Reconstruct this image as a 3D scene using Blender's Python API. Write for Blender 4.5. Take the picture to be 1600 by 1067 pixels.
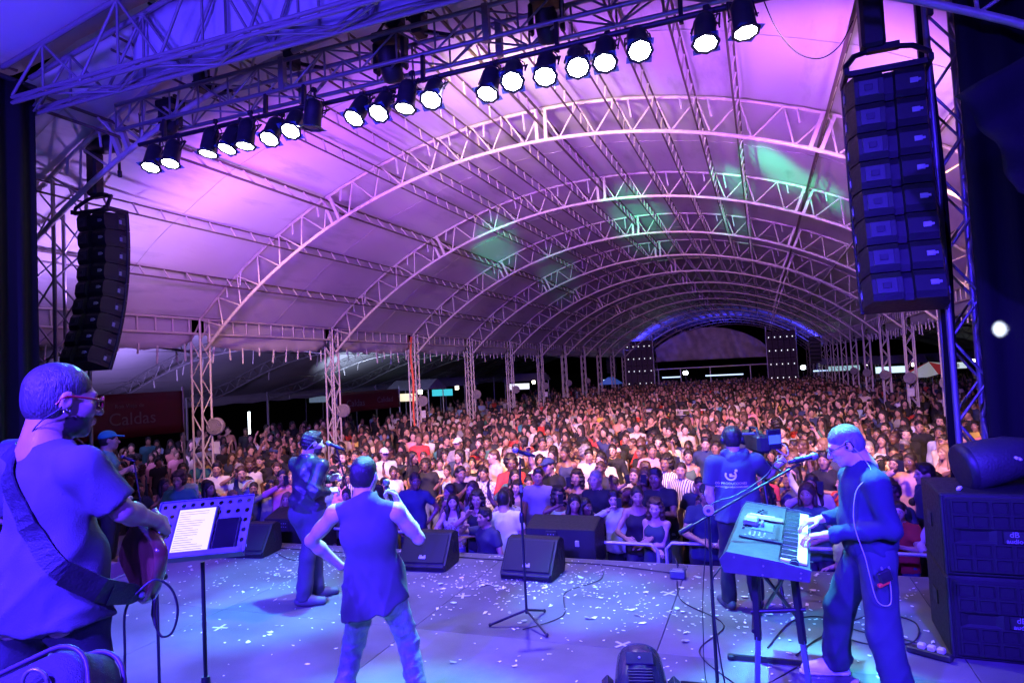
import bpy, math, random
import numpy as np
from mathutils import Vector, Matrix
for _o in list(bpy.data.objects): bpy.data.objects.remove(_o)
SC = bpy.context.scene
COL = SC.collection
random.seed(7); RNG = np.random.default_rng(7)
PI = math.pi
def R(d): return math.radians(d)

# ------------------------------------------------------------------ camera
EYE = Vector((0, 0, 3.35))
_yaw, _pit, _rol = .358971, .0460565, -.0504140
_f = Vector((-math.sin(_yaw)*math.cos(_pit), math.cos(_yaw)*math.cos(_pit), math.sin(_pit)))
_r = Vector((math.cos(_yaw), math.sin(_yaw), 0)); _u = _r.cross(_f)
_c, _s = math.cos(_rol), math.sin(_rol)
_r, _u = _c*_r + _s*_u, -_s*_r + _c*_u
cam_d = bpy.data.cameras.new('camera'); cam = bpy.data.objects.new('camera', cam_d); COL.objects.link(cam)
cam.matrix_world = Matrix(((_r.x, _u.x, -_f.x, EYE.x), (_r.y, _u.y, -_f.y, EYE.y), (_r.z, _u.z, -_f.z, EYE.z), (0, 0, 0, 1)))
cam_d.sensor_width = 36; cam_d.sensor_fit = 'HORIZONTAL'; cam_d.lens = 36*1034.24/1600
cam_d.clip_start = .05; cam_d.clip_end = 900
SC.camera = cam

# ------------------------------------------------------------------ render, exposure
SC.render.engine = 'CYCLES'
SC.cycles.use_denoising = True
SC.cycles.max_bounces = 5; SC.cycles.diffuse_bounces = 3; SC.cycles.glossy_bounces = 2
SC.cycles.transmission_bounces = 3; SC.cycles.transparent_max_bounces = 6
SC.cycles.sample_clamp_indirect = 6; SC.cycles.caustics_reflective = False; SC.cycles.caustics_refractive = False
SC.view_settings.view_transform = 'Standard'; SC.view_settings.look = 'None'
SC.view_settings.exposure = 0; SC.view_settings.gamma = 1; SC.view_settings.use_curve_mapping = False

# ------------------------------------------------------------------ night sky
W = bpy.data.worlds.new('World'); SC.world = W; W.use_nodes = True
_n = W.node_tree.nodes; _bg = _n['Background']
_sky = _n.new('ShaderNodeTexSky'); _sky.sky_type = 'NISHITA'; _sky.sun_disc = False
_sky.sun_elevation = R(-4); _sky.sun_rotation = R(200)
W.node_tree.links.new(_sky.outputs[0], _bg.inputs[0]); _bg.inputs[1].default_value = .02
moon_d = bpy.data.lights.new('moon', 'SUN'); moon_d.energy = .004; moon_d.angle = R(.5); moon_d.color = (.8, .85, 1)
moon = bpy.data.objects.new('moon', moon_d); COL.objects.link(moon); moon.rotation_euler = (R(40), 0, R(200))

# ------------------------------------------------------------------ show lighting
def spot(name, loc, target, watts, color, deg=60, blend=.6, size=.12):
    d = bpy.data.lights.new(name, 'SPOT'); d.energy = watts; d.color = color
    d.spot_size = R(deg); d.spot_blend = blend; d.shadow_soft_size = size
    o = bpy.data.objects.new(name, d); COL.objects.link(o); o.location = loc
    o.rotation_euler = (Vector(target) - Vector(loc)).to_track_quat('-Z', 'Y').to_euler()
    return o
BLUE = (.050, .018, 1.0); CYAN = (.10, .62, 1.0); LAV = (.45, .105, 1.0); WARM = (1.0, .52, .29); PINKW = (1.0, .55, .85)
# blue wash from the bar over the band's back, pointing down-stage
for x, y, z, tx, ty, w in ((-6.4, -1.2, 5.6, -4.8, 5.6, 3600), (-2.3, -1.8, 6.2, -2.4, 5.8, 5200), (1.6, -1.2, 5.6, .2, 6.2, 2200)):
    spot('blue_wash', (x, y, z), (tx, ty, 1.1), w*2.5, BLUE, 84, .8, .10)
spot('floor_wash', (-2.6, 7.0, 6.9), (-2.6, 5.4, 1.1), 1900, (.55, .47, 1), 92, .9, .10)
spot('blue_wash', (-1.2, -2.2, 5.4), (-2.3, 1.6, 2.9), 7500, (.045, .016, 1), 40, .8, .15)
spot('blue_wash', (1.6, -1.2, 5.2), (.55, 4.9, 2.3), 8500, (.045, .018, 1), 26, .8, .15)
spot('blue_wash', (1.2, 0.2, 6.2), (1.7, 6.8, 4.5), 900, (.05, .022, 1), 60, .8, .15)
spot('blue_wash', (-4.5, -.5, 5.2), (-8.6, 6.6, 5), 500, (.05, .022, 1), 60, .8, .15)
spot('blue_wash', (-4.8, .2, 4.6), (-6.4, 3.0, 7.4), 2600, (.07, .03, 1), 120, .8, .3)
spot('blue_wash', (-2.0, 0, 5.2), (-2.8, 3.6, 7.2), 1100, (.08, .04, 1), 110, .8, .3)
# lavender wash on the tent, from the front truss
for x, tx, ty, tz, w in ((-6.6, -8.6, 12.5, 6.9, 1250), (-4.2, -5.2, 14, 7.9, 950), (-1.6, -1.6, 14, 7.8, 950), (.2, 2.0, 13, 6.9, 1100)):
    spot('tent_wash', (x, 7.1, 5.4), (tx, ty, tz), w, LAV, 125, .9, .25)
for x, tx, ty, tz in ((-5.6, -7.4, 27, 7.4), (-2.4, -3.4, 30, 8.0), (.2, .8, 27, 7.2)):
    spot('tent_wash', (x, 7.1, 5.2), (tx, ty, tz), 2300, (.42, .10, .95), 46, 1, .2)
spot('tent_wash', (-7.6, 8.3, 5.0), (-9.8, 11.2, 6.6), 170, PINKW, 140, .9, .3)
spot('tent_wash', (2.4, 8.6, 5.0), (1.4, 11.0, 8.0), 190, PINKW, 130, .9, .3)
spot('side_wash', (-15.5, 12, 2.3), (-15.8, 15.5, 4.6), 1300, (.42, .28, 1), 140, .9, .3)  # uplight added inside the side tent to lift its dark roof
spot('side_wash', (-17, 24, 2.3), (-16.5, 26, 4.6), 600, (.6, .7, 1), 130, .9, .1)
# warm audience light, from the front truss
for x, y, z, tx, ty, w in ((-6.8, 6.75, 6.9, -9.0, 14.0, 3300), (-4.4, 6.75, 6.9, -6, 15, 4900), (-2.0, 6.75, 6.9, -3.2, 15.5, 4900), (.2, 6.75, 6.9, 0, 15.5, 4600), (2.6, 8.2, 6.2, 3.6, 16, 3200)):
    spot('audience_light', (x, y, z), (tx, ty, 1.6), w, WARM, 62, .6, .2)
spot('audience_light', (-2.0, 6.8, 6.9), (-3.4, 32, 2.0), 6500, (1, .42, .27), 34, .8, .2)
spot('tent_wash', (-9.55, 7.35, 4.8), (-10.2, 7.2, 6.2), 200, (.42, .22, 1), 165, .9, .06)
spot('arch_light', (-3.4, 6.8, 6.9), (-3.4, 20, 6.2), 1900, (1, .72, .50), 84, .8, .2)
# green effect beams on the roof, and the blue wash of the far stage
for tx, ty, dg, w in ((.56, 14.75, 8, 13000), (-.31, 16.5, 5.5, 10000), (1.5, 15.9, 6, 9000), (-3.3, 20.9, 9, 14000), (-7.5, 18.9, 8, 9000), (-7.6, 25.9, 6, 5000), (-.5, 21.8, 5, 8000)):
    tz = -3.67 + math.sqrt(11.67**2 - (tx+3.39)**2)
    spot('green_beam', (-2.2, 6.9, 5.6), (tx, ty, tz), w, (.01, 1, .40), dg, 1, .12)
for x, y, z, tz, w in ((-9.8, 59.3, 3.6, 6.5, 1500), (3.0, 59.3, 3.6, 6.5, 1300), (-3.4, 68, 5, 8, 900)):
    spot('far_blue_wash', (x, y, z), (x*1.05, y+.6, tz), w, (.05, .04, 1), 140, .8, .3)
spot('far_warm', (-4, 52, 3.0), (-4, 64, 5), 260, (1, .55, .62), 50, .8, .2)
# a white lamp in the wing catching the right curtain
spot('wing_lamp', (2.25, 5.65, 3.42), (1.87, 6.56, 3.5), 7000, (.75, .88, 1), 7.5, .6, .02)
# ------------------------------------------------------------------ materials
MATS = {}
def mat(name, col, rough=.6, metal=0, var=.15, scale=6, bump=0, bscale=60, coat=0, objcol=False, emit=None, spec=.5, attr=None, stretch=None, noisedetail=6):
    if name in MATS: return MATS[name]
    m = bpy.data.materials.new(name); m.use_nodes = True; nt = m.node_tree; N = nt.nodes; L = nt.links
    b = N['Principled BSDF']; b.inputs['Roughness'].default_value = rough; b.inputs['Metallic'].default_value = metal
    b.inputs['Coat Weight'].default_value = coat; b.inputs['Specular IOR Level'].default_value = spec
    tc = N.new('ShaderNodeTexCoord'); src = tc.outputs['Object']
    if stretch:
        mp = N.new('ShaderNodeMapping'); mp.inputs['Scale'].default_value = stretch; L.new(src, mp.inputs[0]); src = mp.outputs[0]
    nz = N.new('ShaderNodeTexNoise'); nz.inputs['Scale'].default_value = scale; nz.inputs['Detail'].default_value = noisedetail; L.new(src, nz.inputs['Vector'])
    mr = N.new('ShaderNodeMapRange'); mr.inputs[1].default_value = .3; mr.inputs[2].default_value = .7
    mr.inputs[3].default_value = 1-var; mr.inputs[4].default_value = 1+var; L.new(nz.outputs[0], mr.inputs[0])
    mx = N.new('ShaderNodeMix'); mx.data_type = 'RGBA'; mx.blend_type = 'MULTIPLY'; mx.inputs[0].default_value = 1
    if objcol:
        oi = N.new('ShaderNodeObjectInfo'); L.new(oi.outputs['Color'], mx.inputs[6])
    elif attr:
        at = N.new('ShaderNodeAttribute'); at.attribute_name = attr; L.new(at.outputs[0], mx.inputs[6])
    else: mx.inputs[6].default_value = (*col, 1)
    L.new(mr.outputs[0], mx.inputs[7]); L.new(mx.outputs[2], b.inputs['Base Color'])
    if rough > .15:
        rr = N.new('ShaderNodeMapRange'); rr.inputs[1].default_value = .3; rr.inputs[2].default_value = .7
        rr.inputs[3].default_value = rough*.85; rr.inputs[4].default_value = min(1, rough*1.15); L.new(nz.outputs[0], rr.inputs[0]); L.new(rr.outputs[0], b.inputs['Roughness'])
    if bump:
        nb = N.new('ShaderNodeTexNoise'); nb.inputs['Scale'].default_value = bscale; nb.inputs['Detail'].default_value = 4; L.new(src, nb.inputs['Vector'])
        bp = N.new('ShaderNodeBump'); bp.inputs['Strength'].default_value = bump; bp.inputs['Distance'].default_value = .01
        L.new(nb.outputs[0], bp.inputs['Height']); L.new(bp.outputs[0], b.inputs['Normal'])
    if emit:
        b.inputs['Emission Color'].default_value = (*emit[0], 1); b.inputs['Emission Strength'].default_value = emit[1]
    MATS[name] = m; return m

# ------------------------------------------------------------------ objects
def add(name, data, parent=None, m=None):
    o = bpy.data.objects.new(name, data); COL.objects.link(o)
    if parent is not None: o.parent = parent
    return o
def tag(o, label=None, cat=None, group=None, kind=None):
    if label: o['label'] = label
    if cat: o['category'] = cat
    if group: o['group'] = group
    if kind: o['kind'] = kind
    return o
def thing(name, label, cat, loc=(0, 0, 0), rz=0, group=None):
    o = add(name, None); o.location = loc; o.rotation_euler = (0, 0, rz); o.empty_display_size = .2
    return tag(o, label, cat, group)
def copy_tree(o, parent=None):
    c = o.copy(); COL.objects.link(c)
    if parent is not None: c.parent = parent
    for ch in CHILD.get(o.name, ()) or o.children: copy_tree(ch, c)
    return c
CHILD = {}
def dup(root, loc=None, rz=None, label=None, group=None):
    c = copy_tree(root)
    if loc is not None: c.location = loc
    if rz is not None: c.rotation_euler = (0, 0, rz)
    if label: c['label'] = label
    if group: c['group'] = group
    return c

def mesh_np(name, V, F, m=None, smooth=False):
    """V (n,3) array, F (k,4) or (k,3) int array"""
    me = bpy.data.meshes.new(name); V = np.asarray(V, np.float32); F = np.asarray(F, np.int32)
    k = F.shape[1]; me.vertices.add(len(V)); me.vertices.foreach_set('co', V.ravel())
    me.loops.add(F.size); me.loops.foreach_set('vertex_index', F.ravel())
    me.polygons.add(len(F)); me.polygons.foreach_set('loop_start', np.arange(0, F.size, k, dtype=np.int32))
    me.polygons.foreach_set('use_smooth', np.full(len(F), smooth))
    me.update(calc_edges=True)
    if m: me.materials.append(m)
    return me

def spline(P, n=6):
    out = []
    for i in range(len(P)-1):
        p0, p1, p2, p3 = P[max(i-1, 0)], P[i], P[i+1], P[min(i+2, len(P)-1)]
        for k in range(n):
            t = k/n; out.append(.5*((2*p1) + (p2-p0)*t + (2*p0-5*p1+4*p2-p3)*t*t + (3*p1-p0-3*p2+p3)*t**3))
    return out + [P[-1]]
class MB:
    """collects boxes, tubes, prisms and grids into ONE mesh"""
    def __init__(s): s.v = []; s.f = []; s.sm = []
    def put(s, V, F, smooth=False):
        b = len(s.v); s.v += [tuple(p) for p in V]; s.f += [tuple(i+b for i in q) for q in F]; s.sm += [smooth]*len(F)
        return s
    def box(s, c, d, rot=None, ch=0):
        x, y, z = d[0]/2, d[1]/2, d[2]/2; c = Vector(c)
        M = rot if rot is not None else Matrix.Identity(3)
        if ch <= 0:
            P = [(-x, -y, -z), (x, -y, -z), (x, y, -z), (-x, y, -z), (-x, -y, z), (x, -y, z), (x, y, z), (-x, y, z)]
            F = [(0, 3, 2, 1), (4, 5, 6, 7), (0, 1, 5, 4), (1, 2, 6, 5), (2, 3, 7, 6), (3, 0, 4, 7)]
        else:
            ch = min(ch, x*.9, y*.9, z*.9); P = []; idx = {}
            for sx in (-1, 1):
                for sy in (-1, 1):
                    for sz in (-1, 1):
                        for a in range(3):
                            p = [sx*(x-ch), sy*(y-ch), sz*(z-ch)]; p[a] = (sx*x, sy*y, sz*z)[a]
                            idx[(sx, sy, sz, a)] = len(P); P.append(tuple(p))
            F = []
            def q(l, n):
                a, b, cc = (Vector(P[i]) for i in l[:3]); nn = (b-a).cross(cc-a)
                F.append(tuple(l) if nn.dot(Vector(n)) > 0 else tuple(reversed(l)))
            for a in range(3):
                o1, o2 = [k for k in range(3) if k != a]
                for sg in (-1, 1):
                    l = []
                    for u, w in ((-1, -1), (1, -1), (1, 1), (-1, 1)):
                        t = [0, 0, 0]; t[a] = sg; t[o1] = u; t[o2] = w; l.append(idx[(*t, a)])
                    n = [0, 0, 0]; n[a] = sg; q(l, n)
                for u in (-1, 1):
                    for w in (-1, 1):
                        t0 = [0, 0, 0]; t0[o1] = u; t0[o2] = w; l = []
                        for sg, ax in ((-1, o1), (1, o1), (1, o2), (-1, o2)):
                            t = list(t0); t[a] = sg; l.append(idx[(*t, ax)])
                        n = [0, 0, 0]; n[o1] = u; n[o2] = w; q(l, n)
            for sx in (-1, 1):
                for sy in (-1, 1):
                    for sz in (-1, 1): q([idx[(sx, sy, sz, a)] for a in range(3)], (sx, sy, sz))
        return s.put([c + M @ Vector(p) for p in P], F)
    def tube(s, p0, p1, r, n=10, r2=None, caps=True):
        return s.path([p0, p1], [r, r if r2 is None else r2], n, caps)
    def path(s, pts, r, n=8, caps=True):
        P = [Vector(p) for p in pts]; V = []; F = []
        if 4 <= len(P) <= 16 and not isinstance(r, (list, tuple)) and r < .0068: P = spline(P)
        rs = r if isinstance(r, (list, tuple)) else [r]*len(P)
        up = None
        for i, p in enumerate(P):
            t = (P[min(i+1, len(P)-1)] - P[max(i-1, 0)]).normalized()
            if up is None: up = Vector((0, 0, 1)) if abs(t.z) < .9 else Vector((1, 0, 0))
            a = t.cross(up).normalized(); b = a.cross(t); up = b
            for k in range(n):
                g = 2*PI*k/n; V.append(p + rs[i]*(math.cos(g)*a + math.sin(g)*b))
        for i in range(len(P)-1):
            for k in range(n):
                k2 = (k+1) % n; F.append((i*n+k, i*n+k2, (i+1)*n+k2, (i+1)*n+k))
        s.put(V, F, True)
        if caps:
            s.put(V[:n], [tuple(range(n-1, -1, -1))]); s.put(V[-n:], [tuple(range(n))])
        return s
    def lathe(s, prof, c=(0, 0, 0), rot=None, n=20, smooth=True):
        V = []; F = []; c = Vector(c); M = rot if rot is not None else Matrix.Identity(3)
        for r, z in prof:
            for k in range(n):
                g = 2*PI*k/n; V.append(c + M @ Vector((r*math.cos(g), r*math.sin(g), z)))
        for i in range(len(prof)-1):
            for k in range(n):
                k2 = (k+1) % n; F.append((i*n+k, i*n+k2, (i+1)*n+k2, (i+1)*n+k))
        s.put(V, F, smooth)
        if prof[0][0] > 1e-5: s.put(V[:n], [tuple(range(n-1, -1, -1))])
        if prof[-1][0] > 1e-5: s.put(V[-n:], [tuple(range(n))])
        return s
    def prism(s, poly, d0, d1, fn):
        """poly: 2D outline; fn(u, v, d) -> 3D"""
        n = len(poly); V = [fn(u, v, d0) for u, v in poly] + [fn(u, v, d1) for u, v in poly]
        F = [tuple(range(n-1, -1, -1)), tuple(range(n, 2*n))] + [(i, (i+1) % n, n+(i+1) % n, n+i) for i in range(n)]
        return s.put(V, F)
    def grid(s, fn, nu, nv, smooth=True, closed=False):
        V = [fn(i/nu, j/nv) for i in range(nu+1) for j in range(nv+1)]
        F = [(i*(nv+1)+j, (i+1)*(nv+1)+j, (i+1)*(nv+1)+j+1, i*(nv+1)+j+1) for i in range(nu) for j in range(nv)]
        return s.put(V, F, smooth)
    def ball(s, c, r, n=12, m=8, rot=None):
        r3 = r if isinstance(r, (tuple, list)) else (r, r, r); V = []; F = []; c = Vector(c); M = rot if rot is not None else Matrix.Identity(3)
        for i in range(m+1):
            t = PI*i/m
            for k in range(n):
                g = 2*PI*k/n; V.append(c + M @ Vector((r3[0]*math.sin(t)*math.cos(g), r3[1]*math.sin(t)*math.sin(g), -r3[2]*math.cos(t))))
        for i in range(m):
            for k in range(n): F.append((i*n+k, i*n+(k+1) % n, (i+1)*n+(k+1) % n, (i+1)*n+k))
        return s.put(V, F, True)
    def mesh(s, name, m=None, off=None):
        me = bpy.data.meshes.new(name); V = s.v if off is None else [(p[0]-off[0], p[1]-off[1], p[2]-off[2]) for p in s.v]
        me.from_pydata(V, [], s.f); me.polygons.foreach_set('use_smooth', s.sm); me.update()
        if m: me.materials.append(m)
        return me
    def build(s, name, m=None, parent=None, off=None):
        return add(name, s.mesh(name, m, off), parent)

def rotxyz(x=0, y=0, z=0):
    return (Matrix.Rotation(R(z), 3, 'Z') @ Matrix.Rotation(R(y), 3, 'Y') @ Matrix.Rotation(R(x), 3, 'X'))

# straight bars: one shared unit rod per material and shape
_RODS = {}
def bar(name, p0, p1, r, m, parent=None, square=False, off=(0, 0, 0)):
    key = (m.name, square)
    if key not in _RODS:
        b = MB()
        if square: b.box((0, 0, .5), (2, 2, 1))
        else: b.tube((0, 0, 0), (0, 0, 1), 1, 8)
        _RODS[key] = b.mesh('rod', m)
    p0 = Vector(p0)-Vector(off); p1 = Vector(p1)-Vector(off); d = p1-p0
    o = add(name, _RODS[key], parent)
    o.matrix_local = Matrix.LocRotScale(p0, d.to_track_quat('Z', 'Y'), Vector((r, r, d.length)))
    return o
def text_mesh(s, size, m, name='lettering', depth=.002, font_bold=False, align='CENTER'):
    cu = bpy.data.curves.new(name, 'FONT'); cu.body = s; cu.size = size; cu.extrude = depth; cu.align_x = align; cu.align_y = 'CENTER'
    cu.resolution_u = 3
    o = bpy.data.objects.new(name, cu); COL.objects.link(o)
    me = bpy.data.meshes.new_from_object(o.evaluated_get(bpy.context.evaluated_depsgraph_get()))
    bpy.data.objects.remove(o); me.materials.clear(); me.materials.append(m); return me
def basis(origin, xdir, up):
    """matrix whose X runs along xdir, Y along up, Z out of the page"""
    x = Vector(xdir).normalized(); u = Vector(up); y = (u - u.dot(x)*x).normalized(); z = x.cross(y)
    o = Vector(origin)
    return Matrix(((x.x, y.x, z.x, o.x), (x.y, y.y, z.y, o.y), (x.z, y.z, z.z, o.z), (0, 0, 0, 1)))

M_steel = mat('white_painted_steel', (.52, .48, .41), .42, .1, .18, 9, .15, 90)
M_steel_dk = mat('galvanised_steel', (.33, .33, .34), .45, .55, .2, 14, .1, 90)
M_alu = mat('aluminium_truss', (.26, .26, .28), .42, .6, .15, 12)
M_black = mat('black_metal', (.022, .022, .025), .45, .2, .25, 20)
M_blackp = mat('black_plastic', (.018, .018, .02), .5, 0, .25, 30, .1, 200)
M_pvc = None
# ------------------------------------------------------------------ ground
def membrane(name, col, var=.1, streak=.25):
    m = bpy.data.materials.new(name); m.use_nodes = True; nt = m.node_tree; N = nt.nodes; L = nt.links; b = N['Principled BSDF']
    b.inputs['Roughness'].default_value = .55
    tc = N.new('ShaderNodeTexCoord'); mp = N.new('ShaderNodeMapping'); mp.inputs['Scale'].default_value = (1.6, .35, 1.6); L.new(tc.outputs['Object'], mp.inputs[0])
    n1 = N.new('ShaderNodeTexNoise'); n1.inputs['Scale'].default_value = .5; n1.inputs['Detail'].default_value = 5; L.new(tc.outputs['Object'], n1.inputs['Vector'])
    n2 = N.new('ShaderNodeTexNoise'); n2.inputs['Scale'].default_value = 1.3; n2.inputs['Detail'].default_value = 8; n2.inputs['Roughness'].default_value = .65; L.new(mp.outputs[0], n2.inputs['Vector'])
    r1 = N.new('ShaderNodeMapRange'); r1.inputs[1].default_value = .3; r1.inputs[2].default_value = .7; r1.inputs[3].default_value = 1-var; r1.inputs[4].default_value = 1; L.new(n1.outputs[0], r1.inputs[0])
    r2 = N.new('ShaderNodeMapRange'); r2.inputs[1].default_value = .55; r2.inputs[2].default_value = .78; r2.inputs[3].default_value = 1; r2.inputs[4].default_value = 1-streak; L.new(n2.outputs[0], r2.inputs[0])
    mu = N.new('ShaderNodeMath'); mu.operation = 'MULTIPLY'; L.new(r1.outputs[0], mu.inputs[0]); L.new(r2.outputs[0], mu.inputs[1])
    mx = N.new('ShaderNodeMix'); mx.data_type = 'RGBA'; mx.blend_type = 'MULTIPLY'; mx.inputs[0].default_value = 1; mx.inputs[6].default_value = (*col, 1)
    L.new(mu.outputs[0], mx.inputs[7]); L.new(mx.outputs[2], b.inputs['Base Color'])
    bp = N.new('ShaderNodeBump'); bp.inputs['Strength'].default_value = .25; bp.inputs['Distance'].default_value = .05; L.new(n2.outputs[0], bp.inputs['Height']); L.new(bp.outputs[0], b.inputs['Normal'])
    return m
M_pvc = membrane('tent_membrane', (.68, .66, .68), .14, .38)
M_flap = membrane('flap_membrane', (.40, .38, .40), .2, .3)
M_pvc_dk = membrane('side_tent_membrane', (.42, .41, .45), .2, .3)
M_ground = mat('ground_asphalt', (.07, .065, .06), .9, 0, .3, 2, .3, 40)
g = MB().grid(lambda u, v: ((u-.5)*700, (v-.3)*700, 0), 8, 8, False).build('ground', M_ground); tag(g, kind='structure')

# ------------------------------------------------------------------ the big arched tent
TCX, TCZ, TR, ARCH0, BAY, DEP = -3.391, -3.67, 11.674, 11.053, 4.687, .6
def tp(deg, r, y):
    a = R(deg); return (TCX + r*math.sin(a), y, TCZ + r*math.cos(a))
A_END = 43.1
NODES = [-A_END + i*(2*A_END/26) for i in range(27)]
ORD = ['first', 'second', 'third', 'fourth', 'fifth', 'sixth', 'seventh', 'eighth', 'ninth', 'tenth', 'eleventh', 'twelfth', 'thirteenth', 'fourteenth', 'fifteenth', 'sixteenth']
N_ARCH = 16
ARCH_Y = [ARCH0 + BAY*(i-1) for i in range(N_ARCH)]        # i = 0 stands over the front of the stage
def make_arch():
    t = thing('arch_truss', 'steel lattice arch over the front of the stage, nearest of the tent arches', 'truss', (TCX, 0, 0), 0, 'lattice arches of the tent')
    off = (TCX, 0, 0)
    n = 52
    MB().path([tp(-A_END + 2*A_END*i/n, TR-.04, 0) for i in range(n+1)], .034, 8).build('top_chord', M_steel, t, off)
    e = math.degrees(math.asin((TR*math.sin(R(A_END))-.14)/(TR-DEP)))
    MB().path([tp(-e + 2*e*i/n, TR-DEP, 0) for i in range(n+1)], .036, 8).build('bottom_chord', M_steel, t, off)
    step = NODES[1]-NODES[0]
    for i, a in enumerate(NODES):
        if i < 26:
            mid = a + step/2
            bar('brace', tp(a, TR-.05, 0), tp(mid, TR-DEP, 0), .017, M_steel, t, False, off)
            bar('brace', tp(mid, TR-DEP, 0), tp(a+step, TR-.05, 0), .017, M_steel, t, False, off)
    for a in (-23.2, 0, 23.2):
        for d in (-.42, .42):
            bar('joint_post', tp(a+d, TR-.03, 0), tp(a+d, TR-DEP-.03, 0), .03, M_steel, t, True, off)
    rr = random.Random(3)
    for a in NODES[1:-1]:
        if rr.random() < .75:
            aa = a + rr.uniform(.8, 2.4); p = Vector(tp(aa, TR-.06, -.04)); l = rr.uniform(.16, .34)
            bar('tie_strap', p, p + Vector((rr.uniform(-.04, .04), rr.uniform(-.03, .03), -l)), .013, M_strap, t, True, off)
    return t
M_strap = mat('white_webbing', (.5, .48, .46), .8)
arch0 = make_arch(); arch0.location.y = ARCH_Y[0]
for i in range(1, N_ARCH):
    dup(arch0, (TCX, ARCH_Y[i], 0), 0, f'steel lattice arch spanning the crowd, {ORD[i-1]} beyond the lighting truss')

# roof membrane: one panel per bay
roof = thing('tent_roof', 'pale arched membrane roof of the big tent, lit lavender', 'tent roof', (TCX, ARCH0, 8))
Y_END = ARCH_Y[-1] + .3
def roof_panel(y0, y1):
    def fn(u, v):
        y = y0 + (y1-y0)*v; a = -A_END + 2*A_END*u
        sag = .10*math.sin(PI*v)**2 * (1 - abs(2*((u*9) % 1)-1)**2*.6)
        return tp(a, TR+.03-sag*.6, y)
    b = MB().grid(fn, 54, 8); b.build('roof_panel', M_pvc, roof, (TCX, ARCH0, 8))
    for v in (.5,):
        MB().path([tuple(Vector(fn(i/40, v)) - Vector((0, 0, .012))) for i in range(41)], .006, 4, False).build('roof_seam', M_strap, roof, (TCX, ARCH0, 8))
roof_panel(5.25, ARCH_Y[0])
for i in range(N_ARCH-1): roof_panel(ARCH_Y[i], ARCH_Y[i+1])

# purlins: ladder trusses running the length of the tent
PUR = [-36.9, -30.2, -23.2, -16.6, -13.3, -10, -6.65, -3.3, 0, 3.3, 6.65, 10, 13.3, 16.6, 23.2, 30.2, 36.9]
M_purl = mat('silhouette_dark_steel', (.11, .085, .07), .5, .1, .2, 9)  # silhouette shade put into the colour of the purlin rails
def purlin(a, k):
    side = 'left slope' if a < -1 else ('right slope' if a > 1 else 'ridge')
    idx = sum(1 for q in PUR if (q < -1 and a < -1 and q <= a) or (q > 1 and a > 1 and q >= a))
    lab = 'ladder purlin along the very ridge of the tent roof' if side == 'ridge' else f'ladder purlin on the {side} of the tent roof, {ORD[idx-1]} up from the eave'
    y0 = 5.3; t = thing('roof_purlin', lab, 'purlin', tp(a, TR, y0), 0, 'ladder purlins under the tent roof'); off = tp(a, TR, y0)
    r1, r2 = TR-.10, TR-.33
    heavy = abs(a) in (23.2, 0)
    for r in (r1, r2): bar('rail', tp(a, r, y0), tp(a, r, Y_END), .023 if heavy else .016, M_purl, t, False, off)
    far = MB(); n = int((Y_END-y0)/.52)
    for i in range(n):
        y = y0 + .3 + i*.52
        if y < 21: bar('rung', tp(a, r1, y), tp(a, r2, y+ (.2 if heavy else 0)), .016, M_steel, t, False, off)
        else: far.tube(tp(a, r1, y), tp(a, r2, y), .016, 4, None, False)
    tag(far.build('rung_lattice', M_steel, t, off), kind='stuff')
for k, a in enumerate(PUR): purlin(a, k)

# eaves, columns
EX_L, EX_R, EZ = TCX - TR*math.sin(R(A_END)), TCX + TR*math.sin(R(A_END)), TCZ + TR*math.cos(R(A_END))
def make_column(far):
    t = thing('tent_column', 'lattice column', 'column', (0, 0, 0), 0, 'lattice columns of the tent')
    s = .13
    for sx in (-1, 1):
        for sy in (-1, 1): bar('post', (sx*s, sy*s, 0), (sx*s, sy*s, EZ-.02), .024, M_steel, t)
    far_b = MB(); n = 12; h = (EZ-.1)/n
    for f in range(4):
        for i in range(n):
            z0, z1 = i*h, (i+1)*h; sg = 1 if i % 2 else -1
            if f < 2: p, q = (-s*sg, (s if f else -s), z0), (s*sg, (s if f else -s), z1)
            else: p, q = ((s if f-2 else -s), -s*sg, z0), ((s if f-2 else -s), s*sg, z1)
            if far: far_b.tube(p, q, .011, 4, None, False)
            else: bar('brace', p, q, .012, M_steel, t)
    if far: tag(far_b.build('brace_lattice', M_steel, t), kind='stuff')
    MB().box((0, 0, .02), (.4, .4, .04)).build('base_plate', M_steel_dk, t)
    return t
colN = make_column(False); colF = make_column(True); _used = {0: False, 1: False}
for i in range(N_ARCH):
    for side, x in (('left', EX_L), ('right', EX_R)):
        if i == 0 and side == 'right': continue
        far = 1 if i > 5 else 0; src = colF if far else colN
        lab = f'lattice tent column on the {side} side of the crowd, ' + ('beside the stage' if i == 0 else f'under the {ORD[i-1]} arch beyond the lighting truss')
        if not _used[far]: src.location = (x, ARCH_Y[i], 0); src['label'] = lab; _used[far] = True
        else: dup(src, (x, ARCH_Y[i], 0), 0, lab)
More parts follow.
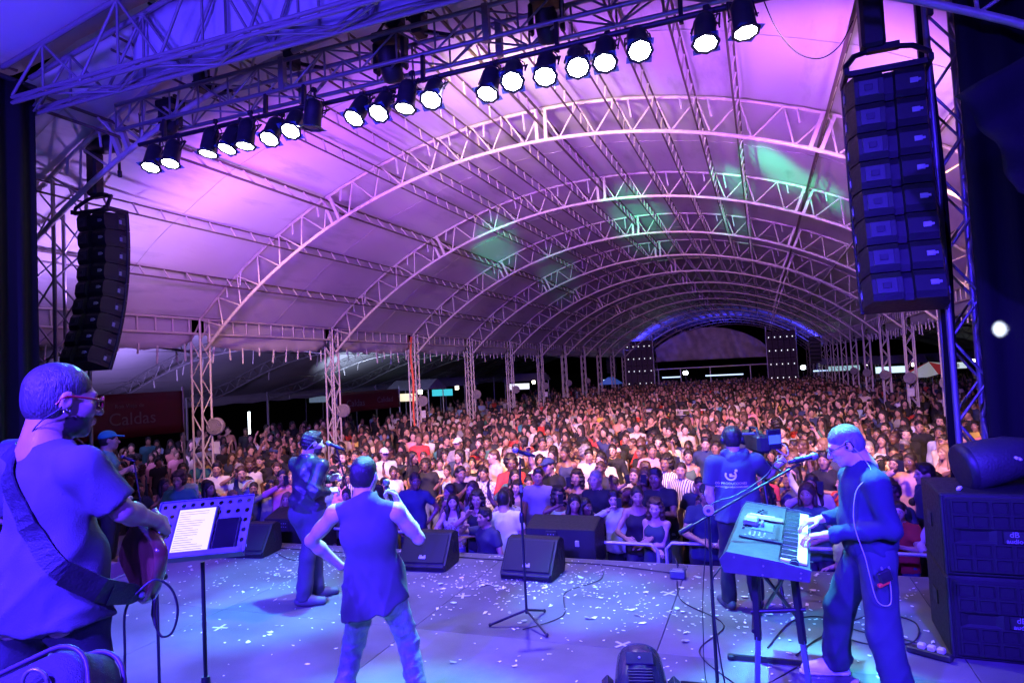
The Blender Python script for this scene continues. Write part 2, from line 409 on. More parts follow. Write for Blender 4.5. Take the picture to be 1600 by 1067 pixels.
for side, x, sg in (('left', EX_L, -1), ('right', EX_R, 1)):
    t = thing('eave_beam', f'lattice eave beam along the {side} side of the tent, above the columns', 'beam', (x, ARCH_Y[0], EZ), 0, 'eave beams of the tent'); off = (x, ARCH_Y[0], EZ)
    y0 = ARCH_Y[0]
    for z in (EZ-.02, EZ-.34): bar('rail', (x, y0, z), (x, Y_END, z), .028, M_steel, t, False, off)
    far = MB()
    for i in range(int((Y_END-y0)/.42)):
        y = y0 + .2 + i*.42
        if y < 26: bar('rung', (x, y, EZ-.02), (x, y, EZ-.34), .018, M_steel, t, False, off)
        else: far.tube((x, y, EZ-.02), (x, y, EZ-.34), .018, 4, None, False)
    tag(far.build('rung_lattice', M_steel, t, off), kind='stuff')
    # the flap that hangs under the eave, with its tie straps
    for i in range(N_ARCH-1):
        ya, yb = ARCH_Y[i], ARCH_Y[i+1]
        def fl(u, v):
            y = ya + .2 + (yb-ya-.4)*u
            drop = .25 + .18*(1-(2*u-1)**4)**.6 * 1.0
            wob = .03*math.sin(u*23+i)+.02*math.sin(u*51)
            return (x + sg*.05 - sg*.02*v + wob*v*.6, y, EZ-.03 - (drop+.23)*v - .02*math.sin(u*37)*v)
        t2 = thing('eave_flap', f'pale membrane flap hanging under the {side} eave, {ORD[i]} bay from the stage', 'flap', (x, ya, EZ-.3), 0, 'membrane flaps under the eaves')
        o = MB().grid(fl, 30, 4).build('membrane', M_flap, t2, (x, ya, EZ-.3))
        md = o.modifiers.new('thickness', 'SOLIDIFY'); md.thickness = .004
        if i < 6:
            rr = random.Random(i*7+sg)
            for k in range(9):
                y = ya + .35 + k*.48 + rr.uniform(-.1, .1); l = rr.uniform(.15, .4)
                p = Vector((x + sg*.02, y, EZ-.55-rr.uniform(0, .12)))
                bar('tie_strap', p, p + Vector((rr.uniform(-.03, .03), rr.uniform(-.05, .05), -l)), .014, M_strap, t2, True, (x, ya, EZ-.3))

# ------------------------------------------------------------------ lower side tents
def side_tent(x0, x1, label, dk):
    t = thing('side_tent', label, 'tent', ((x0+x1)/2, 8, 0), 0, 'side tents'); off = ((x0+x1)/2, 8, 0)
    def z_at(u): return 4.55 + .55*math.sin(PI*min(u*1.25, 1)) - 1.55*u**1.6
    for i in range(11):
        ya, yb = 6.4 + BAY*i, 6.4 + BAY*(i+1)
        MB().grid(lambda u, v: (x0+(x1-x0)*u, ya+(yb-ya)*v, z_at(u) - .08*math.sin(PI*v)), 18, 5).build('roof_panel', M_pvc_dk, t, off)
        # front edge arch of the bay
        n = 18
        MB().path([(x0+(x1-x0)*k/n, ya, z_at(k/n)-.04) for k in range(n+1)], .03, 6).build('top_chord', M_steel_dk, t, off)
        MB().path([(x0+(x1-x0)*k/n, ya, z_at(k/n)-.42) for k in range(n+1)], .03, 6).build('bottom_chord', M_steel_dk, t, off)
        b = MB()
        for k in range(n): b.tube((x0+(x1-x0)*k/n, ya, z_at(k/n)-.04), (x0+(x1-x0)*(k+.5)/n, ya, z_at((k+.5)/n)-.42), .014, 4, None, False).tube((x0+(x1-x0)*(k+.5)/n, ya, z_at((k+.5)/n)-.42), (x0+(x1-x0)*(k+1)/n, ya, z_at((k+1)/n)-.04), .014, 4, None, False)
        tag(b.build('brace_lattice', M_steel_dk, t, off), kind='stuff')
        bar('post', (x1, ya, 0), (x1, ya, z_at(1)), .06, M_steel_dk, t, False, off)
        rr = random.Random(i+int(x0))
        if i < 5:
            for k in range(8):
                u = rr.uniform(.05, .9); p = Vector((x0+(x1-x0)*u, ya+.05, z_at(u)-.42))
                bar('tie_strap', p, p + Vector((rr.uniform(-.05, .05), rr.uniform(-.08, .08), -rr.uniform(.2, .45))), .014, M_strap, t, True, off)
    for u in (.25, .5, .75):
        bar('ridge_rail', (x0+(x1-x0)*u, 6.4, z_at(u)-.05), (x0+(x1-x0)*u, 6.4+BAY*11, z_at(u)-.05), .025, M_steel_dk, t, False, off)
    # hanging hem along the outer edge
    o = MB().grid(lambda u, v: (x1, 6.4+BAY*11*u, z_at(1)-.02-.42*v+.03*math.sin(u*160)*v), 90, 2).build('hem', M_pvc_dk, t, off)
    md = o.modifiers.new('thickness', 'SOLIDIFY'); md.thickness = .004
side_tent(EX_L-.25, EX_L-10.5, 'low dark side tent beside the crowd on the left, with hanging straps', 1)
side_tent(EX_R+.25, EX_R+10.5, 'low dark side tent beyond the columns on the right', 1)
# ------------------------------------------------------------------ stage deck
SZ = 1.1; EDGE = 7.7
M_deck = mat('stage_carpet', (.105, .10, .108), .72, 0, .38, 1.6, .4, 140, noisedetail=12)
M_deck2 = mat('stage_carpet_worn', (.122, .117, .122), .68, 0, .42, 1.3, .4, 140, noisedetail=12)
M_skirt = mat('black_stage_skirt', (.02, .02, .022), .85, 0, .2, 8, .3, 60)
deck = thing('stage_floor', 'grey carpeted stage deck', 'stage', (-3, 2, 0)); deck['kind'] = 'structure'
del deck['label']; del deck['category']
OFFD = (-3, 2, 0)
MB().box((-3.1, 1.83, SZ/2-.02), (13.0, 11.7, SZ-.04)).build('stage_base', M_skirt, deck, OFFD)
xs = [-9.6 + 2.17*i for i in range(7)]; ys = [-4.04, -1.7, .64, 2.98, 5.32, EDGE]
for i in range(6):
    for j in range(5):
        b = MB().box(((xs[i]+xs[i+1])/2, (ys[j]+ys[j+1])/2, SZ-.010-.0015*((i*3+j*5) % 3)), (xs[i+1]-xs[i]-.006, ys[j+1]-ys[j]-.006, .02), None, .003)
        b.build('deck_panel', M_deck if (i+2*j) % 3 else M_deck2, deck, OFFD)
MB().box((-3.1, EDGE+.012, SZ-.03), (13.0, .02, .05)).build('edge_trim', M_alu, deck, OFFD)
riser = thing('drum_riser', 'low black platform at the back of the stage under the guitarist', 'riser', (-1.6, -.5, SZ))
MB().box((-1.6, -.55, SZ+.30), (5.4, 5.0, .60), None, .01).build('frame', M_skirt, riser, (-1.6, -.5, SZ))
MB().box((-1.6, -.55, SZ+.616), (5.42, 5.02, .03), None, .006).build('deck_board', M_deck2, riser, (-1.6, -.5, SZ))
RZ = SZ+.631

# ------------------------------------------------------------------ trusses of the stage roof
def box_truss(name, label, cat, p0, p1, w, h, r, rb, m, seg, group=None, posts=False, up=(0, 0, 1)):
    """square lattice girder from p0 to p1 (centre line)"""
    p0, p1 = Vector(p0), Vector(p1); t = thing(name, label, cat, p0, 0, group); off = p0
    d = (p1-p0); L = d.length; d.normalize(); u = Vector(up); s = d.cross(u).normalized(); u = s.cross(d)
    def P(x, a, b): return p0 + d*x + s*(a*w/2) + u*(b*h/2)
    for a in (-1, 1):
        for b in (-1, 1): bar('chord', P(0, a, b), P(L, a, b), r, m, t, False, off)
    n = max(2, round(L/seg)); q = L/n
    for i in range(n):
        x0, x1 = i*q, (i+1)*q
        if i % 2: x0, x1 = x1, x0
        for a in (-1, 1): bar('brace', P(x0, a, -1), P(x1, a, 1), rb, m, t, False, off)
        for b in (-1, 1): bar('brace', P(x0, -1, b), P(x1, 1, b), rb, m, t, False, off)
        if posts:
            for a in (-1, 1): bar('upright', P(i*q, a, -1), P(i*q, a, 1), rb, m, t, False, off)
    return t
tw = box_truss('truss_tower', 'square aluminium truss tower beside the left stage curtain', 'tower', (-9.6, 6.75, 0), (-9.6, 6.75, 7.0), .5, .5, .028, .014, M_alu, .5, 'stage towers', False, (0, 1, 0))
tw = box_truss('truss_tower', 'slim aluminium truss tower between the right speaker array and the right curtain', 'tower', (1.77, 7.25, 0), (1.77, 7.25, 6.9), .27, .27, .028, .013, M_alu, .38, 'stage towers', False, (0, 1, 0))
lt = box_truss('lighting_truss', 'long aluminium truss carrying the row of stage lamps', 'truss', (-7.75, 6.42, 6.95), (2.6, 6.42, 7.0), .36, .34, .026, .012, M_alu, .47, None, True)
p0 = (-7.75, 6.42, 6.95)
for x in (-5.05, -2.45, .1):
    for yy in (-.18, .18): bar('joint_plate', (x, 6.42+yy, 6.77), (x, 6.42+yy, 7.17), .035, M_alu, lt, True, p0)
pipe = thing('lamp_pipe', 'dark horizontal pipe under the lighting truss from which the lamps hang', 'pipe', (-7.3, 6.2, 6.5))
bar('tube', (-7.3, 6.2, 6.50), (-4.55, 6.2, 6.51), .028, M_black, pipe, False, (-7.3, 6.2, 6.5))
bar('tube', (-4.95, 6.235, 6.50), (-1.5, 6.235, 6.54), .028, M_black, pipe, False, (-7.3, 6.2, 6.5))
bar('tube', (-1.85, 6.2, 6.52), (2.3, 6.2, 6.56), .03, M_black, pipe, False, (-7.3, 6.2, 6.5))
for x in (-6.9, -5.3, -4.75, -3.2, -1.7, -.5, .8): bar('hanger', (x, 6.22, 6.49), (x, 6.24, 6.8), .02, M_black, pipe, True, (-7.3, 6.2, 6.5))
# front beam with gable and blue cloth
M_beam = mat('primed_truss', (.19, .18, .18), .5, .1, .2, 8)
bm = box_truss('roof_beam', 'lattice beam of the stage roof with a cloth ceiling behind it', 'beam', (-7.6, 4.9, 6.57), (3.4, 4.9, 6.57), .3, .06, .022, .012, M_beam, .7)
off = (-7.6, 4.9, 6.57)
def gz(x): return 7.08 + .19*(x+7.0) if x < -2.8 else 7.08 + .19*4.2 - .19*(x+2.8)
for yy in (-.15, .15):
    pts = [(-7.6, 4.9+yy, gz(-7.6)), (-2.8, 4.9+yy, gz(-2.8)), (3.4, 4.9+yy, gz(3.4))]
    for a, b in zip(pts, pts[1:]): bar('gable_chord', a, b, .03, M_beam, bm, False, off)
    xx = -7.5; k = 0
    while xx < 3.2:
        a, b = (xx, 4.9+yy, 6.57), (xx+.55, 4.9+yy, gz(xx+.55))
        bar('brace', a, b, .016, M_beam, bm, False, off); bar('brace', b, (xx+1.1, 4.9+yy, 6.57), .016, M_beam, bm, False, off)
        bar('upright', b, (xx+.55, 4.9+yy, 6.57), .014, M_beam, bm, False, off); xx += 1.1
M_cloth = membrane('stage_roof_cloth', (.5, .5, .55), .25, .35)
rc = thing('stage_roof', 'wrinkled cloth ceiling over the stage, lit blue', 'stage roof', (-2.5, 1, 7))
for i in range(4):
    ya, yb = 5.06-2.3*i, 5.06-2.3*(i+1)
    o = MB().grid(lambda u, v: ((x := -9.4+12.8*u), ya+(yb-ya)*v, gz(max(x, -7.6)) + .12 - .10*math.sin(PI*v) + .015*math.sin(x*9+v*5)), 60, 8).build('cloth_panel', M_cloth, rc, (-2.5, 1, 7))
    o.modifiers.new('t', 'SOLIDIFY').thickness = .004
vl = thing('valance_cloth', 'blue lit cloth stretched behind the lattice of the stage roof beam', 'cloth', (-4, 5.1, 6.8))
o = MB().grid(lambda u, v: ((x := -6.1+6.6*u), 5.11+.03*math.sin(x*7)*v+.012*math.sin(x*23+v*6), 6.60+(gz(x)-6.60)*v), 70, 6).build('cloth', M_cloth, vl, (-4, 5.1, 6.8))
o.modifiers.new('t', 'SOLIDIFY').thickness = .004
rb = box_truss('roof_rafter', 'lattice rafter running back over the stage on the left', 'truss', (-7.9, 5.0, 6.9), (-7.9, -3, 6.9), .3, .35, .025, .013, M_beam, .6, 'stage rafters')
rb = box_truss('roof_rafter', 'lattice rafter running back over the stage in the middle of the cloth ceiling', 'truss', (-3.6, 4.7, 7.2), (-3.6, -3, 7.2), .3, .35, .025, .013, M_beam, .6, 'stage rafters')

# ------------------------------------------------------------------ stage curtains
M_drape = mat('black_velvet', (.007, .0065, .008), .95, 0, .2, 5, .4, 30, spec=.2, stretch=(4, 4, .4))
def drape(name, label, p0, p1, z0, z1, amp=.05, per=.28):
    p0, p1 = Vector(p0), Vector(p1); d = p1-p0; L = d.length; d.normalize(); nrm = Vector((d.y, -d.x, 0)); n = int(L/per*8)
    t = thing(name, label, 'curtain', p0, 0)
    def fn(u, v):
        s = u*L; a = amp*(math.sin(2*PI*s/per + .7*math.sin(s*3)) + .35*math.sin(s*5.1+v*2))*(1-.25*v)
        p = p0 + d*s + nrm*a; return (p.x, p.y, z0+(z1-z0)*v)
    o = MB().grid(fn, n, 12).build('cloth', M_drape, t, p0); o.modifiers.new('t', 'SOLIDIFY').thickness = .004
    bar('curtain_rail', p0 + Vector((0, 0, z1-p0.z)), p1 + Vector((0, 0, z1-p1.z)), .03, M_black, t, False, p0)
drape('side_curtain', 'black side curtain at the left of the stage, behind the guitarist', (-7.44, 5.0, SZ), (-7.44, -2, SZ), SZ, 6.8)
drape('side_curtain', 'black side curtain at the right of the stage, behind the speaker stack', (1.72, 6.58, SZ), (4.8, 6.58, SZ), SZ+.01, 8.2, .03)
drape('side_curtain', 'black side curtain running back along the right wing of the stage', (3.3, 6.4, SZ), (3.3, -2, SZ), SZ+.01, 7.4)
# swag of black cloth hanging in front of the right curtain, high up
sw = thing('cloth_swag', 'dark cloth swag hooked up high in front of the right curtain', 'curtain', (1.7, 5.0, 5))
def swf(u, v):
    a = Vector((1.33, 5.2, 5.05)); b = Vector((2.6, 5.0, 5.6)); c = Vector((2.6, 5.0, 4.0)); e = Vector((1.62, 5.2, 4.35))
    top = a.lerp(b, u); bot = e.lerp(c, u) + Vector((0, 0, -.22*math.sin(PI*u)))
    p = top.lerp(bot, v**1.0); p.y -= .05*math.sin(v*14+u*5)+.03*math.sin(u*19); p.x += (.05*math.sin(PI*v))*(1-u); return tuple(p)
o = MB().grid(swf, 30, 24).build('cloth', M_drape, sw, (1.7, 5.0, 5)); o.modifiers.new('t', 'SOLIDIFY').thickness = .006
M_rubber = mat('matte_black_rubber', (.006, .006, .007), .95, spec=.1)
cb = thing('cable_bundle', 'thick black cable bundle hanging down beside the right truss tower', 'cable', (1.47, 6.9, 2))
MB().path([(1.60+.012*math.sin(z*2.1), 7.15, z) for z in np.linspace(SZ+.02, 6.8, 24)], .034, 8).build('cable', M_rubber, cb, (1.47, 6.9, 2))
MB().path([(1.66+.02*math.sin(z*1.7), 7.12, z) for z in np.linspace(SZ+.02, 6.8, 24)], .024, 8).build('cable', M_rubber, cb, (1.47, 6.9, 2))

# ------------------------------------------------------------------ PAR lamps
M_lens = mat('lit_lamp_lens', (1, 1, 1), .3, emit=((.93, .97, 1), 26))
M_lens2 = mat('bright_lamp_lens', (1, 1, 1), .3, emit=((.95, .98, 1), 70))
M_lens_off = mat('unlit_lamp_lens', (.05, .06, .1), .12)
M_gel = bpy.data.materials.new('blue_gel'); M_gel.use_nodes = True
_b = M_gel.node_tree.nodes['Principled BSDF']; _b.inputs['Base Color'].default_value = (.25, .45, .9, 1); _b.inputs['Transmission Weight'].default_value = .8; _b.inputs['Roughness'].default_value = .25; _b.inputs['IOR'].default_value = 1.05
def make_par():
    t = thing('par_lamp', 'lamp', 'stage lamp', (0, 0, 0), 0, 'black can lamps hanging under the lighting truss')
    # local: beam along -Z, yoke pivot at origin
    b = MB().lathe([(.03, .17), (.075, .155), (.095, .11), (.098, .02), (.10, -.13), (.104, -.14)], n=18)
    b.lathe([(.012, .17), (.012, .20)], n=8)
    b.build('can_body', M_black, t)
    f = MB(); f.lathe([(.104, -.14), (.128, -.142), (.128, -.158), (.100, -.158), (.100, -.14)], n=8, smooth=False); f.build('gel_frame', M_black, t)
    MB().lathe([(0.0001, -.142), (.05, -.146), (.099, -.150)], n=20).build('lens', M_lens, t)
    for sx, sy in ((1, 1), (1, -1), (-1, 1), (-1, -1)):
        MB().put([(sx*.118, sy*.05, -.151), (sx*.118, sy*.118, -.151), (sx*.05, sy*.118, -.151), (sx*.118, sy*.05, -.153), (sx*.118, sy*.118, -.153), (sx*.05, sy*.118, -.153)], [(0, 1, 2), (5, 4, 3), (0, 3, 4, 1), (1, 4, 5, 2), (2, 5, 3, 0)]).build('gel_corner', M_gel, t)
    return t
M_yoke = M_black
PARS = [(-6.94, 6.11), (-6.62, 6.11), (-6.02, 6.13), (-5.73, 6.14), (-5.46, 6.13), (-5.11, 6.15), (-4.81, 6.19), (-4.52, 6.17), (-3.97, 6.18), (-3.66, 6.18), (-3.34, 6.17), (-3.03, 6.2), (-2.4, 6.14), (-2.13, 6.21), (-1.79, 6.19), (-1.46, 6.21), (-1.2, 6.2), (-.87, 6.24), (-.29, 6.18), (.05, 6.2)]
AIM = [(-6.6, 2.4), (-6.3, 2.6), (-6.4, 3.2), (-6.4, 2.2), (-5.6, 3.4), (-5.0, 1.2), (-4.4, .9), (-5.2, 4.2), (-4.8, 1), (-4.0, .5), (-3.7, 3.0), (-2.6, .6), (-2.7, 2.0), (-1.4, .4), (-1.4, 1.0), (-.4, .6), (-1.0, 1.6), (.2, .8), (-.3, 2.4), (.5, 3.4)]
NTH = ['leftmost', 'second', 'third', 'fourth', 'fifth', 'sixth', 'seventh', 'eighth', 'ninth', 'tenth', 'eleventh', 'twelfth', 'thirteenth', 'fourteenth', 'fifteenth', 'sixteenth', 'seventeenth', 'eighteenth', 'nineteenth', 'rightmost']
PAR_SPECIAL = {2: ((-2.7, 2.6, 2.5), 1500, 16), 3: ((-2.1, 1.7, 3.0), 900, 20), 9: ((-4.4, 5.6, 2.4), 1900, 26), 12: ((-2.35, 3.9, 2.0), 2600, 30), 15: ((-1.7, 6.4, 1.1), 1300, 22), 16: ((-.33, 6.3, 2.5), 900, 26), 17: ((.17, 5.32, 1.15), 4200, 14), 18: ((.15, 4.8, 2.1), 2300, 26), 19: ((.3, 4.6, 2.0), 1700, 28), 6: ((-5.6, 6.6, 1.1), 1000, 24)}
par0 = make_par()
for i, ((x, z), (tx, ty)) in enumerate(zip(PARS, AIM)):
    lens = Vector((x, 6.05, z)); d = (Vector((tx, ty+1.9, 1.3)) - lens).normalized(); piv = lens - d*.15
    o = par0 if i == 0 else copy_tree(par0)
    o.location = piv; o.rotation_euler = d.to_track_quat('-Z', 'Y').to_euler()
    lab = f'black can lamp shining white, {NTH[i]} from the left end of the pipe' if i else 'black can lamp shining white at the far left end of the pipe'
    if i == 19: lab = 'black can lamp shining white, last at the right end of the pipe'
    if i == 7: lab = 'unlit black can lamp with dark lens among the shining ones'
    o['label'] = lab
    M = o.rotation_euler.to_matrix().inverted()
    # yoke: a U of flat bar from the pivot pins up to the pipe clamp, hung vertically
    top = Vector((piv.x, 6.2, 6.47)); side = Vector((1, 0, 0)); side = (side - side.dot(d)*d).normalized()
    yk = MB(); pts = []
    for s in (1, -1):
        a = piv + side*.125*s; u = top + Vector((.115*s, 0, -.06)); yk.tube(a, u, .008, 6); pts.append(u)
    yk.tube(pts[0], pts[1], .008, 6); yk.tube(top + Vector((0, 0, -.06)), top + Vector((0, 0, .03)), .013, 8)
    yk.box(top + Vector((0, 0, .03)), (.06, .05, .05), None, .008)
    yk.v = [tuple(M @ (Vector(p)-piv)) for p in yk.v]
    yk.build('yoke', M_yoke, o)
    cbx = MB().path([(top.x+.03, 6.2, 6.5), (top.x+.10, 6.16, 6.40), (top.x+.06, 6.15, 6.33), (piv.x+.01, piv.y+.06, piv.z+.17)], .006, 5); cbx.v = [tuple(M @ (Vector(p)-piv)) for p in cbx.v]; cbx.build('power_cord', M_blackp, o)
    if i in (14, 15, 17):
        for ch in o.children:
            if ch.name.startswith('lens'): ch.data = ch.data.copy(); ch.data.materials[0] = M_lens2
    if i == 7:
        for ch in o.children:
            if ch.name.startswith('lens'): ch.data = ch.data.copy(); ch.data.materials[0] = M_lens_off
    else:
        # the beam fans out of the lens; a few are trained on the players
        q = PAR_SPECIAL.get(i, ((tx, ty+1.9, 1.3), 130, 40)); spot('par_beam', lens + d*.02, q[0], q[1]*2.0, CYAN, q[2], .8, .06)

# ------------------------------------------------------------------ moving heads on the truss
def moving_head(label, loc, hang=True, tilt=50, pan=0, s=1.0):
    t = thing('moving_head_light', label, 'stage light', loc, R(pan), 'moving head lights on the lighting truss'); sg = -1 if hang else 1
    MB().box((0, 0, sg*.05*s), (.34*s, .26*s, .10*s), None, .02).build('base', M_blackp, t)
    for sx in (-1, 1): MB().box((sx*.17*s, 0, sg*.24*s), (.05*s, .12*s, .34*s), None, .02).build('arm', M_blackp, t)
    h = MB().lathe([(.06*s, -.2*s), (.11*s, -.17*s), (.125*s, 0), (.12*s, .1*s), (.10*s, .17*s)], (0, 0, sg*.32*s), rotxyz(tilt, 0, 0), 16); h.build('head', M_blackp, t)
    MB().lathe([(.0001, .165*s), (.095*s, .168*s)], (0, 0, sg*.32*s), rotxyz(tilt, 0, 0), 16).build('lens', M_lens_off, t)
    for sx in (-1, 1): MB().box((sx*.1*s, 0, -sg*.03*s), (.04*s, .05*s, .08*s)).build('clamp', M_black, t)
    return t
moving_head('dark moving head light inside the truss above the ninth lamp', (-3.7, 6.42, 7.22), True, 20, 0, 1.05)
moving_head('dark moving head light inside the truss near its middle', (-1.85, 6.42, 7.2), True, 30, 10, .95)
moving_head('dark moving head light at the left end of the truss', (-7.0, 6.42, 7.1), True, -20, 0, .9)
def stack_unit(label, x, h):
    t = thing('effect_light', label, 'stage light', (x, 6.42, 7.12), 0, 'upright effect lights on the truss')
    MB().box((0, 0, h*.55), (.17, .16, h*.55), None, .03).build('housing', M_blackp, t)
    MB().box((0, 0, h*.9), (.13, .13, h*.2), None, .03).build('top_cap', M_blackp, t)
    MB().box((0, 0, .10), (.13, .2, .2), None, .02).build('base', M_black, t)
    for s in (-1, 1): MB().tube((s*.09, 0, h*.4), (s*.16, 0, h*.35), .012).build('knob', M_black, t)
    bar('clamp_arm', (0, .1, .1), (.35, .14, -.02), .02, M_black, t, True)
stack_unit('tall black effect light standing on the truss above the fourth lamp', -6.45, .42)
stack_unit('tall black effect light standing on the truss above the seventh lamp', -5.05, .50)
stack_unit('tall black effect light standing on the truss above the eleventh lamp', -3.32, .62)
ho = thing('chain_hoist', 'black chain hoist with a bridle on top of the lighting truss', 'hoist', (-3.62, 6.42, 7.25))
MB().box((0, 0, .15), (.2, .18, .26), None, .04).build('motor', M_black, ho); bar('sling', (-.02, 0, .25), (-.3, 0, -.05), .015, M_black, ho); bar('sling', (.02, 0, .25), (.3, 0, -.05), .015, M_black, ho); bar('chain', (0, 0, .25), (0, 0, .9), .012, M_black, ho)

# ------------------------------------------------------------------ flown speaker arrays
M_spk = mat('black_speaker_paint', (.009, .009, .010), .55, 0, .2, 30, .15, 240)
M_spk2 = mat('speaker_handle_plate', (.035, .035, .04), .45, 0, .15, 30)
M_badge = mat('pale_badge', (.30, .30, .34), .5)
M_grille = mat('speaker_grille', (.012, .012, .014), .6, .3, .3, 200, .3, 300)
def line_array(label, x, y, ztop, n, w, h, dp, tilt0, dtilt, yawd, hoistlab, badge=True):
    t = thing('speaker_array', label, 'speaker array', (x, y, ztop), R(yawd), 'flown speaker arrays')
    pos = Vector((0, 0, 0)); ang = tilt0
    for i in range(n):
        M = rotxyz(-ang, 0, 0)     # tilt forwards: rear edge hinge
        def T(p): return tuple(pos + M @ Vector(p))
        # cabinet: wide front baffle, stepped rear; local y+ is the front
        hh = h*.47
        outline = [(-w/2, dp*.5), (w/2, dp*.5), (w/2, dp*.05), (w*.42, -dp*.38), (w*.07, -dp*.42), (w*.055, -dp*.30), (-w*.055, -dp*.30), (-w*.07, -dp*.42), (-w*.42, -dp*.38), (-w/2, dp*.05)]
        k = len(outline); V = []; F = []
        for zz, sc in ((-hh, .84), (-hh*.55, 1), (hh*.55, 1), (hh, .84)):
            for u, v in outline:
                vv = v*sc if v < 0 else v
                V.append(T((u, vv, zz - h/2)))
        for q in range(3):
            for a in range(k): F.append((q*k+a, q*k+(a+1) % k, (q+1)*k+(a+1) % k, (q+1)*k+a))
        F = [tuple(reversed(f)) for f in F]
        F.append(tuple(range(k))); F.append(tuple(reversed(range(3*k, 4*k))))
        cab = MB().put(V, F).build('cabinet', M_spk, t)
        MB().put([T(p) for p in ((-w*.49, dp*.5+.004, -hh-h/2), (w*.49, dp*.5+.004, -hh-h/2), (w*.49, dp*.5+.004, hh-h/2), (-w*.49, dp*.5+.004, hh-h/2), (-w*.49, dp*.5-.01, -hh-h/2), (w*.49, dp*.5-.01, -hh-h/2), (w*.49, dp*.5-.01, hh-h/2), (-w*.49, dp*.5-.01, hh-h/2))], [(0, 3, 2, 1), (4, 5, 6, 7), (0, 1, 5, 4), (2, 3, 7, 6), (1, 2, 6, 5), (0, 4, 7, 3)]).build('grille', M_grille, cab)
        # recessed handle plate on the left rear hump and badge on the right one
        for cx, pw, ph, m, nm in ((-w*.25, w*.24, h*.52, M_spk2, 'handle_plate'), (w*.29, w*.095, h*.17, M_badge, 'badge')):
            cy = -dp*.40 - .003; b = MB().box((cx, cy, -h/2), (pw, .012, ph), None, .003)
            if nm == 'badge': b.box((cx+pw*.6, cy, -h/2), (pw*.5, .012, ph*.5), None, .002)
            b.v = [T(p) for p in b.v]; b.build(nm, m, cab)
            if nm == 'handle_plate':
                b = MB().box((cx, cy-.006, -h/2), (pw*.42, .012, ph*.4), None, .003); b.v = [T(p) for p in b.v]; b.build('handle', M_black, cab)
        for sx in (-1, 1):
            b = MB().box((sx*(w/2+.003), dp*.22, -h/2), (.012, dp*.22, h*.4), None, .003)
            b.v = [T(p) for p in b.v]; b.build('side_plate', M_spk2, cab)
            b = MB().box((sx*(w/2+.009), dp*.12, -h/2-.01), (.01, dp*.10, h*.24), None, .003)
            b.v = [T(p) for p in b.v]; b.build('side_badge', M_badge if badge else M_spk2, cab)
            b = MB().box((sx*w*.5, dp*.42, -h/2), (.03, .05, h*1.02), None, .004); b.v = [T(p) for p in b.v]; b.build('rigging_bar', M_black, cab)
        pos = pos + M @ Vector((0, 0, -h)); ang += dtilt
    # flying frame and hoist
    fr = MB()
    for sx in (-1, 1):
        fr.path([(sx*w*.5, -dp*.35, .02), (sx*w*.5, -dp*.3, .10), (sx*w*.36, 0, .24), (sx*w*.1, .0, .27)], .028, 6)
        fr.box((sx*w*.5, 0, .03), (.04, dp*.9, .06))
    fr.box((0, -dp*.3, .02), (w, .05, .05)); fr.box((0, dp*.4, .02), (w, .05, .05)); fr.box((0, 0, .27), (w*.4, .08, .06))
    fr.build('flying_frame', M_spk, t)
    h2 = thing('chain_hoist', hoistlab, 'hoist', (x, y, ztop+.28), R(yawd), 'chain hoists of the speaker arrays')
    MB().box((-w*.12, 0, .30), (w*.30, w*.30, .62), None, .03).build('chain_bag', M_blackp, h2)
    MB().lathe([(.05, -w*.36), (.11, -w*.33), (.115, w*.1), (.13, w*.12), (.13, w*.5), (.06, w*.54)], (0, 0, .70), rotxyz(0, 90, 0), 14).build('motor', M_black, h2)
    bar('chain', (.02, 0, .75), (.02, 0, 2.2), .014, M_black, h2)
    MB().path([(w*.45, 0, .68), (w*.62, 0, .5), (w*.60, .02, .3)], .02, 6).build('controller_cord', M_blackp, h2)
    MB().box((w*.60, .02, .26), (.05, .05, .10), None, .01).build('connector', M_blackp, h2)
    return t
line_array('right flown speaker array seen from behind, eight black cabinets deep', 1.25, 7.0, 5.95, 8, .68, .275, .45, -3, 2.4, 0, 'black hoist motor with chain bag above the right speaker array')
line_array('left flown speaker array curving inwards at its lower end, nine black cabinets', -8.55, 6.6, 5.84, 9, .58, .240, .42, -3, 2.9, 4, 'black hoist motor with chain bag above the left speaker array')

wr = thing('hanging_wire', 'thin dark wire sagging under the roof above the right end of the lamp row', 'wire', (.7, 7.4, 6.8))
MB().path([(.24, 7.4, 7.2), (.36, 7.4, 6.81), (.54, 7.4, 6.51), (.75, 7.4, 6.40), (.94, 7.4, 6.49), (1.08, 7.4, 6.72)], .006, 5).build('wire', M_rubber, wr, (.7, 7.4, 6.8))
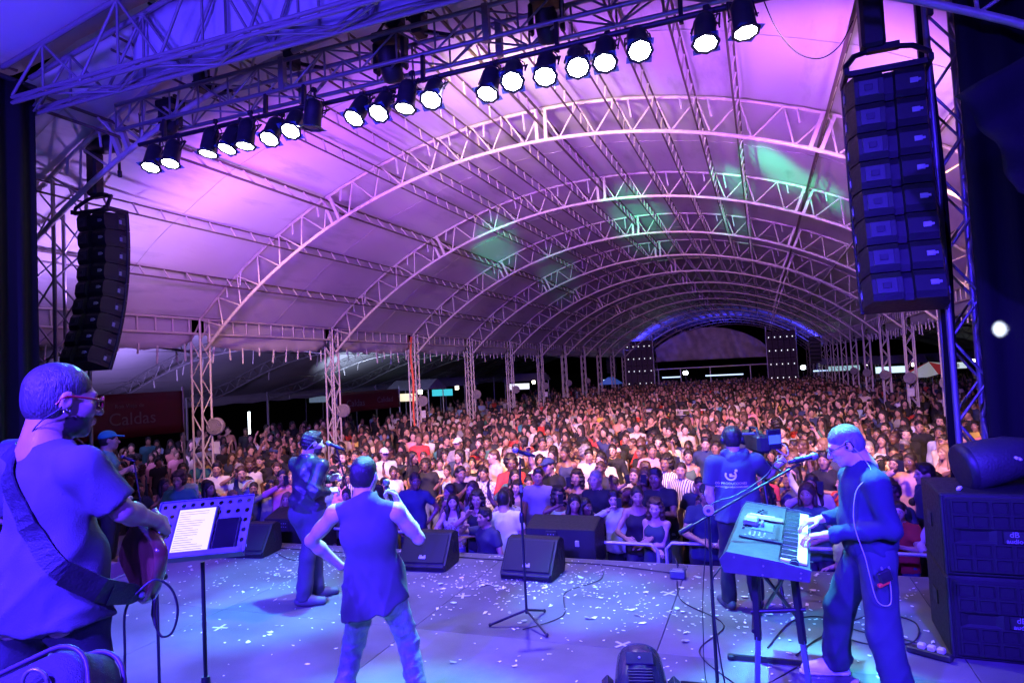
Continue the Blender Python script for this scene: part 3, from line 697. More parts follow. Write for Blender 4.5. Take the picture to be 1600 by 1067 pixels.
# ------------------------------------------------------------------ people: a body grown as one continuous surface
def _v(p): return np.asarray(p, np.float32)
class SDF:
    def __init__(s, k=.03): s.p = []; s.k = k; s.post = []
    def cone(s, a, b, ra, rb, k=None, clip=None, sub=False): s.p.append(('c', _v(a), _v(b), ra, rb, k or s.k, clip, sub)); return s
    def ell(s, c, r, M=None, k=None, clip=None, sub=False): s.p.append(('e', _v(c), _v(r), M, 0, k or s.k, clip, sub)); return s
    def rbox(s, c, h, rad, M=None, k=None, clip=None, sub=False): s.p.append(('b', _v(c), _v(h), M, rad, k or s.k, clip, sub)); return s
    def bounds(s):
        lo = np.full(3, 9e9); hi = -lo
        for q in s.p:
            if q[7]: continue
            if q[0] == 'c':
                for pt, r in ((q[1], q[3]), (q[2], q[4])): lo = np.minimum(lo, pt-r); hi = np.maximum(hi, pt+r)
            elif q[0] == 'e': r = max(q[2]) if q[3] is not None else q[2]; lo = np.minimum(lo, q[1]-r); hi = np.maximum(hi, q[1]+r)
            else: r = np.linalg.norm(q[2])+q[4] if q[3] is not None else q[2]+q[4]; lo = np.minimum(lo, q[1]-r); hi = np.maximum(hi, q[1]+r)
        return lo, hi
    def eval(s, X, Y, Z, infl=0.0):
        D = np.full((len(X), len(Y), len(Z)), .15, np.float32); AX = (X, Y, Z)
        for t, a, b, e, f, k, clip, sub in s.p:
            if t == 'c': r = max(e, f); lo = np.minimum(a, b)-r; hi = np.maximum(a, b)+r
            elif t == 'e': r = max(b) if e is not None else b; lo = a-r; hi = a+r
            else: r = (np.linalg.norm(b) if e is not None else b)+f; lo = a-r; hi = a+r
            m = .05 + k + infl
            sl = tuple(slice(np.searchsorted(AX[i], lo[i]-m), np.searchsorted(AX[i], hi[i]+m)) for i in range(3))
            x, y, z = X[sl[0]][:, None, None], Y[sl[1]][None, :, None], Z[sl[2]][None, None, :]
            if x.size == 0 or y.size == 0 or z.size == 0: continue
            if t == 'c':
                ab = b-a; l2 = float(ab @ ab)+1e-9
                h = np.clip(((x-a[0])*ab[0] + (y-a[1])*ab[1] + (z-a[2])*ab[2])/l2, 0, 1)
                d = np.sqrt((x-a[0]-h*ab[0])**2 + (y-a[1]-h*ab[1])**2 + (z-a[2]-h*ab[2])**2) - (e + (f-e)*h) - infl
            else:
                px, py, pz = x-a[0], y-a[1], z-a[2]
                if e is not None:
                    M = np.asarray(e, np.float32).T
                    px, py, pz = (M[i, 0]*px + M[i, 1]*py + M[i, 2]*pz for i in range(3))
                if t == 'e':
                    rr = b+infl
                    k0 = np.sqrt((px/rr[0])**2 + (py/rr[1])**2 + (pz/rr[2])**2); k1 = np.sqrt((px/rr[0]**2)**2 + (py/rr[1]**2)**2 + (pz/rr[2]**2)**2)
                    d = k0*(k0-1)/np.maximum(k1, 1e-6)
                else:
                    qx, qy, qz = np.abs(px)-b[0], np.abs(py)-b[1], np.abs(pz)-b[2]
                    d = np.sqrt(np.maximum(qx, 0)**2 + np.maximum(qy, 0)**2 + np.maximum(qz, 0)**2) + np.minimum(np.maximum(qx, np.maximum(qy, qz)), 0) - f - infl
            if clip is not None:
                for cp, cn in clip: d = np.maximum(d, (x-cp[0])*cn[0] + (y-cp[1])*cn[1] + (z-cp[2])*cn[2])
            E = D[sl]
            if sub:
                h = np.clip(.5 - .5*(E+d)/k, 0, 1); D[sl] = E + (-d-E)*h + k*h*(1-h)
            else:
                h = np.clip(.5 + .5*(E-d)/k, 0, 1); D[sl] = E + (d-E)*h - k*h*(1-h)
        x, y, z = X[:, None, None], Y[None, :, None], Z[None, None, :]
        for fn in s.post: D = fn(D, x, y, z)
        return D

def axis(lo, hi, step, fine):
    """grid line positions: step everywhere, finer inside the intervals of fine [(a, b, s)]"""
    out = [lo]; p = lo
    while p < hi:
        st = step
        for a, b, q in fine:
            if a-step*.5 <= p <= b: st = min(st, q)
        p += st; out.append(p)
    return np.array(out, np.float32)

def surfnet(D, X, Y, Z):
    """naive surface nets on a tensor grid -> vertices, quads"""
    I = D < 0; nx, ny, nz = D.shape
    cnt = np.zeros((nx-1, ny-1, nz-1), np.int8); sx = np.zeros(cnt.shape, np.float32); sy = sx.copy(); sz = sx.copy(); ne = sx.copy()
    C8 = [(0, 0, 0), (1, 0, 0), (0, 1, 0), (1, 1, 0), (0, 0, 1), (1, 0, 1), (0, 1, 1), (1, 1, 1)]
    for a, b, c in C8: cnt += I[a:nx-1+a, b:ny-1+b, c:nz-1+c]
    act = (cnt > 0) & (cnt < 8); ii, jj, kk = np.nonzero(act)
    P = np.zeros((len(ii), 3), np.float32); n = np.zeros(len(ii), np.float32)
    for a in range(8):
        for ax in range(3):
            if C8[a][ax]: continue
            b = list(C8[a]); b[ax] = 1
            a3 = (ii+C8[a][0], jj+C8[a][1], kk+C8[a][2]); b3 = (ii+b[0], jj+b[1], kk+b[2])
            da, db = D[a3], D[b3]; cr = (da < 0) != (db < 0)
            t = np.where(cr, da/np.where(cr, da-db, 1), 0)
            pa = np.stack([X[a3[0]], Y[a3[1]], Z[a3[2]]], 1); pb = np.stack([X[b3[0]], Y[b3[1]], Z[b3[2]]], 1)
            P += np.where(cr[:, None], pa + (pb-pa)*t[:, None], 0); n += cr
    P /= np.maximum(n, 1)[:, None]
    idx = np.full(act.shape, -1, np.int64); idx[ii, jj, kk] = np.arange(len(ii))
    Q = []
    for ax in range(3):
        o1, o2 = [(1, 2), (2, 0), (0, 1)][ax]
        s0 = [slice(1, -1)]*3; s0[ax] = slice(0, -1); s1 = list(s0); s1[ax] = slice(1, None)
        A, B = I[tuple(s0)], I[tuple(s1)]
        for flip, M in ((0, A & ~B), (1, ~A & B)):
            e = np.stack(np.nonzero(M), 1)
            if not len(e): continue
            for q in range(3):
                if q != ax: e[:, q] += 1
            def cell(d1, d2):
                c = e.copy(); c[:, o1] -= d1; c[:, o2] -= d2; return idx[c[:, 0], c[:, 1], c[:, 2]]
            q4 = np.stack([cell(1, 1), cell(0, 1), cell(0, 0), cell(1, 0)], 1)
            Q.append(q4[:, ::-1] if flip else q4)
    return P, (np.concatenate(Q) if Q else np.zeros((0, 4), int))

def sdf_mesh(name, S, step, fine=((), (), ()), m=None, infl=0.0, smooth=1):
    lo, hi = S.bounds(); pad = .03 + infl
    X, Y, Z = (axis(float(lo[i])-pad, float(hi[i])+pad, step, fine[i]) for i in range(3))
    D = S.eval(X, Y, Z, infl)
    D[0] = D[-1] = .1; D[:, 0] = D[:, -1] = .1; D[:, :, 0] = D[:, :, -1] = .1
    V, F = surfnet(D, X, Y, Z)
    for _ in range(smooth):
        acc = np.zeros_like(V); c = np.zeros(len(V))
        for a, b in ((0, 1), (1, 2), (2, 3), (3, 0)):
            np.add.at(acc, F[:, a], V[F[:, b]]); np.add.at(acc, F[:, b], V[F[:, a]]); np.add.at(c, F[:, a], 1); np.add.at(c, F[:, b], 1)
        V = V*.5 + .5*acc/np.maximum(c, 1)[:, None]
    return mesh_np(name, V, F, m, True), V

def unit(v): v = np.asarray(v, float); return v/max(np.linalg.norm(v), 1e-9)
def ik(a, c, l1, l2, hint):
    a, c = np.asarray(a, float), np.asarray(c, float); d = c-a; L = np.linalg.norm(d); L2 = min(L, (l1+l2)*.999); u = d/L
    c = a + u*L2; x = (l1*l1 - l2*l2 + L2*L2)/(2*L2); h = math.sqrt(max(l1*l1-x*x, 0)); w = np.asarray(hint, float); w = unit(w - (w@u)*u)
    return a + u*x + w*h, c
def frame(fwd, up=(0, 0, 1)):
    y = unit(fwd); z = np.asarray(up, float); x = unit(np.cross(y, z)); z = np.cross(x, y); return np.stack([x, y, z], 1)   # columns x, y, z

def head_sdf(S, c, M, s=1.0, fem=False, ears=True, detail=True):
    def T(x, y, z): return np.asarray(c) + M @ (np.array([x, y, z])*s)
    def r(*a): return np.array(a)*s
    S.ell(T(0, -.014, .035), r(.075, .096, .086), M, .02)
    S.ell(T(0, .034, -.02), r(.063, .066, .086), M, .03)
    S.ell(T(0, .042, -.076), r(.046 if not fem else .040, .046, .036), M, .03)
    S.ell(T(0, .076, -.098), r(.022, .018, .017), M, .02)
    for g in (-1, 1): S.ell(T(g*.044, .062, -.02), r(.024, .026, .024), M, .025)
    S.cone(T(0, -.03, -.05), T(0, -.045, -.17), .057*s if not fem else .047*s, .062*s if not fem else .05*s, .035)
    if detail:
        S.cone(T(-.034, .083, .026), T(.034, .083, .026), .011*s, .011*s, .02)
        for g in (-1, 1): S.ell(T(g*.033, .104, .004), r(.017, .017, .013), M, .012, sub=True)
        for g in (-1, 1): S.ell(T(g*.032, .079, .004), r(.0135, .0135, .0135), M, .004)
        S.cone(T(0, .096, .012), T(0, .119, -.030), .0085*s, .0135*s, .012)
        for g in (-1, 1): S.ell(T(g*.013, .105, -.033), r(.0095, .011, .009), M, .007)
        for g in (-1, 1):
            S.cone(T(0, .104, -.0565), T(g*.024, .088, -.060), .0065*s, .004*s, .006); S.cone(T(0, .102, -.067), T(g*.021, .088, -.064), .0075*s, .004*s, .006)
    if ears:
        E = M @ np.asarray(rotxyz(-12, 0, 0))
        for g in (-1, 1):
            S.ell(T(g*.079, -.008, .0), r(.011, .021, .033), E, .008)
            if detail: S.ell(T(g*.09, -.004, .004), r(.008, .011, .019), E, .006, sub=True)

def hand_sdf(S, wrist, d, n, side, s=1.0, curl=(18, 22, 26, 30), spread=6, bends=None, thumb=(.6, .75), k=.006, fr=.0085):
    """d: wrist to knuckles, n: back-of-hand normal, side: direction (unit) towards the thumb"""
    d = unit(d); n = unit(n - (n@d)*d); t = unit(side - (np.dot(side, d))*d - np.dot(side, n)*n); w = np.asarray(wrist, float)
    def P(a, b, c): return w + (d*a + t*b + n*c)*s
    for b0, b1 in ((.018, .028), (.006, .009), (-.006, -.010), (-.017, -.028)):
        S.cone(P(0, b0*.8, 0), P(.085, b1, 0), .017*s, .0135*s, .014)
    L = ((.045, .027, .022), (.050, .031, .024), (.046, .029, .023), (.036, .022, .020))
    for i, b in enumerate((.030, .0095, -.0105, -.030)):
        p = P(.088 - .006*abs(i-1.2), b, 0); a = 0; sp = R(spread*(1.2-i))
        base = d*math.cos(sp) + t*math.sin(sp)
        for j in range(3):
            a += R(curl[i] if bends is None else bends[i][j]); q = p + (base*math.cos(a) - n*math.sin(a))*L[i][j]*s
            S.cone(p, q, (fr - .0006*j)*s, (fr - .0006*(j+1))*s, k); p = q
    p = P(.022, .026, -.004); q = p + (d*.5 + t*.75 - n*.35*thumb[0])*.040*s; S.cone(p, q, .0145*s, .0115*s, .012)
    e = q + unit(d*.85 + t*(.45-.5*thumb[1]) - n*.45*thumb[1])*.032*s; S.cone(q, e, .0105*s, .0095*s, k); S.cone(e, e + unit(d*.9 + t*(.2-.6*thumb[1]) - n*.5*thumb[1])*.026*s, .0095*s, .008*s, k)

def arm_sdf(S, sh, el, wr, f=1.0, k=.025):
    sh, el, wr = (np.asarray(p, float) for p in (sh, el, wr))
    S.ell(sh, np.array([.058, .056, .056])*f, None, .03); S.cone(sh, sh*.35+el*.65, .051*f, .043*f, k); S.cone(sh*.5+el*.5, el, .044*f, .037*f, k)
    m = el*.72+wr*.28; S.cone(el, m, .038*f, .041*f, k); S.cone(m, wr, .041*f, .026*f, k)
def leg_sdf(S, hip, kn, an, toe, f=1.0, k=.03, foot=True):
    hip, kn, an, toe = (np.asarray(p, float) for p in (hip, kn, an, toe))
    S.cone(hip, kn, .088*f, .056*f, k); m = kn*.68+an*.32; back = unit(an-hip); fw = unit(np.array([toe[0]-an[0], toe[1]-an[1], 0]))
    S.cone(kn, m - fw*.018, .055*f, .058*f, k); S.cone(m - fw*.012, an, .055*f, .037*f, k)
    if foot: shoe_sdf(S, an, toe, .92)
def shoe_sdf(S, an, toe, f=1.0):
    an, toe = np.asarray(an, float), np.asarray(toe, float); fw = unit([toe[0]-an[0], toe[1]-an[1], 0]); z = toe[2]
    h = np.array([an[0], an[1], z]) - fw*.045
    S.cone(h + [0, 0, .045*f], h + fw*.12 + [0, 0, .042*f], .043*f, .042*f, .02, [((0, 0, z), (0, 0, -1))])
    S.cone(h + fw*.10 + [0, 0, .040*f], h + fw*.235 + [0, 0, .030*f], .046*f, .036*f, .02, [((0, 0, z), (0, 0, -1))])
    S.cone(an + [0, 0, .03], h + fw*.05 + [0, 0, .05], .042*f, .045*f, .02)

def torso_sdf(S, J, fem=False, f=1.0):
    pel, chest, nb, shl, shr = J['pelvis'], J['chest'], J['neck'], J['shl'], J['shr']; M = J['T']; MP = J.get('TP', M)
    wd = .9 if fem else 1.0
    S.ell(pel, np.array([.165 if not fem else .17, .112, .115])*f, MP, .05); S.ell(pel*.5+chest*.5, np.array([.142*wd, .098, .17])*f, M, .06)
    S.ell(chest, np.array([.165*wd, .112, .165])*f, M, .05)
    for g in (-1, 1): S.ell(pel + MP @ np.array([g*.075, -.055, -.045]), np.array([.085, .08, .09])*f, MP, .04)
    for sh in (shl, shr): S.cone(nb + M @ np.array([0, -.015, -.02]), sh, .055*f*wd, .05*f*wd, .05)
    S.cone(chest + M @ np.array([0, -.01, .08]), nb, .10*f*wd, .058*f*wd, .05)
    if fem:
        for g in (-1, 1): S.ell(chest + M @ np.array([g*.072, .085, -.015]), np.array([.062, .058, .062])*f, M, .04)
    else:
        for g in (-1, 1): S.ell(chest + M @ np.array([g*.075, .07, .03]), np.array([.075, .045, .06])*f, M, .04)

def joints(pelvis, lean=(0, 0), turn=0, face=None, look=(0, 1, 0), h=1.0, sw=.19, fem=False, hip_turn=0, headoff=(0, 0, 0)):
    """lean: (right, forward) in metres of the neck over the pelvis; turn/hip_turn: yaw of shoulders/hips in degrees"""
    J = {'fem': fem}; p = np.asarray(pelvis, float); J['pelvis'] = p
    nb = p + np.array([lean[0], lean[1], .515*h - .3*(lean[0]**2+lean[1]**2)]); up = unit(nb-p)
    a = R(turn); fw = np.array([-math.sin(a), math.cos(a), 0]); J['T'] = frame(unit(fw - (fw@up)*up), up)
    b = R(hip_turn); fh = np.array([-math.sin(b), math.cos(b), 0]); J['TP'] = frame(fh)
    J['neck'] = nb; J['chest'] = p + (nb-p)*.66; M = J['T']; w = sw*(.88 if fem else 1)*h
    J['shl'] = nb + M @ np.array([-w, -.01, -.065*h]); J['shr'] = nb + M @ np.array([w, -.01, -.065*h])
    J['hipl'] = p + J['TP'] @ np.array([-.095*h, 0, -.03]); J['hipr'] = p + J['TP'] @ np.array([.095*h, 0, -.03])
    lk = unit(look); hu = unit(np.array([0, 0, 1.0]) + .35*(up-[0, 0, 1])); J['H'] = frame(lk, hu); J['hM'] = J['H']
    J['head'] = nb + up*.155*h + J['H'] @ np.array([0, .032, 0]) + np.asarray(headoff)
    return J

def folds(amp, fz=46, warp=1.0, seed=0, fn=None):
    def post(D, x, y, z):
        q1 = 1 - np.abs(np.sin(z*fz*.36 + x*17*(1 if seed % 2 else -1) + 1.7*np.sin(y*9+z*6+seed))); q2 = 1 - np.abs(np.sin(z*fz*.30 - x*13 + y*10 + 1.9*np.sin(x*7+seed*2)))
        w = -1.3*q1**3 - 1.1*q2**3 + .45*np.sin(z*fz + 2.2*np.sin(x*13+seed)*warp + 2.0*np.sin(y*11+seed*1.7)*warp) + .6*np.sin(z*fz*.47 - x*31 + y*19 + seed) + .35*np.sin(x*43+z*21+seed*3)
        k = amp if fn is None else amp*fn(x, y, z)
        return D + k*w.astype(np.float32) if not np.isscalar(w) else D
    return post
def plane(pt, n):
    def post(D, x, y, z): return np.maximum(D, (x-pt[0])*n[0] + (y-pt[1])*n[1] + (z-pt[2])*n[2])
    return post

# skin with painted features (lips, brows, eyes are colours of the face itself)
def skin_mat(name, objcol=True, col=(.4, .25, .18)):
    m = bpy.data.materials.new(name); m.use_nodes = True; nt = m.node_tree; N = nt.nodes; L = nt.links; b = N['Principled BSDF']
    b.inputs['Roughness'].default_value = .42; b.inputs['Specular IOR Level'].default_value = .45
    b.inputs['Subsurface Weight'].default_value = 0
    oi = N.new('ShaderNodeObjectInfo'); base = oi.outputs['Color']
    if not objcol:
        rg = N.new('ShaderNodeRGB'); rg.outputs[0].default_value = (*col, 1); base = rg.outputs[0]
    tc = N.new('ShaderNodeTexCoord'); nz = N.new('ShaderNodeTexNoise'); nz.inputs['Scale'].default_value = 18; nz.inputs['Detail'].default_value = 6; L.new(tc.outputs['Object'], nz.inputs[0])
    mr = N.new('ShaderNodeMapRange'); mr.inputs[1].default_value = .3; mr.inputs[2].default_value = .7; mr.inputs[3].default_value = .86; mr.inputs[4].default_value = 1.1; L.new(nz.outputs[0], mr.inputs[0])
    m1 = N.new('ShaderNodeMix'); m1.data_type = 'RGBA'; m1.blend_type = 'MULTIPLY'; m1.inputs[0].default_value = 1; L.new(base, m1.inputs[6]); L.new(mr.outputs[0], m1.inputs[7])
    at = N.new('ShaderNodeAttribute'); at.attribute_name = 'feature'
    m2 = N.new('ShaderNodeMix'); m2.data_type = 'RGBA'; L.new(at.outputs['Alpha'], m2.inputs[0]); L.new(m1.outputs[2], m2.inputs[6]); L.new(at.outputs['Color'], m2.inputs[7])
    L.new(m2.outputs[2], b.inputs['Base Color'])
    bp = N.new('ShaderNodeBump'); bp.inputs['Strength'].default_value = .12; bp.inputs['Distance'].default_value = .004
    n2 = N.new('ShaderNodeTexNoise'); n2.inputs['Scale'].default_value = 160; L.new(tc.outputs['Object'], n2.inputs[0]); L.new(n2.outputs[0], bp.inputs['Height']); L.new(bp.outputs[0], b.inputs['Normal'])
    return m
M_skin = skin_mat('skin')
def paint_face(me, V, c, M, s=1.0, fem=False, beard=0.0, brow=(.03, .022, .018), scalp=0):
    q = (V - np.asarray(c)) @ M / s; A = np.zeros((len(V), 4), np.float32); x, y, z = q[:, 0], q[:, 1], q[:, 2]; ax = np.abs(x)
    def put(w, col):
        w = np.clip(w, 0, 1)[:, None]; A[:, :3] = np.where(A[:, 3:] > 0, A[:, :3]*(1-w) + w*np.array(col), np.array(col)*(w > 0) + A[:, :3]*(w <= 0)); A[:, 3] = np.maximum(A[:, 3], w[:, 0])
    front = y > .045
    if scalp:
        w = np.clip((z - .045 - .9*np.maximum(y-.02, 0)*0)/.02, 0, 1)*(y < .085) + np.clip((z+.055)/.02, 0, 1)*np.clip((-.012-y)/.014, 0, 1); w *= (z > -.075) & ~((ax > .068) & (z < .036) & (y > -.035))
        put(np.clip(w, 0, 1)*scalp*np.clip((.092-y)/.02, 0, 1), (.028, .022, .02))
    if beard:
        ring = ((z < -.048) & (y > .0) & (np.hypot(ax, (z+.062)*1.6) > .027)) | ((z < -.038) & (z > -.054) & (ax < .03) & (y > .08))
        put(np.where(ring & (z > -.125), beard, 0), (.02, .016, .014))
    put(np.where(front & (np.abs(z+.0625) < .0125*(1-ax/.03)) & (ax < .028) & (y > .075), .75, 0), (.36, .10, .09) if fem else (.30, .14, .12))
    bz = .026 + .05*ax - 1.0*np.maximum(ax-.03, 0)
    put(np.where(front & (ax > .012) & (ax < .052) & (np.abs(z-bz) < (.0034 if fem else .005)), .75, 0), brow)
    e = np.hypot(ax-.032, (z-.003)*1.7); put(np.where(front & (e < .0145), 1, 0), (.62, .58, .55))
    put(np.where(front & (np.hypot(ax-.032, z-.003) < .0078), 1, 0), (.015, .01, .008))
    put(np.where(front & (e > .012) & (e < .0185) & (z > .004), .5, 0), (.02, .015, .013))
    at = me.color_attributes.new('feature', 'FLOAT_COLOR', 'POINT'); at.data.foreach_set('color', A.ravel())

def hair_sdf(c, M, s, style, seed=0):
    """short, fade, long, bob, pony, bun, curly, afro, buzz"""
    S = SDF(.012)
    def T(x, y, z): return np.asarray(c) + M @ (np.array([x, y, z])*s)
    def r(*a): return np.array(a)*s
    rr = random.Random(seed)
    th = dict(short=.013, fade=.010, buzz=.005, long=.016, bob=.018, pony=.010, bun=.010, curly=.028, afro=.05)[style]
    bk = .030 if style == 'afro' else (.012 if style == 'curly' else 0)
    S.ell(T(0, -.014-bk, .037), r(.0755+th*.8, .0965+th*.8-bk*.6, .0865+th), M, .02)
    if style in ('short', 'fade', 'buzz'):
        S.ell(T(0, -.035, -.01), r(.073+th*.5, .072+th*.6, .075), M, .02)
        if style == 'short': S.cone(T(-.035, .05, .106), T(.035, .05, .106), .020*s, .020*s, .03)
    if style == 'long':
        for g in (-1, 1):
            S.cone(T(g*.07, -.01, .02), T(g*.092, .01, -.13), .03*s, .034*s, .03); S.cone(T(g*.092, .01, -.13), T(g*.098, .045, -.27), .034*s, .024*s, .03)
        S.ell(T(0, -.07, -.1), r(.098, .05, .19), M, .04); S.ell(T(0, -.085, -.24), r(.085, .04, .13), M, .04)
    if style == 'bob':
        for g in (-1, 1): S.cone(T(g*.072, -.005, .02), T(g*.086, .02, -.12), .03*s, .026*s, .03)
        S.ell(T(0, -.05, -.05), r(.09, .06, .10), M, .03)
    if style == 'curly':
        for g in (-1, 1): S.ell(T(g*.085, -.02, -.07), r(.04, .06, .12), M, .03)
        S.ell(T(0, -.06, -.08), r(.10, .06, .16), M, .03)
    if style == 'pony':
        S.ell(T(0, -.03, -.01), r(.074, .075, .075), M, .02); S.ell(T(0, -.115, .03), r(.026, .03, .026), M, .015)
        S.cone(T(0, -.125, .02), T(rr.choice((-1, 1))*.03, -.13, -.20), .026*s, .014*s, .02)
    if style == 'bun':
        S.ell(T(0, -.03, -.01), r(.074, .075, .075), M, .02); S.ell(T(0, -.09, .105), r(.04, .04, .036), M, .012)
    # keep the face, and the ears of short cuts, free
    fl = dict(short=.066, fade=.068, buzz=.064, afro=.082).get(style, .074)
    S.ell(T(0, .118, -.05), r(.070, .085, fl + .052), M, .012, sub=True)
    if style in ('short', 'fade', 'buzz'):
        for g in (-1, 1): S.ell(T(g*.085, .012, -.02), r(.030, .030, .045), M, .01, sub=True)
        S.cone(T(-.11, -.03, -.13), T(.11, -.03, -.13), .055*s, .055*s, .01, sub=True)
    am = dict(short=.0022, fade=.0014, buzz=.0006, long=.0028, bob=.0028, pony=.0012, bun=.0014, curly=.008, afro=.007)[style]
    iM = np.asarray(M).T; cc = np.asarray(c)
    def nz(D, x, y, z):
        X = iM[0, 0]*(x-cc[0]) + iM[0, 1]*(y-cc[1]) + iM[0, 2]*(z-cc[2]); Y = iM[1, 0]*(x-cc[0]) + iM[1, 1]*(y-cc[1]) + iM[1, 2]*(z-cc[2]); Zz = iM[2, 0]*(x-cc[0]) + iM[2, 1]*(y-cc[1]) + iM[2, 2]*(z-cc[2])
        fr = 170 if style not in ('curly', 'afro') else 95
        return D + (am*(np.sin(X*fr+seed)*np.sin(Y*fr*.9+2*np.sin(Zz*40)) + .6*np.sin(X*fr*.5+Zz*fr*.35+seed*2) + (np.sin(Zz*fr+Y*40) if style in ('curly', 'afro', 'short') else 0))).astype(np.float32)
    S.post.append(nz); return S
def cap_sdf(c, M, s):
    S = SDF(.008)
    def T(x, y, z): return np.asarray(c) + M @ (np.array([x, y, z])*s)
    S.ell(T(0, -.014, .042), np.array([.089, .109, .092])*s, M, .01, [(T(0, 0, .038), -(M @ np.array([0, -.15, 1.0])))])
    S.rbox(T(0, .125, .052), np.array([.062, .055, .003])*s, .004, M @ np.asarray(rotxyz(-8, 0, 0)), .01); return S

def fabric(name, col, rough=.85, objcol=False, bump=.35, bscale=220, wr=.55, wscale=5.5, **k):
    new = name not in MATS; m = mat(name, col, rough, 0, .12, 7, bump, bscale, objcol=objcol, **k)
    if new and wr:      # soft creases on top of the weave
        nt = m.node_tree; N = nt.nodes; L = nt.links; b = N['Principled BSDF']; old = b.inputs['Normal'].links[0].from_socket
        tc = N.new('ShaderNodeTexCoord'); mp = N.new('ShaderNodeMapping'); mp.inputs['Scale'].default_value = (1, 1, .55); mp.inputs['Rotation'].default_value = (.3, .5, .2); L.new(tc.outputs['Object'], mp.inputs[0])
        nz = N.new('ShaderNodeTexNoise'); nz.noise_type = 'RIDGED_MULTIFRACTAL'; nz.inputs['Scale'].default_value = wscale; nz.inputs['Detail'].default_value = 2.2; nz.inputs['Distortion'].default_value = .6; L.new(mp.outputs[0], nz.inputs['Vector'])
        bp = N.new('ShaderNodeBump'); bp.inputs['Strength'].default_value = wr; bp.inputs['Distance'].default_value = .022; L.new(nz.outputs[0], bp.inputs['Height']); L.new(old, bp.inputs['Normal']); L.new(bp.outputs[0], b.inputs['Normal'])
    return m
M_hair = mat('dark_hair', (.016, .012, .010), .42, 0, .3, 40, .7, 190, objcol=True, stretch=(1, 1, .25))
# ------------------------------------------------------------------ the band
VIEWYAW = .358971
SKIN_A, SKIN_B, SKIN_C = (.56, .39, .32, 1), (.42, .26, .20, 1), (.20, .105, .07, 1)
def hero(name_label, loc, J, fem=False, skin=SKIN_A, hair='short', hcol=(.02, .016, .014, 1), hs=1.0, arms=(), legs=(), hands=(), beard=0, f=1.0, ears=True):
    """arms: (sh, el, wr), legs: (hip, kn, an, toe), hands: kwargs; J joints in local axes (x camera right, y away, z up)"""
    t = thing('person', name_label, 'person', loc, VIEWYAW)
    S = SDF(.03); torso_sdf(S, J, fem, f*.90); head_sdf(S, J['head'], J['hM'], hs, fem, ears)
    for a in arms: arm_sdf(S, *a, f=f)
    for l in legs: leg_sdf(S, *l, f=f*.72, foot=False)
    fx, fy, fz = [], [], []
    def fine(c, r, s):
        fx.append((c[0]-r, c[0]+r, s)); fy.append((c[1]-r, c[1]+r, s)); fz.append((c[2]-r, c[2]+r, s))
    fine(J['head'], .145, .0062)
    for h in hands:
        hand_sdf(S, **h); c = np.asarray(h['wrist'], float) + unit(h['d'])*.09; fine(c, .12, .005)
    me, V = sdf_mesh('body', S, .016, (fx, fy, fz), M_skin); paint_face(me, V, J['head'], J['hM'], hs, fem, beard, scalp=.85)
    b = add('body', me, t); b.color = skin
    H = hair_sdf(J['head'], J['hM'], hs, hair, 3); hm, _ = sdf_mesh('hair', H, .0065, m=M_hair); o = add('hair', hm, t); o.color = hcol
    t['J'] = 0; del t['J']; return t
def garment(t, name, m, build, step=.011, infl=0, k=.03, post=(), color=None, smooth=1):
    S = SDF(k); build(S); S.post += list(post); me, V = sdf_mesh(name, S, step, m=m, infl=infl, smooth=smooth)
    o = add(name, me, t)
    if color: o.color = color
    return o
def trousers(J, legs, f=1.0, wide=(.105, .072, .066), top=.03, hemcut=.02):
    def b(S):
        S.ell(J['pelvis'], np.array([.172, .125, .125])*f, J['TP'], .05, [(J['pelvis'] + np.array([0, 0, top]), (0, 0, 1))])
        for g in (-1, 1): S.ell(J['pelvis'] + J['TP'] @ np.array([g*.072, -.045, -.05])*f, np.array([.088, .084, .10])*f, J['TP'], .04, [(J['pelvis'] + np.array([0, 0, top]), (0, 0, 1))])
        for hip, kn, an, toe in legs:
            hip, kn, an = (np.asarray(p, float) for p in (hip, kn, an)); d = unit(an-kn)
            S.cone(hip, kn, wide[0]*f, wide[1]*f, .04, [(J['pelvis'] + np.array([0, 0, top]), (0, 0, 1))]); S.cone(kn, an + d*hemcut, wide[1]*f, wide[2]*f, .03, [(an + d*hemcut, d)])
    return b
def shoes(t, legs, m, f=1.0, name='shoe', color=None, sole=None):
    for hip, kn, an, toe in legs:
        S = SDF(.02); shoe_sdf(S, an, toe, 1.12*f); me, _ = sdf_mesh(name, S, .009, m=m); o = add(name, me, t)
        if color: o.color = color
        if sole:
            S2 = SDF(.015); fw = unit([toe[0]-an[0], toe[1]-an[1], 0]); h = np.array([an[0], an[1], toe[2]]) - fw*.05
            S2.cone(h, h+fw*.25, .052*f, .046*f, .02, [((0, 0, toe[2]+.004), (0, 0, -1)), ((0, 0, toe[2]+.03), (0, 0, 1))]); me, _ = sdf_mesh('sole', S2, .009, m=sole); add('sole', me, o)
A3 = lambda *p: np.array(p, float)

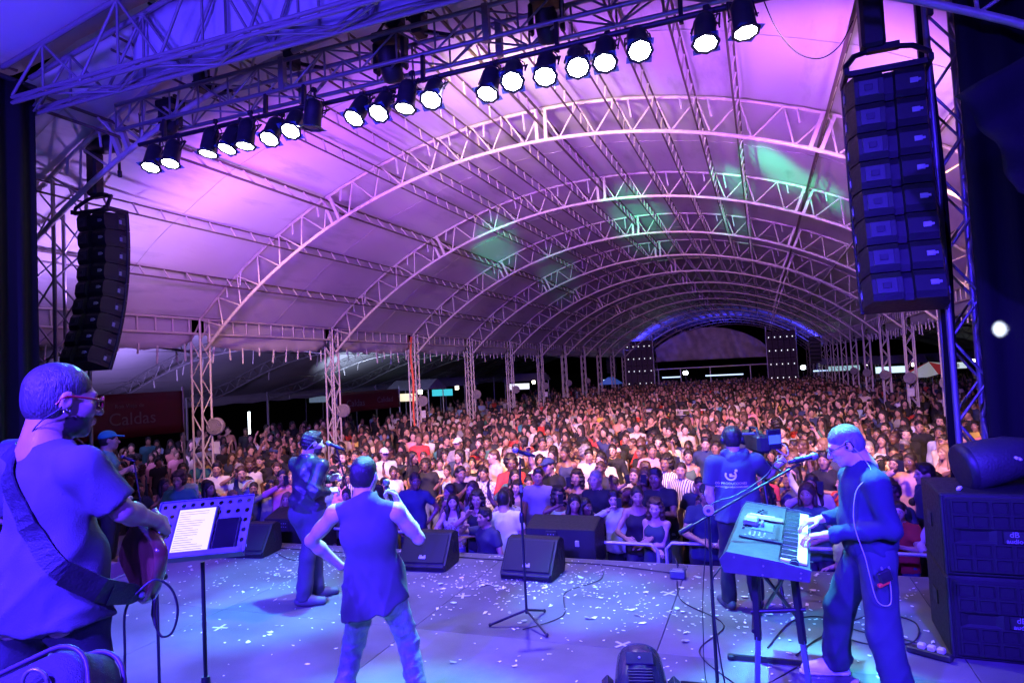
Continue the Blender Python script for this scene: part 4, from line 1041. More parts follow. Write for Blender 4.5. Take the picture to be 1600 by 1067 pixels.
# --- guitarist, close on the left
M_tee = fabric('blue_grey_cotton', (.075, .072, .085), .9, bump=.25)
J = joints((0, .0, .93), (.015, -.01), -22, fem=False, look=(math.sin(R(40)), math.cos(R(40)), -.12), sw=.178, h=1.0)
el, wr = A3(.265, -.02, 1.215), A3(.262, .20, 1.13)
ell_, wrl = A3(-.235, .12, 1.20), A3(-.06, .36, 1.16)
LEG1 = [(J['hipl'], A3(-.13, .03, .5), A3(-.15, -.02, .09), A3(-.2, .2, 0)), (J['hipr'], A3(.12, .04, .5), A3(.14, 0, .09), A3(.2, .2, 0))]
guit = hero('guitarist in a plain T-shirt and red glasses seen from behind, playing beside the music stand', (-2.32, 1.58, RZ), J, skin=SKIN_B, hair='buzz', hcol=(.06, .055, .055, 1), hs=1.05, beard=.95, f=.90,
    arms=[(J['shr'], el, wr), (J['shl'], ell_, wrl)], legs=LEG1,
    hands=[dict(wrist=wr, d=A3(-.12, .93, -.38), n=A3(.85, .2, .3), side=A3(-.4, .2, .9), curl=(30, 34, 36, 38)), dict(wrist=wrl, d=A3(.2, .9, .2), n=A3(-.8, .2, -.2), side=A3(0, 0, 1), curl=(50, 55, 55, 55))])
def tee(J, arms, hem, sleeve=.62, loose=1.0, neck=.075, f=1.0, sl_r=(.070, .066)):
    def b(S):
        M = J['T']; hp = [(A3(0, 0, hem), (0, 0, -1))]
        S.ell(J['pelvis'] + A3(0, 0, .04), np.array([.178*loose, .130*loose, .20])*f, J.get('TP', M), .06, hp); S.ell(J['pelvis']*.5+J['chest']*.5, np.array([.162*loose, .122*loose, .22])*f, M, .07, hp)
        S.ell(J['chest'], np.array([.182, .130, .18])*f, M, .05); mp = J.get('TP', M)
        for g in (-1, 1): S.cone(J['pelvis'] + mp @ A3(g*.062, -.008, .16)*f, J['pelvis'] + mp @ A3(g*.080, -.008, -.12)*f, .116*f*loose, .136*f*loose, .05, hp)
        if J.get('fem'):
            for g in (-1, 1): S.ell(J['chest'] + M @ A3(g*.072, .086, -.016), A3(.070, .064, .070)*f, M, .04)
        else:
            for g in (-1, 1): S.ell(J['chest'] + M @ A3(g*.075, .07, .03), A3(.082, .052, .07)*f, M, .04)
        for sh in (J['shl'], J['shr']): S.cone(J['neck'] + M @ A3(0, -.015, -.02), sh, .062*f, .062*f, .05)
        S.cone(J['chest'] + M @ A3(0, -.01, .08), J['neck'] - A3(0, 0, .01), .11*f, .066*f, .05)
        for sh, e, w in arms:
            sh, e = np.asarray(sh, float), np.asarray(e, float); c = sh + (e-sh)*sleeve; d = unit(e-sh)
            S.cone(sh, c + d*.04, sl_r[0]*f, sl_r[1]*f, .035, [(c, d)])
        if neck: S.cone(J['neck'] + A3(0, .0, .02), J['neck'] + A3(0, 0, .2), neck, neck, .012, sub=True)
    return b
garment(guit, 'shirt', M_tee, tee(J, [(J['shr'], el, wr), (J['shl'], ell_, wrl)], .855, .86, 1.07, .062, .90, (.076, .074)), .010,
    post=[folds(.0055, 26, 1.3, 2, lambda x, y, z: 1.0*np.exp(-((z-1.0)/.2)**2) + .45)])
M_denim_dk = fabric('dark_cotton_twill', (.022, .022, .03), .85, bump=.3)
garment(guit, 'trousers', M_denim_dk, trousers(J, LEG1, .86, top=.14), .013, post=[folds(.006, 38, 1.0, 5)])
shoes(guit, LEG1, mat('dark_shoe', (.03, .03, .035), .5))
M_redframe = mat('red_acetate', (.28, .02, .02), .25, coat=.4); M_glass = bpy.data.materials.new('clear_lens'); M_glass.use_nodes = True
_b = M_glass.node_tree.nodes['Principled BSDF']; _b.inputs['Transmission Weight'].default_value = 1; _b.inputs['Roughness'].default_value = .02; _b.inputs['IOR'].default_value = 1.1
def glasses(t, J, s, m, wire=.0028):
    c, M = J['head'], J['hM']; T = lambda x, y, z: tuple(c + M @ (A3(x, y, z)*s))
    b = MB()
    for g in (-1, 1):
        b.path([T(g*.034 + .026*math.cos(a), .112 - .006*abs(math.cos(a)), .002 + .020*math.sin(a)) for a in np.linspace(0, 2*PI, 17)], wire*s, 6)
        b.path([T(g*.060, .104, .008), T(g*.078, .07, .012), T(g*.084, .0, .016), T(g*.083, -.02, .008), T(g*.080, -.035, -.012)], wire*s*1.1, 6)
    b.path([T(-.010, .114, .006), T(0, .117, .010), T(.010, .114, .006)], wire*s, 6); o = b.build('glasses', m, t)
    for g in (-1, 1):
        MB().put([T(g*.034 + .024*math.cos(a), .111, .002 + .018*math.sin(a)) for a in np.linspace(0, 2*PI, 17)[:-1]], [tuple(range(16))]).build('lens', M_glass, o)
glasses(guit, J, 1.05, M_redframe, .0036)
M_pearl = mat('small_metal_studs', (.7, .7, .72), .2, .9)
b = MB(); c, M = J['head'], J['hM']
for p in ((.085, -.012, -.034), (.0855, -.004, -.027), (.087, .004, -.030)): b.ball(c + M @ (A3(*p)*1.05), .0035, 8, 6)
b.build('ear_stud', M_pearl, guit)
MB().path([tuple(J['head'] + J['hM'] @ A3(*p)) for p in ((.083, -.01, .0), (.09, -.03, -.03), (.07, -.07, -.07), (.03, -.085, -.12), (.02, -.08, -.17))], .0022, 6).build('earphone_cord', M_blackp, guit)
# guitar, strap, lead
M_wood = mat('varnished_mahogany', (.16, .06, .03), .22, 0, .25, 5, coat=.6, stretch=(1, 6, 1)); M_maple = mat('pale_guitar_top', (.42, .28, .16), .25, 0, .15, 6, coat=.6)
gt = thing('electric_guitar', 'varnished wooden electric guitar held by the guitarist, body seen edge on', 'guitar', (-2.32, 1.58, RZ), VIEWYAW)
gc, gM = A3(.185, .235, .99), frame((.55, .60, .02), (-.15, .25, .92))   # y: out of the face, x: right along the body
def G(u, d, v): return tuple(gc + gM @ A3(u, d, v))
out = [(.17*math.cos(a)*(1+.18*math.cos(2*a)) - .02*math.sin(3*a), .15*math.sin(a)*(1-.22*math.cos(a)**2*1.1) + .015*math.cos(2*a)) for a in np.linspace(0, 2*PI, 40)[:-1]]
bb = MB(); n = len(out); V = []
for d, sc in ((-.024, .94), (-.018, .985), (-.008, 1), (.008, 1), (.018, .985), (.024, .94)): V += [G(u*sc, d, v*sc) for u, v in out]
F = [(q*n+i, q*n+(i+1) % n, (q+1)*n+(i+1) % n, (q+1)*n+i) for q in range(5) for i in range(n)]
bb.put(V, F, True).put(V[:n], [tuple(range(n-1, -1, -1))]).put(V[-n:], [tuple(range(n))]); bb.build('body', M_wood, gt)
MB().box(G(-.42, .012, .0), (.5, .024, .055), Matrix(gM.tolist())).build('neck', M_maple, gt)
MB().box(G(-.72, .010, .0), (.15, .02, .075), Matrix(gM.tolist()), .01).build('headstock', M_wood, gt)
MB().box(G(.06, .027, 0), (.03, .012, .08), Matrix(gM.tolist()), .003).build('bridge', M_alu, gt)
for u in (-.04, .02): MB().box(G(u-.02, .027, 0), (.03, .012, .075), Matrix(gM.tolist()), .003).build('pickup', M_blackp, gt)
b = MB()
for i in range(6): b.tube(G(.06, .034, -.025+.01*i), G(-.70, .028, -.02+.008*i), .0009, 4)
tag(b.build('guitar_string', M_alu, gt), kind='stuff')
for v in (-.09, -.06): MB().lathe([(.011, 0), (.012, .012), (.009, .016)], G(.09, .026, v), Matrix(gM.tolist()) @ Matrix.Rotation(-PI/2, 3, 'X'), 10).build('knob', M_blackp, gt)
M_strap2 = mat('dark_woven_strap', (.02, .02, .027), .6, 0, .2, 60, .4, 160)
st = thing('guitar_strap', 'broad dark strap across the back of the guitarist down to the guitar', 'strap', (-2.32, 1.58, RZ), VIEWYAW)
def ribbon(pts, w, nrm, th=.006):
    b = MB(); P = [Vector(p) for p in pts]; V = []; F = []
    for i, p in enumerate(P):
        t = (P[min(i+1, len(P)-1)]-P[max(i-1, 0)]).normalized(); n = Vector(nrm[i]).normalized(); s = t.cross(n).normalized()
        for a, c in ((-1, -1), (1, -1), (1, 1), (-1, 1)): V.append(p + s*a*w[i]/2 + n*c*th/2)
    for i in range(len(P)-1):
        for k in range(4): F.append((i*4+k, i*4+(k+1) % 4, (i+1)*4+(k+1) % 4, (i+1)*4+k))
    F += [(3, 2, 1, 0), tuple(range(len(V)-4, len(V)))]; return b.put(V, F)
sp = [(-.13, .13, 1.41), (-.145, .05, 1.475), (-.13, -.05, 1.475), (-.09, -.125, 1.41), (-.03, -.155, 1.30), (.05, -.158, 1.17), (.12, -.145, 1.07), (.165, -.115, 1.02)]
sn = [(0, 1, .6), (-.1, .3, 1), (-.1, -.5, 1), (-.1, -1, .5), (0, -1, .1), (.1, -1, 0), (.3, -1, 0), (.5, -1, 0)]
from mathutils.bvhtree import BVHTree
_sh = [o for o in guit.children if o.name.startswith('shirt')][0]; _bv = BVHTree.FromPolygons([v.co for v in _sh.data.vertices], [tuple(p.vertices) for p in _sh.data.polygons])
_sp, _sn = [], []
for p in spline([Vector(q) for q in sp], 4):
    h = _bv.find_nearest(p); n_ = h[1]; n_ = n_ if n_.dot(p - Vector((0, 0, p.z))) > 0 or n_.z > .5 else -n_; _sp.append(h[0] + n_*.010); _sn.append(n_)
for _ in range(2): _sn = [(_sn[max(i-1, 0)] + _sn[i] + _sn[min(i+1, len(_sn)-1)]).normalized() for i in range(len(_sn))]
ribbon(_sp, [.062]*len(_sp), _sn).build('webbing', M_strap2, st)
ribbon([(.14, -.135, 1.045), (.21, -.06, .965), (.235, .01, .93)], [.075, .078, .075], [(.55, -1, 0.1)]*3, .012).build('leather_pad', mat('dark_leather', (.014, .012, .014), .4, 0, .2, 30, .3, 120), st)
ribbon([(.225, -.03, .945), (.25, .06, .91), (.262, .10, .895)], [.078, .066, .03], [(.7, -1, 0.1)]*3, .008).build('leather_end', MATS['dark_leather'], st)
MB().lathe([(.010, -.006), (.012, .004), (.006, .010)], (.262, .085, .90), rotxyz(90, 0, 30), 10).build('strap_button', M_alu, st)
ld = thing('guitar_lead', 'dark cable looping from the guitar down behind the guitarist', 'cable', (-2.32, 1.58, RZ), VIEWYAW)
MB().path([(.245, .20, .845), (.25, .18, .80), (.262, .17, .76)], [.009, .009, .006], 8).build('plug', M_blackp, ld)
lp = [(.262, .17, .76), (.285, .17, .72), (.33, .16, .74), (.355, .15, .82), (.345, .13, .90), (.31, .10, .945), (.27, .075, .925), (.225, .05, .86), (.213, .06, .70), (.21, .05, .4), (.2, .03, .03), (.1, -.3, .012)]
MB().path(lp, .0045, 7).build('cord', M_blackp, ld)

# --- frontman in the sleeveless shirt
M_vest = fabric('plain_sleeveless_cotton', (.072, .07, .085), .88, bump=.25)
J = joints((.015, -.01, .84), (-.01, -.21), 0, look=(.12, 1, -.05), sw=.175, hip_turn=0); J['neck'][2] += .03
J['head'] = A3(-.012, -.135, 1.622); J['neck'] = A3(.005, -.20, 1.47); J['shl'] = A3(-.195, -.19, 1.405); J['shr'] = A3(.19, -.18, 1.395); J['chest'] = A3(.005, -.15, 1.25)
ar = (J['shr'], A3(.315, -.07, 1.19), A3(.15, .14, 1.39)); al = (J['shl'], A3(-.385, -.10, 1.22), A3(-.235, .055, 1.00))
LEG3 = [(A3(-.085, 0, .80), A3(-.185, .12, .47), A3(-.265, -.02, .085), A3(-.36, .17, 0)), (A3(.105, 0, .80), A3(.18, .12, .47), A3(.265, 0, .085), A3(.36, .2, 0))]
fm = hero('singer in a sleeveless collared shirt seen from behind, legs apart and hand on hip', (-2.50, 3.84, SZ), J, skin=SKIN_A, hair='fade', arms=[ar, al], legs=LEG3, f=1.0,
    hands=[dict(wrist=ar[2], d=A3(-.45, .35, .8), n=A3(.75, .6, .2), side=A3(-.6, -.2, .3), curl=(62, 66, 68, 70), thumb=(.8, 1.2)), dict(wrist=al[2], d=A3(.55, .65, -.35), n=A3(-.5, .1, .8), side=A3(.5, -.7, .4), curl=(25, 30, 34, 38))])
def vest(S):
    M = J['T']; hp = [(A3(-.1, 0, .70), (.28, 0, -1))]
    S.ell(J['pelvis'] + A3(0, -.01, .03), A3(.185, .140, .24), None, .06, hp); S.ell(A3(.008, -.075, 1.04), A3(.168, .128, .24), M, .07, hp); S.ell(J['chest'], A3(.188, .130, .19), M, .05)
    for g in (-1, 1): S.cone(A3(g*.06, -.03, 1.0), A3(g*.085, -.015, .68), .122, .140, .05, hp)
    for sh, g in ((J['shl'], -1), (J['shr'], 1)): S.cone(J['neck'] + A3(0, -.01, -.02), sh + A3(-.012*g, 0, .005), .062, .056, .05, [(sh + A3(.012*g, 0, 0), (g, 0, .1))])
    S.cone(J['chest'] + A3(0, -.01, .08), J['neck'], .11, .068, .05)
    S.cone(J['neck'] + A3(0, .02, .01), J['neck'] + A3(0, .03, .055), .075, .066, .012, [(J['neck'] + A3(0, 0, .05), (0, -.2, 1))])
    S.cone(J['neck'] + A3(0, .045, .035), J['neck'] + A3(0, .08, .25), .052, .06, .008, sub=True)
garment(fm, 'sleeveless_shirt', M_vest, vest, .010, post=[folds(.0065, 22, 1.2, 1, lambda x, y, z: 1.1*np.exp(-((z-.85)/.15)**2) + .3), lambda D, x, y, z: D + .012*np.sin(x*38+1)*np.exp(-((z-.74)/.05)**2)])
M_jeans = mat('silvery_washed_denim', (.20, .225, .25), .42, .15, .22, 30, .5, 130, stretch=(1, 1, .4))
garment(fm, 'jeans', M_jeans, trousers(J, LEG3, 1.0, (.098, .072, .060)), .009, post=[folds(.0036, 88, .8, 4, lambda x, y, z: .35 + .8*np.exp(-((z-.50)/.16)**2) + 1.3*np.exp(-((z-.18)/.15)**2))])
shoes(fm, LEG3, MATS['dark_shoe'])
mc = thing('hand_microphone', 'black microphone in the raised hand of the sleeveless singer', 'microphone', (-2.50, 3.84, SZ), VIEWYAW)
MB().lathe([(.010, -.16), (.016, -.14), (.019, 0)], (.06, .22, 1.49), rotxyz(-35, -30, 0), 12).build('handle', M_blackp, mc); MB().ball((.06, .22, 1.52), .026, 12, 8).build('grille', M_alu, mc)
MB().path([tuple(J['head'] + J['hM'] @ A3(*p)) for p in ((.084, -.005, .0), (.088, -.03, .02), (.08, -.045, -.02), (.05, -.075, -.10), (.03, -.08, -.2))], .0028, 6).build('earphone_cord', mat('clear_cord', (.5, .5, .55), .3), fm)

# --- singer in the leather jacket
M_leather = mat('black_leather_jacket', (.03, .03, .036), .36, 0, .15, 9, .22, 60, coat=.25)
J = joints((0, -.0, .95), (.03, .02), -32, look=(.80, .60, -.12), sw=.19)
ar = (J['shr'], A3(.125, -.19, 1.165), A3(.215, .03, 1.115)); al = (J['shl'], A3(-.02, .24, 1.18), A3(.20, .20, 1.22))
LEG2 = [(J['hipl'], A3(.015, .14, .50), A3(.01, .19, .085), A3(.18, .28, 0)), (J['hipr'], A3(.0, -.05, .49), A3(-.055, -.05, .085), A3(.16, -.02, 0))]
sg = hero('singer in a black leather jacket standing at a microphone, turned to the right', (-4.45, 5.65, SZ), J, skin=SKIN_A, hair='short', beard=.9, arms=[ar, al], legs=LEG2,
    hands=[dict(wrist=ar[2], d=A3(.85, .5, .1), n=A3(.2, -.5, .8), side=A3(-.2, .4, .8), curl=(45, 50, 52, 54)), dict(wrist=al[2], d=A3(.9, .1, .35), n=A3(-.2, .7, .6), side=A3(0, 0, 1), curl=(60, 62, 62, 62))])
def jacket(S, J=J, arms=(ar, al), hem=.86):
    M = J['T']; hp = [(A3(0, 0, hem), (0, 0, -1))]
    S.ell(J['pelvis'] + A3(0, 0, .05), A3(.178, .135, .20), J['TP'], .06, hp); S.ell(J['pelvis']*.5+J['chest']*.5, A3(.168, .13, .22), M, .07, hp); S.ell(J['chest'], A3(.190, .138, .185), M, .05)
    for sh, e, w in arms:
        S.cone(J['neck'] + M @ A3(0, -.015, -.02), sh, .066, .070, .05); S.cone(sh, e, .072, .058, .03); w2 = np.asarray(w); d = unit(w2-np.asarray(e)); S.cone(e, w2, .058, .042, .025, [(w2 - d*.01, d)])
    S.cone(J['chest'] + M @ A3(0, -.01, .08), J['neck'], .112, .07, .05)
    S.cone(J['neck'] + M @ A3(0, -.015, .0), J['neck'] + M @ A3(0, -.02, .06), .082, .078, .012, [(J['neck'] + A3(0, 0, .055), (0, 0, 1))])
    S.cone(J['neck'] + M @ A3(0, .05, .02), J['neck'] + M @ A3(0, .1, .2), .055, .08, .01, sub=True)
garment(sg, 'leather_jacket', M_leather, jacket, .011, post=[folds(.0075, 38, 1.1, 7, lambda x, y, z: .5 + .9*np.exp(-((z-1.0)/.14)**2) + .5*np.exp(-((z-1.2)/.1)**2))])
garment(sg, 'trousers', fabric('grey_blue_denim', (.05, .056, .07), .8, bump=.35), trousers(J, LEG2, 1.0, (.100, .078, .076)), .013, post=[folds(.005, 42, 1, 2, lambda x, y, z: .4 + np.exp(-((z-.14)/.1)**2))])
shoes(sg, LEG2, mat('grey_trainer', (.07, .07, .08), .6), 1.05)
MB().path([tuple(J['head'] + J['hM'] @ A3(*p)) for p in ((.083, .005, .0), (.09, -.01, .025), (.086, -.035, .005), (.06, -.075, -.06), (.02, -.09, -.14), (-.02, -.10, -.2))], .003, 6).build('earphone_cord', MATS['clear_cord'], sg)

# --- keyboard player on the right
M_navy = fabric('navy_sweat_cotton', (.018, .022, .055), .9, bump=.3); M_slate = fabric('slate_jogger_cotton', (.03, .034, .062), .88, bump=.3)
J = joints((.06, -.01, 1.0), (-.03, .01), 80, look=(-.90, .34, -.42), sw=.185, hip_turn=70, headoff=(-.035, .01, 0)); J['shl'] = A3(.02, -.20, 1.44); J['shr'] = A3(.04, .15, 1.43)
al = (J['shl'], A3(.065, -.245, 1.16), A3(-.255, -.06, 1.10)); ar = (J['shr'], A3(.10, .23, 1.17), A3(-.15, .25, 1.125))
LEG4 = [(A3(.045, -.10, .95), A3(.03, -.14, .50), A3(.085, -.20, .085), A3(-.16, -.16, 0)), (A3(.055, .08, .95), A3(-.05, .25, .53), A3(-.035, .42, .085), A3(-.33, .46, 0))]
kp = hero('keyboard player in a dark sweatshirt and glasses, bending his head over the keys', (.53, 4.89, SZ), J, skin=SKIN_A, hair='buzz', hcol=(.13, .125, .13, 1), hs=1.06, arms=[al, ar], legs=LEG4, f=1.04,
    hands=[dict(wrist=al[2], d=A3(-.93, .32, -.10), n=A3(-.05, .05, 1), side=A3(.25, .95, 0), curl=(20, 24, 26, 30), spread=7), dict(wrist=ar[2], d=A3(-.97, .1, -.13), n=A3(-.1, 0, 1), side=A3(-.1, -.95, 0), curl=(22, 26, 28, 30), spread=8)])
def sweat(S, J=J, arms=(al, ar), hem=.915):
    M = J['T']; hp = [(A3(0, 0, hem), (0, 0, -1))]
    S.ell(J['pelvis'] + A3(0, 0, .06), A3(.185, .160, .20), J['TP'], .06, hp); S.ell(J['pelvis']*.5+J['chest']*.5 + M @ A3(0, .02, 0), A3(.172, .150, .23), M, .07, hp); S.ell(J['chest'], A3(.190, .142, .19), M, .05)
    for sh, e, w in arms:
        S.cone(J['neck'] + M @ A3(0, -.015, -.02), sh, .066, .072, .05); S.cone(sh, e, .076, .062, .03); w2 = np.asarray(w); d = unit(w2-np.asarray(e)); S.cone(e, w2, .062, .044, .025, [(w2 - d*.025, d)])
    S.cone(J['chest'] + M @ A3(0, -.01, .08), J['neck'], .112, .068, .05)
    S.cone(J['neck'] + M @ A3(0, .01, .035), J['neck'] + M @ A3(0, .05, .2), .062, .07, .01, sub=True)
garment(kp, 'sweatshirt', M_navy, sweat, .011, post=[folds(.008, 30, 1.1, 3, lambda x, y, z: .4 + .8*np.exp(-((z-.99)/.1)**2) + .5*np.exp(-((z-1.18)/.09)**2))])
garment(kp, 'trousers', M_slate, trousers(J, LEG4, 1.0, (.112, .098, .088), .04), .012, post=[folds(.008, 26, 1, 6, lambda x, y, z: .5 + .9*np.exp(-((z-.16)/.12)**2))])
M_trainer = mat('white_trainer', (.72, .74, .74), .55, 0, .08, 20, .2, 90)
shoes(kp, LEG4, M_trainer, 1.08, sole=mat('white_rubber', (.6, .62, .62), .5))
glasses(kp, J, 1.06, M_black, .0024)
T = lambda *p: tuple(J['head'] + J['hM'] @ (A3(*p)*1.06))
b = MB().ball(T(-.090, .004, -.002), .010, 10, 8); b.path([T(-.092, .006, .004), T(-.098, -.004, .03), T(-.092, -.028, .02), T(-.088, -.03, -.02)], .0035, 6); b.build('earpiece', M_blackp, kp)
MB().path([T(-.088, -.03, -.02), T(-.075, -.05, -.10), (.0, -.19, 1.50), (-.10, -.19, 1.40), (-.13, -.19, 1.2), (-.10, -.235, 1.0), (-.09, -.245, .92), (-.06, -.265, .74), (.02, -.265, .72), (.03, -.26, .86)], .0026, 6).build('earphone_cord', MATS['clear_cord'], kp)
bp = thing('belt_pack', 'small black belt pack with a red end clipped to the hip of the keyboard player', 'receiver', (.53, 4.89, SZ), VIEWYAW)
rt_ = rotxyz(0, -18, 8); b = MB().box((0, -.262, .885), (.085, .028, .075), rt_, .006); b.build('case', M_blackp, bp); MB().box((-.012, -.264, .842), (.08, .026, .022), rt_, .005).build('red_end', mat('red_plastic', (.75, .06, .03), .4), bp)
for dx in (-.025, .02): MB().lathe([(.006, 0), (.006, .018), (.003, .02)], (dx+.012, -.262, .925), rt_, 8).build('knob', M_alu, bp)

# --- camera operator
M_optee = fabric('dark_grey_tee', (.05, .05, .075), .9, bump=.3)
J = joints((.05, -.02, .97), (-.01, 0), -6, look=(.25, 1, -.03), sw=.205)
ar = (J['shr'], A3(.40, .10, 1.26), A3(.60, .26, 1.34)); al = (J['shl'], A3(-.215, .02, 1.12), A3(-.135, .10, .90))
LEG5 = [(J['hipl'], A3(-.07, .02, .5), A3(-.09, .0, .085), A3(-.12, .2, 0)), (J['hipr'], A3(.16, .02, .5), A3(.19, 0, .085), A3(.24, .2, 0))]
co = hero('camera operator with headphones and a printed dark shirt, seen from behind', (-.34, 6.45, SZ), J, skin=SKIN_A, hair='fade', arms=[ar, al], legs=LEG5, f=1.06, hs=1.04,
    hands=[dict(wrist=ar[2], d=A3(.75, .5, .42), n=A3(.3, -.7, .3), side=A3(-.5, .3, .7), curl=(30, 40, 45, 50)), dict(wrist=al[2], d=A3(.4, .35, -.85), n=A3(-.8, -.2, -.4), side=A3(.2, .8, .3), curl=(20, 24, 28, 30))])
garment(co, 'shirt', M_optee, tee(J, [ar, al], .86, .70, 1.05, .066, 1.07, (.078, .074)), .011, post=[folds(.004, 22, 1.2, 8, lambda x, y, z: .4 + .8*np.exp(-((z-1.0)/.15)**2))])
garment(co, 'trousers', M_denim_dk, trousers(J, LEG5, 1.04), .014, post=[folds(.005, 36, 1, 9)])
shoes(co, LEG5, MATS['grey_trainer'])
def hood(S): M = J['T']; S.cone(J['neck'] + A3(-.09, -.02, .02), J['neck'] + A3(.10, -.03, .02), .048, .048, .04); S.ell(J['neck'] + A3(.01, -.065, -.05), A3(.115, .05, .09), None, .04); S.cone(J['neck'] + A3(0, .045, .04), J['neck'] + A3(0, .05, .25), .06, .07, .01, sub=True)
garment(co, 'scarf', fabric('dark_scarf', (.06, .06, .08), .9), hood, .010, post=[folds(.005, 60, 1, 4)])
hp = MB(); T = lambda x, y, z: tuple(J['head'] + J['hM'] @ A3(x, y, z)*1.0)
hp.path([T(.094*math.cos(a), -.01, .02+.112*math.sin(a)) for a in np.linspace(0, PI, 15)], .010, 8); hpo = hp.build('headphone_band', M_blackp, co)
for g in (-1, 1): MB().lathe([(.034, -.022), (.042, -.012), (.042, .012), (.030, .024), (.0001, .026)], T(g*.090, -.006, -.002), Matrix(J['hM'].tolist()) @ rotxyz(0, g*90, 0), 18).build('ear_cup', M_blackp, hpo)
co.scale = (.93, .93, .93)
# the print on the back of the shirt (follows the cloth: raised onto it by casting each point to the back surface)
M_print = mat('white_print', (.85, .87, .88), .6)
bpy.context.view_layer.update()
def back_print(me_list):
    from mathutils.bvhtree import BVHTree
    sh = [o for o in co.children if o.name.startswith('shirt')][0]
    bv = BVHTree.FromPolygons([v.co for v in sh.data.vertices], [tuple(p.vertices) for p in sh.data.polygons])
    for me, cx, cz, nm in me_list:
        for v in me.vertices:
            x, z = v.co.x + cx, v.co.y + cz; h = bv.ray_cast(Vector((x, -1, z)), Vector((0, 1, 0)))
            v.co = Vector((x, (h[0].y if h[0] else -.15) - .0025, z))
        me.materials.clear(); me.materials.append(M_print); add(nm, me, co)
g_ = MB(); V = []; F = []; na = 30
for i in range(na+1):
    a = R(150) + R(255)*i/na; V += [(.052*math.cos(a), .052*math.sin(a), 0), (.036*math.cos(a), .036*math.sin(a), 0)]
for i in range(na): F.append((2*i, 2*i+1, 2*i+3, 2*i+2))
g_.put(V, F); g_.put([(x*.014+.048, y*.014+.045, 0) for x, y in [(math.cos(a), math.sin(a)) for a in np.linspace(0, 2*PI, 13)[:-1]]], [tuple(range(12))])
g_.put([(-.012, -.016, 0), (.044, -.016, 0), (.044, .002, 0), (.016, .002, 0), (.006, .018, 0), (-.014, .014, 0)], [tuple(range(6))])
back_print([(g_.mesh('logo_print'), -.04, 1.315, 'logo_print'), (text_mesh('CG PRODUCCIONES', .030, M_print, depth=0), -.035, 1.235, 'lettering'), (text_mesh('www.cgproducciones.com', .027, M_print, depth=0), -.03, 1.205, 'lettering')])
# ------------------------------------------------------------------ things on the stage
FL = SZ + .002
def V3(*p): return Vector(p)
# --- floor monitors
def make_wedge():
    t = thing('floor_monitor', 'wedge', 'stage monitor', (0, 0, 0), 0, 'wedge monitors on the stage')
    w = .60
    side = [(-.22, 0), (.20, 0), (.24, .06), (.22, .36), (.12, .40), (.02, .385), (-.23, .07)]       # (y, z)
    b = MB(); n = len(side); V = []
    for x, sc in ((-w/2, .97), (-w/2+.015, 1), (w/2-.015, 1), (w/2, .97)):
        V += [(x, .0+(y-.0)*sc, .19+(z-.19)*sc) for y, z in side]
    F = [(q*n+i, (q+1)*n+i, (q+1)*n+(i+1) % n, q*n+(i+1) % n) for q in range(3) for i in range(n)]
    b.put(V, F).put(V[:n], [tuple(range(n))]).put(V[-n:], [tuple(range(n-1, -1, -1))]); b.build('cabinet', M_spk, t)
    a = V3(0, -.225, .085); c = V3(0, .015, .375); d = (c-a); nrm = V3(0, -d.z, d.y).normalized()
    M = Matrix((V3(1, 0, 0), d.normalized(), V3(1, 0, 0).cross(d.normalized()))).transposed()
    g_ = MB().box((a+c)/2 + nrm*.006, (w-.05, d.length-.015, .014), M, .006); g_.build('grille', M_grille, t)
    gx = MB().box(a*.82+c*.18 + nrm*.016, (.085, .030, .006), M, .002); gx.box(a*.765+c*.235 + nrm*.016 + V3(-.022, 0, 0), (.03, .02, .006), M, .002).box(a*.765+c*.235 + nrm*.016 + V3(.028, 0, 0), (.02, .02, .006), M, .002); gx.build('badge', M_badge, t)
    bar('front_lip', (-w/2+.02, -.225, .05), (w/2-.02, -.225, .05), .022, M_spk, t)
    for sx in (-1, 1):
        MB().box((sx*(w/2+.002), .06, .22), (.012, .05, .15), rotxyz(12, 0, 0), .005).build('handle', M_black, t); MB().box((sx*(w/2+.002), .13, .20), (.012, .03, .12), rotxyz(12, 0, 0), .005).build('port', M_black, t)
    return t
wd = make_wedge(); wd.location = (-3.86, 7.10, FL); wd.rotation_euler.z = R(4); wd['label'] = 'black wedge monitor at the stage edge, right of the sleeveless singer'
dup(wd, (-2.52, 7.02, FL), R(-3), 'black wedge monitor at the stage edge behind the centre microphone stand')
dup(wd, (-6.55, 7.15, FL), R(9), 'black wedge monitor at the stage edge behind the music stand')
def make_fill():
    t = thing('fill_speaker', 'f', 'speaker', (0, 0, 0), 0, 'fill speakers in front of the stage')
    side = [(-.26, 0), (.26, 0), (.27, .50), (.10, .56), (-.26, .46)]; n = len(side); V = []
    for x, sc in ((-.44, .97), (-.42, 1), (.42, 1), (.44, .97)): V += [(x, y*sc, .28+(z-.28)*sc) for y, z in side]
    F = [(q*n+i, (q+1)*n+i, (q+1)*n+(i+1) % n, q*n+(i+1) % n) for q in range(3) for i in range(n)]
    MB().put(V, F).put(V[:n], [tuple(range(n))]).put(V[-n:], [tuple(range(n-1, -1, -1))]).build('cabinet', M_spk, t)
    MB().box((-.1, -.262, .36), (.14, .02, .16), None, .005).build('connector_panel', M_black, t)
    for i in range(6): MB().box((-.14+.035*(i % 3), -.275, .40-.05*(i//3)), (.012, .01, .012)).build('socket', M_alu, t)
    MB().box((.22, -.262, .30), (.05, .02, .07), None, .004).build('input_plate', M_badge, t)
    for x in (-.4, .4):
        for y in (-.2, .2): bar('stand_leg', (x, y, -.92), (x, y, 0), .022, M_steel_dk, t, True)
    for y in (-.22, .22): bar('stand_rail', (-.44, y, -.05), (.44, y, -.05), .025, M_steel_dk, t, True)
    return t
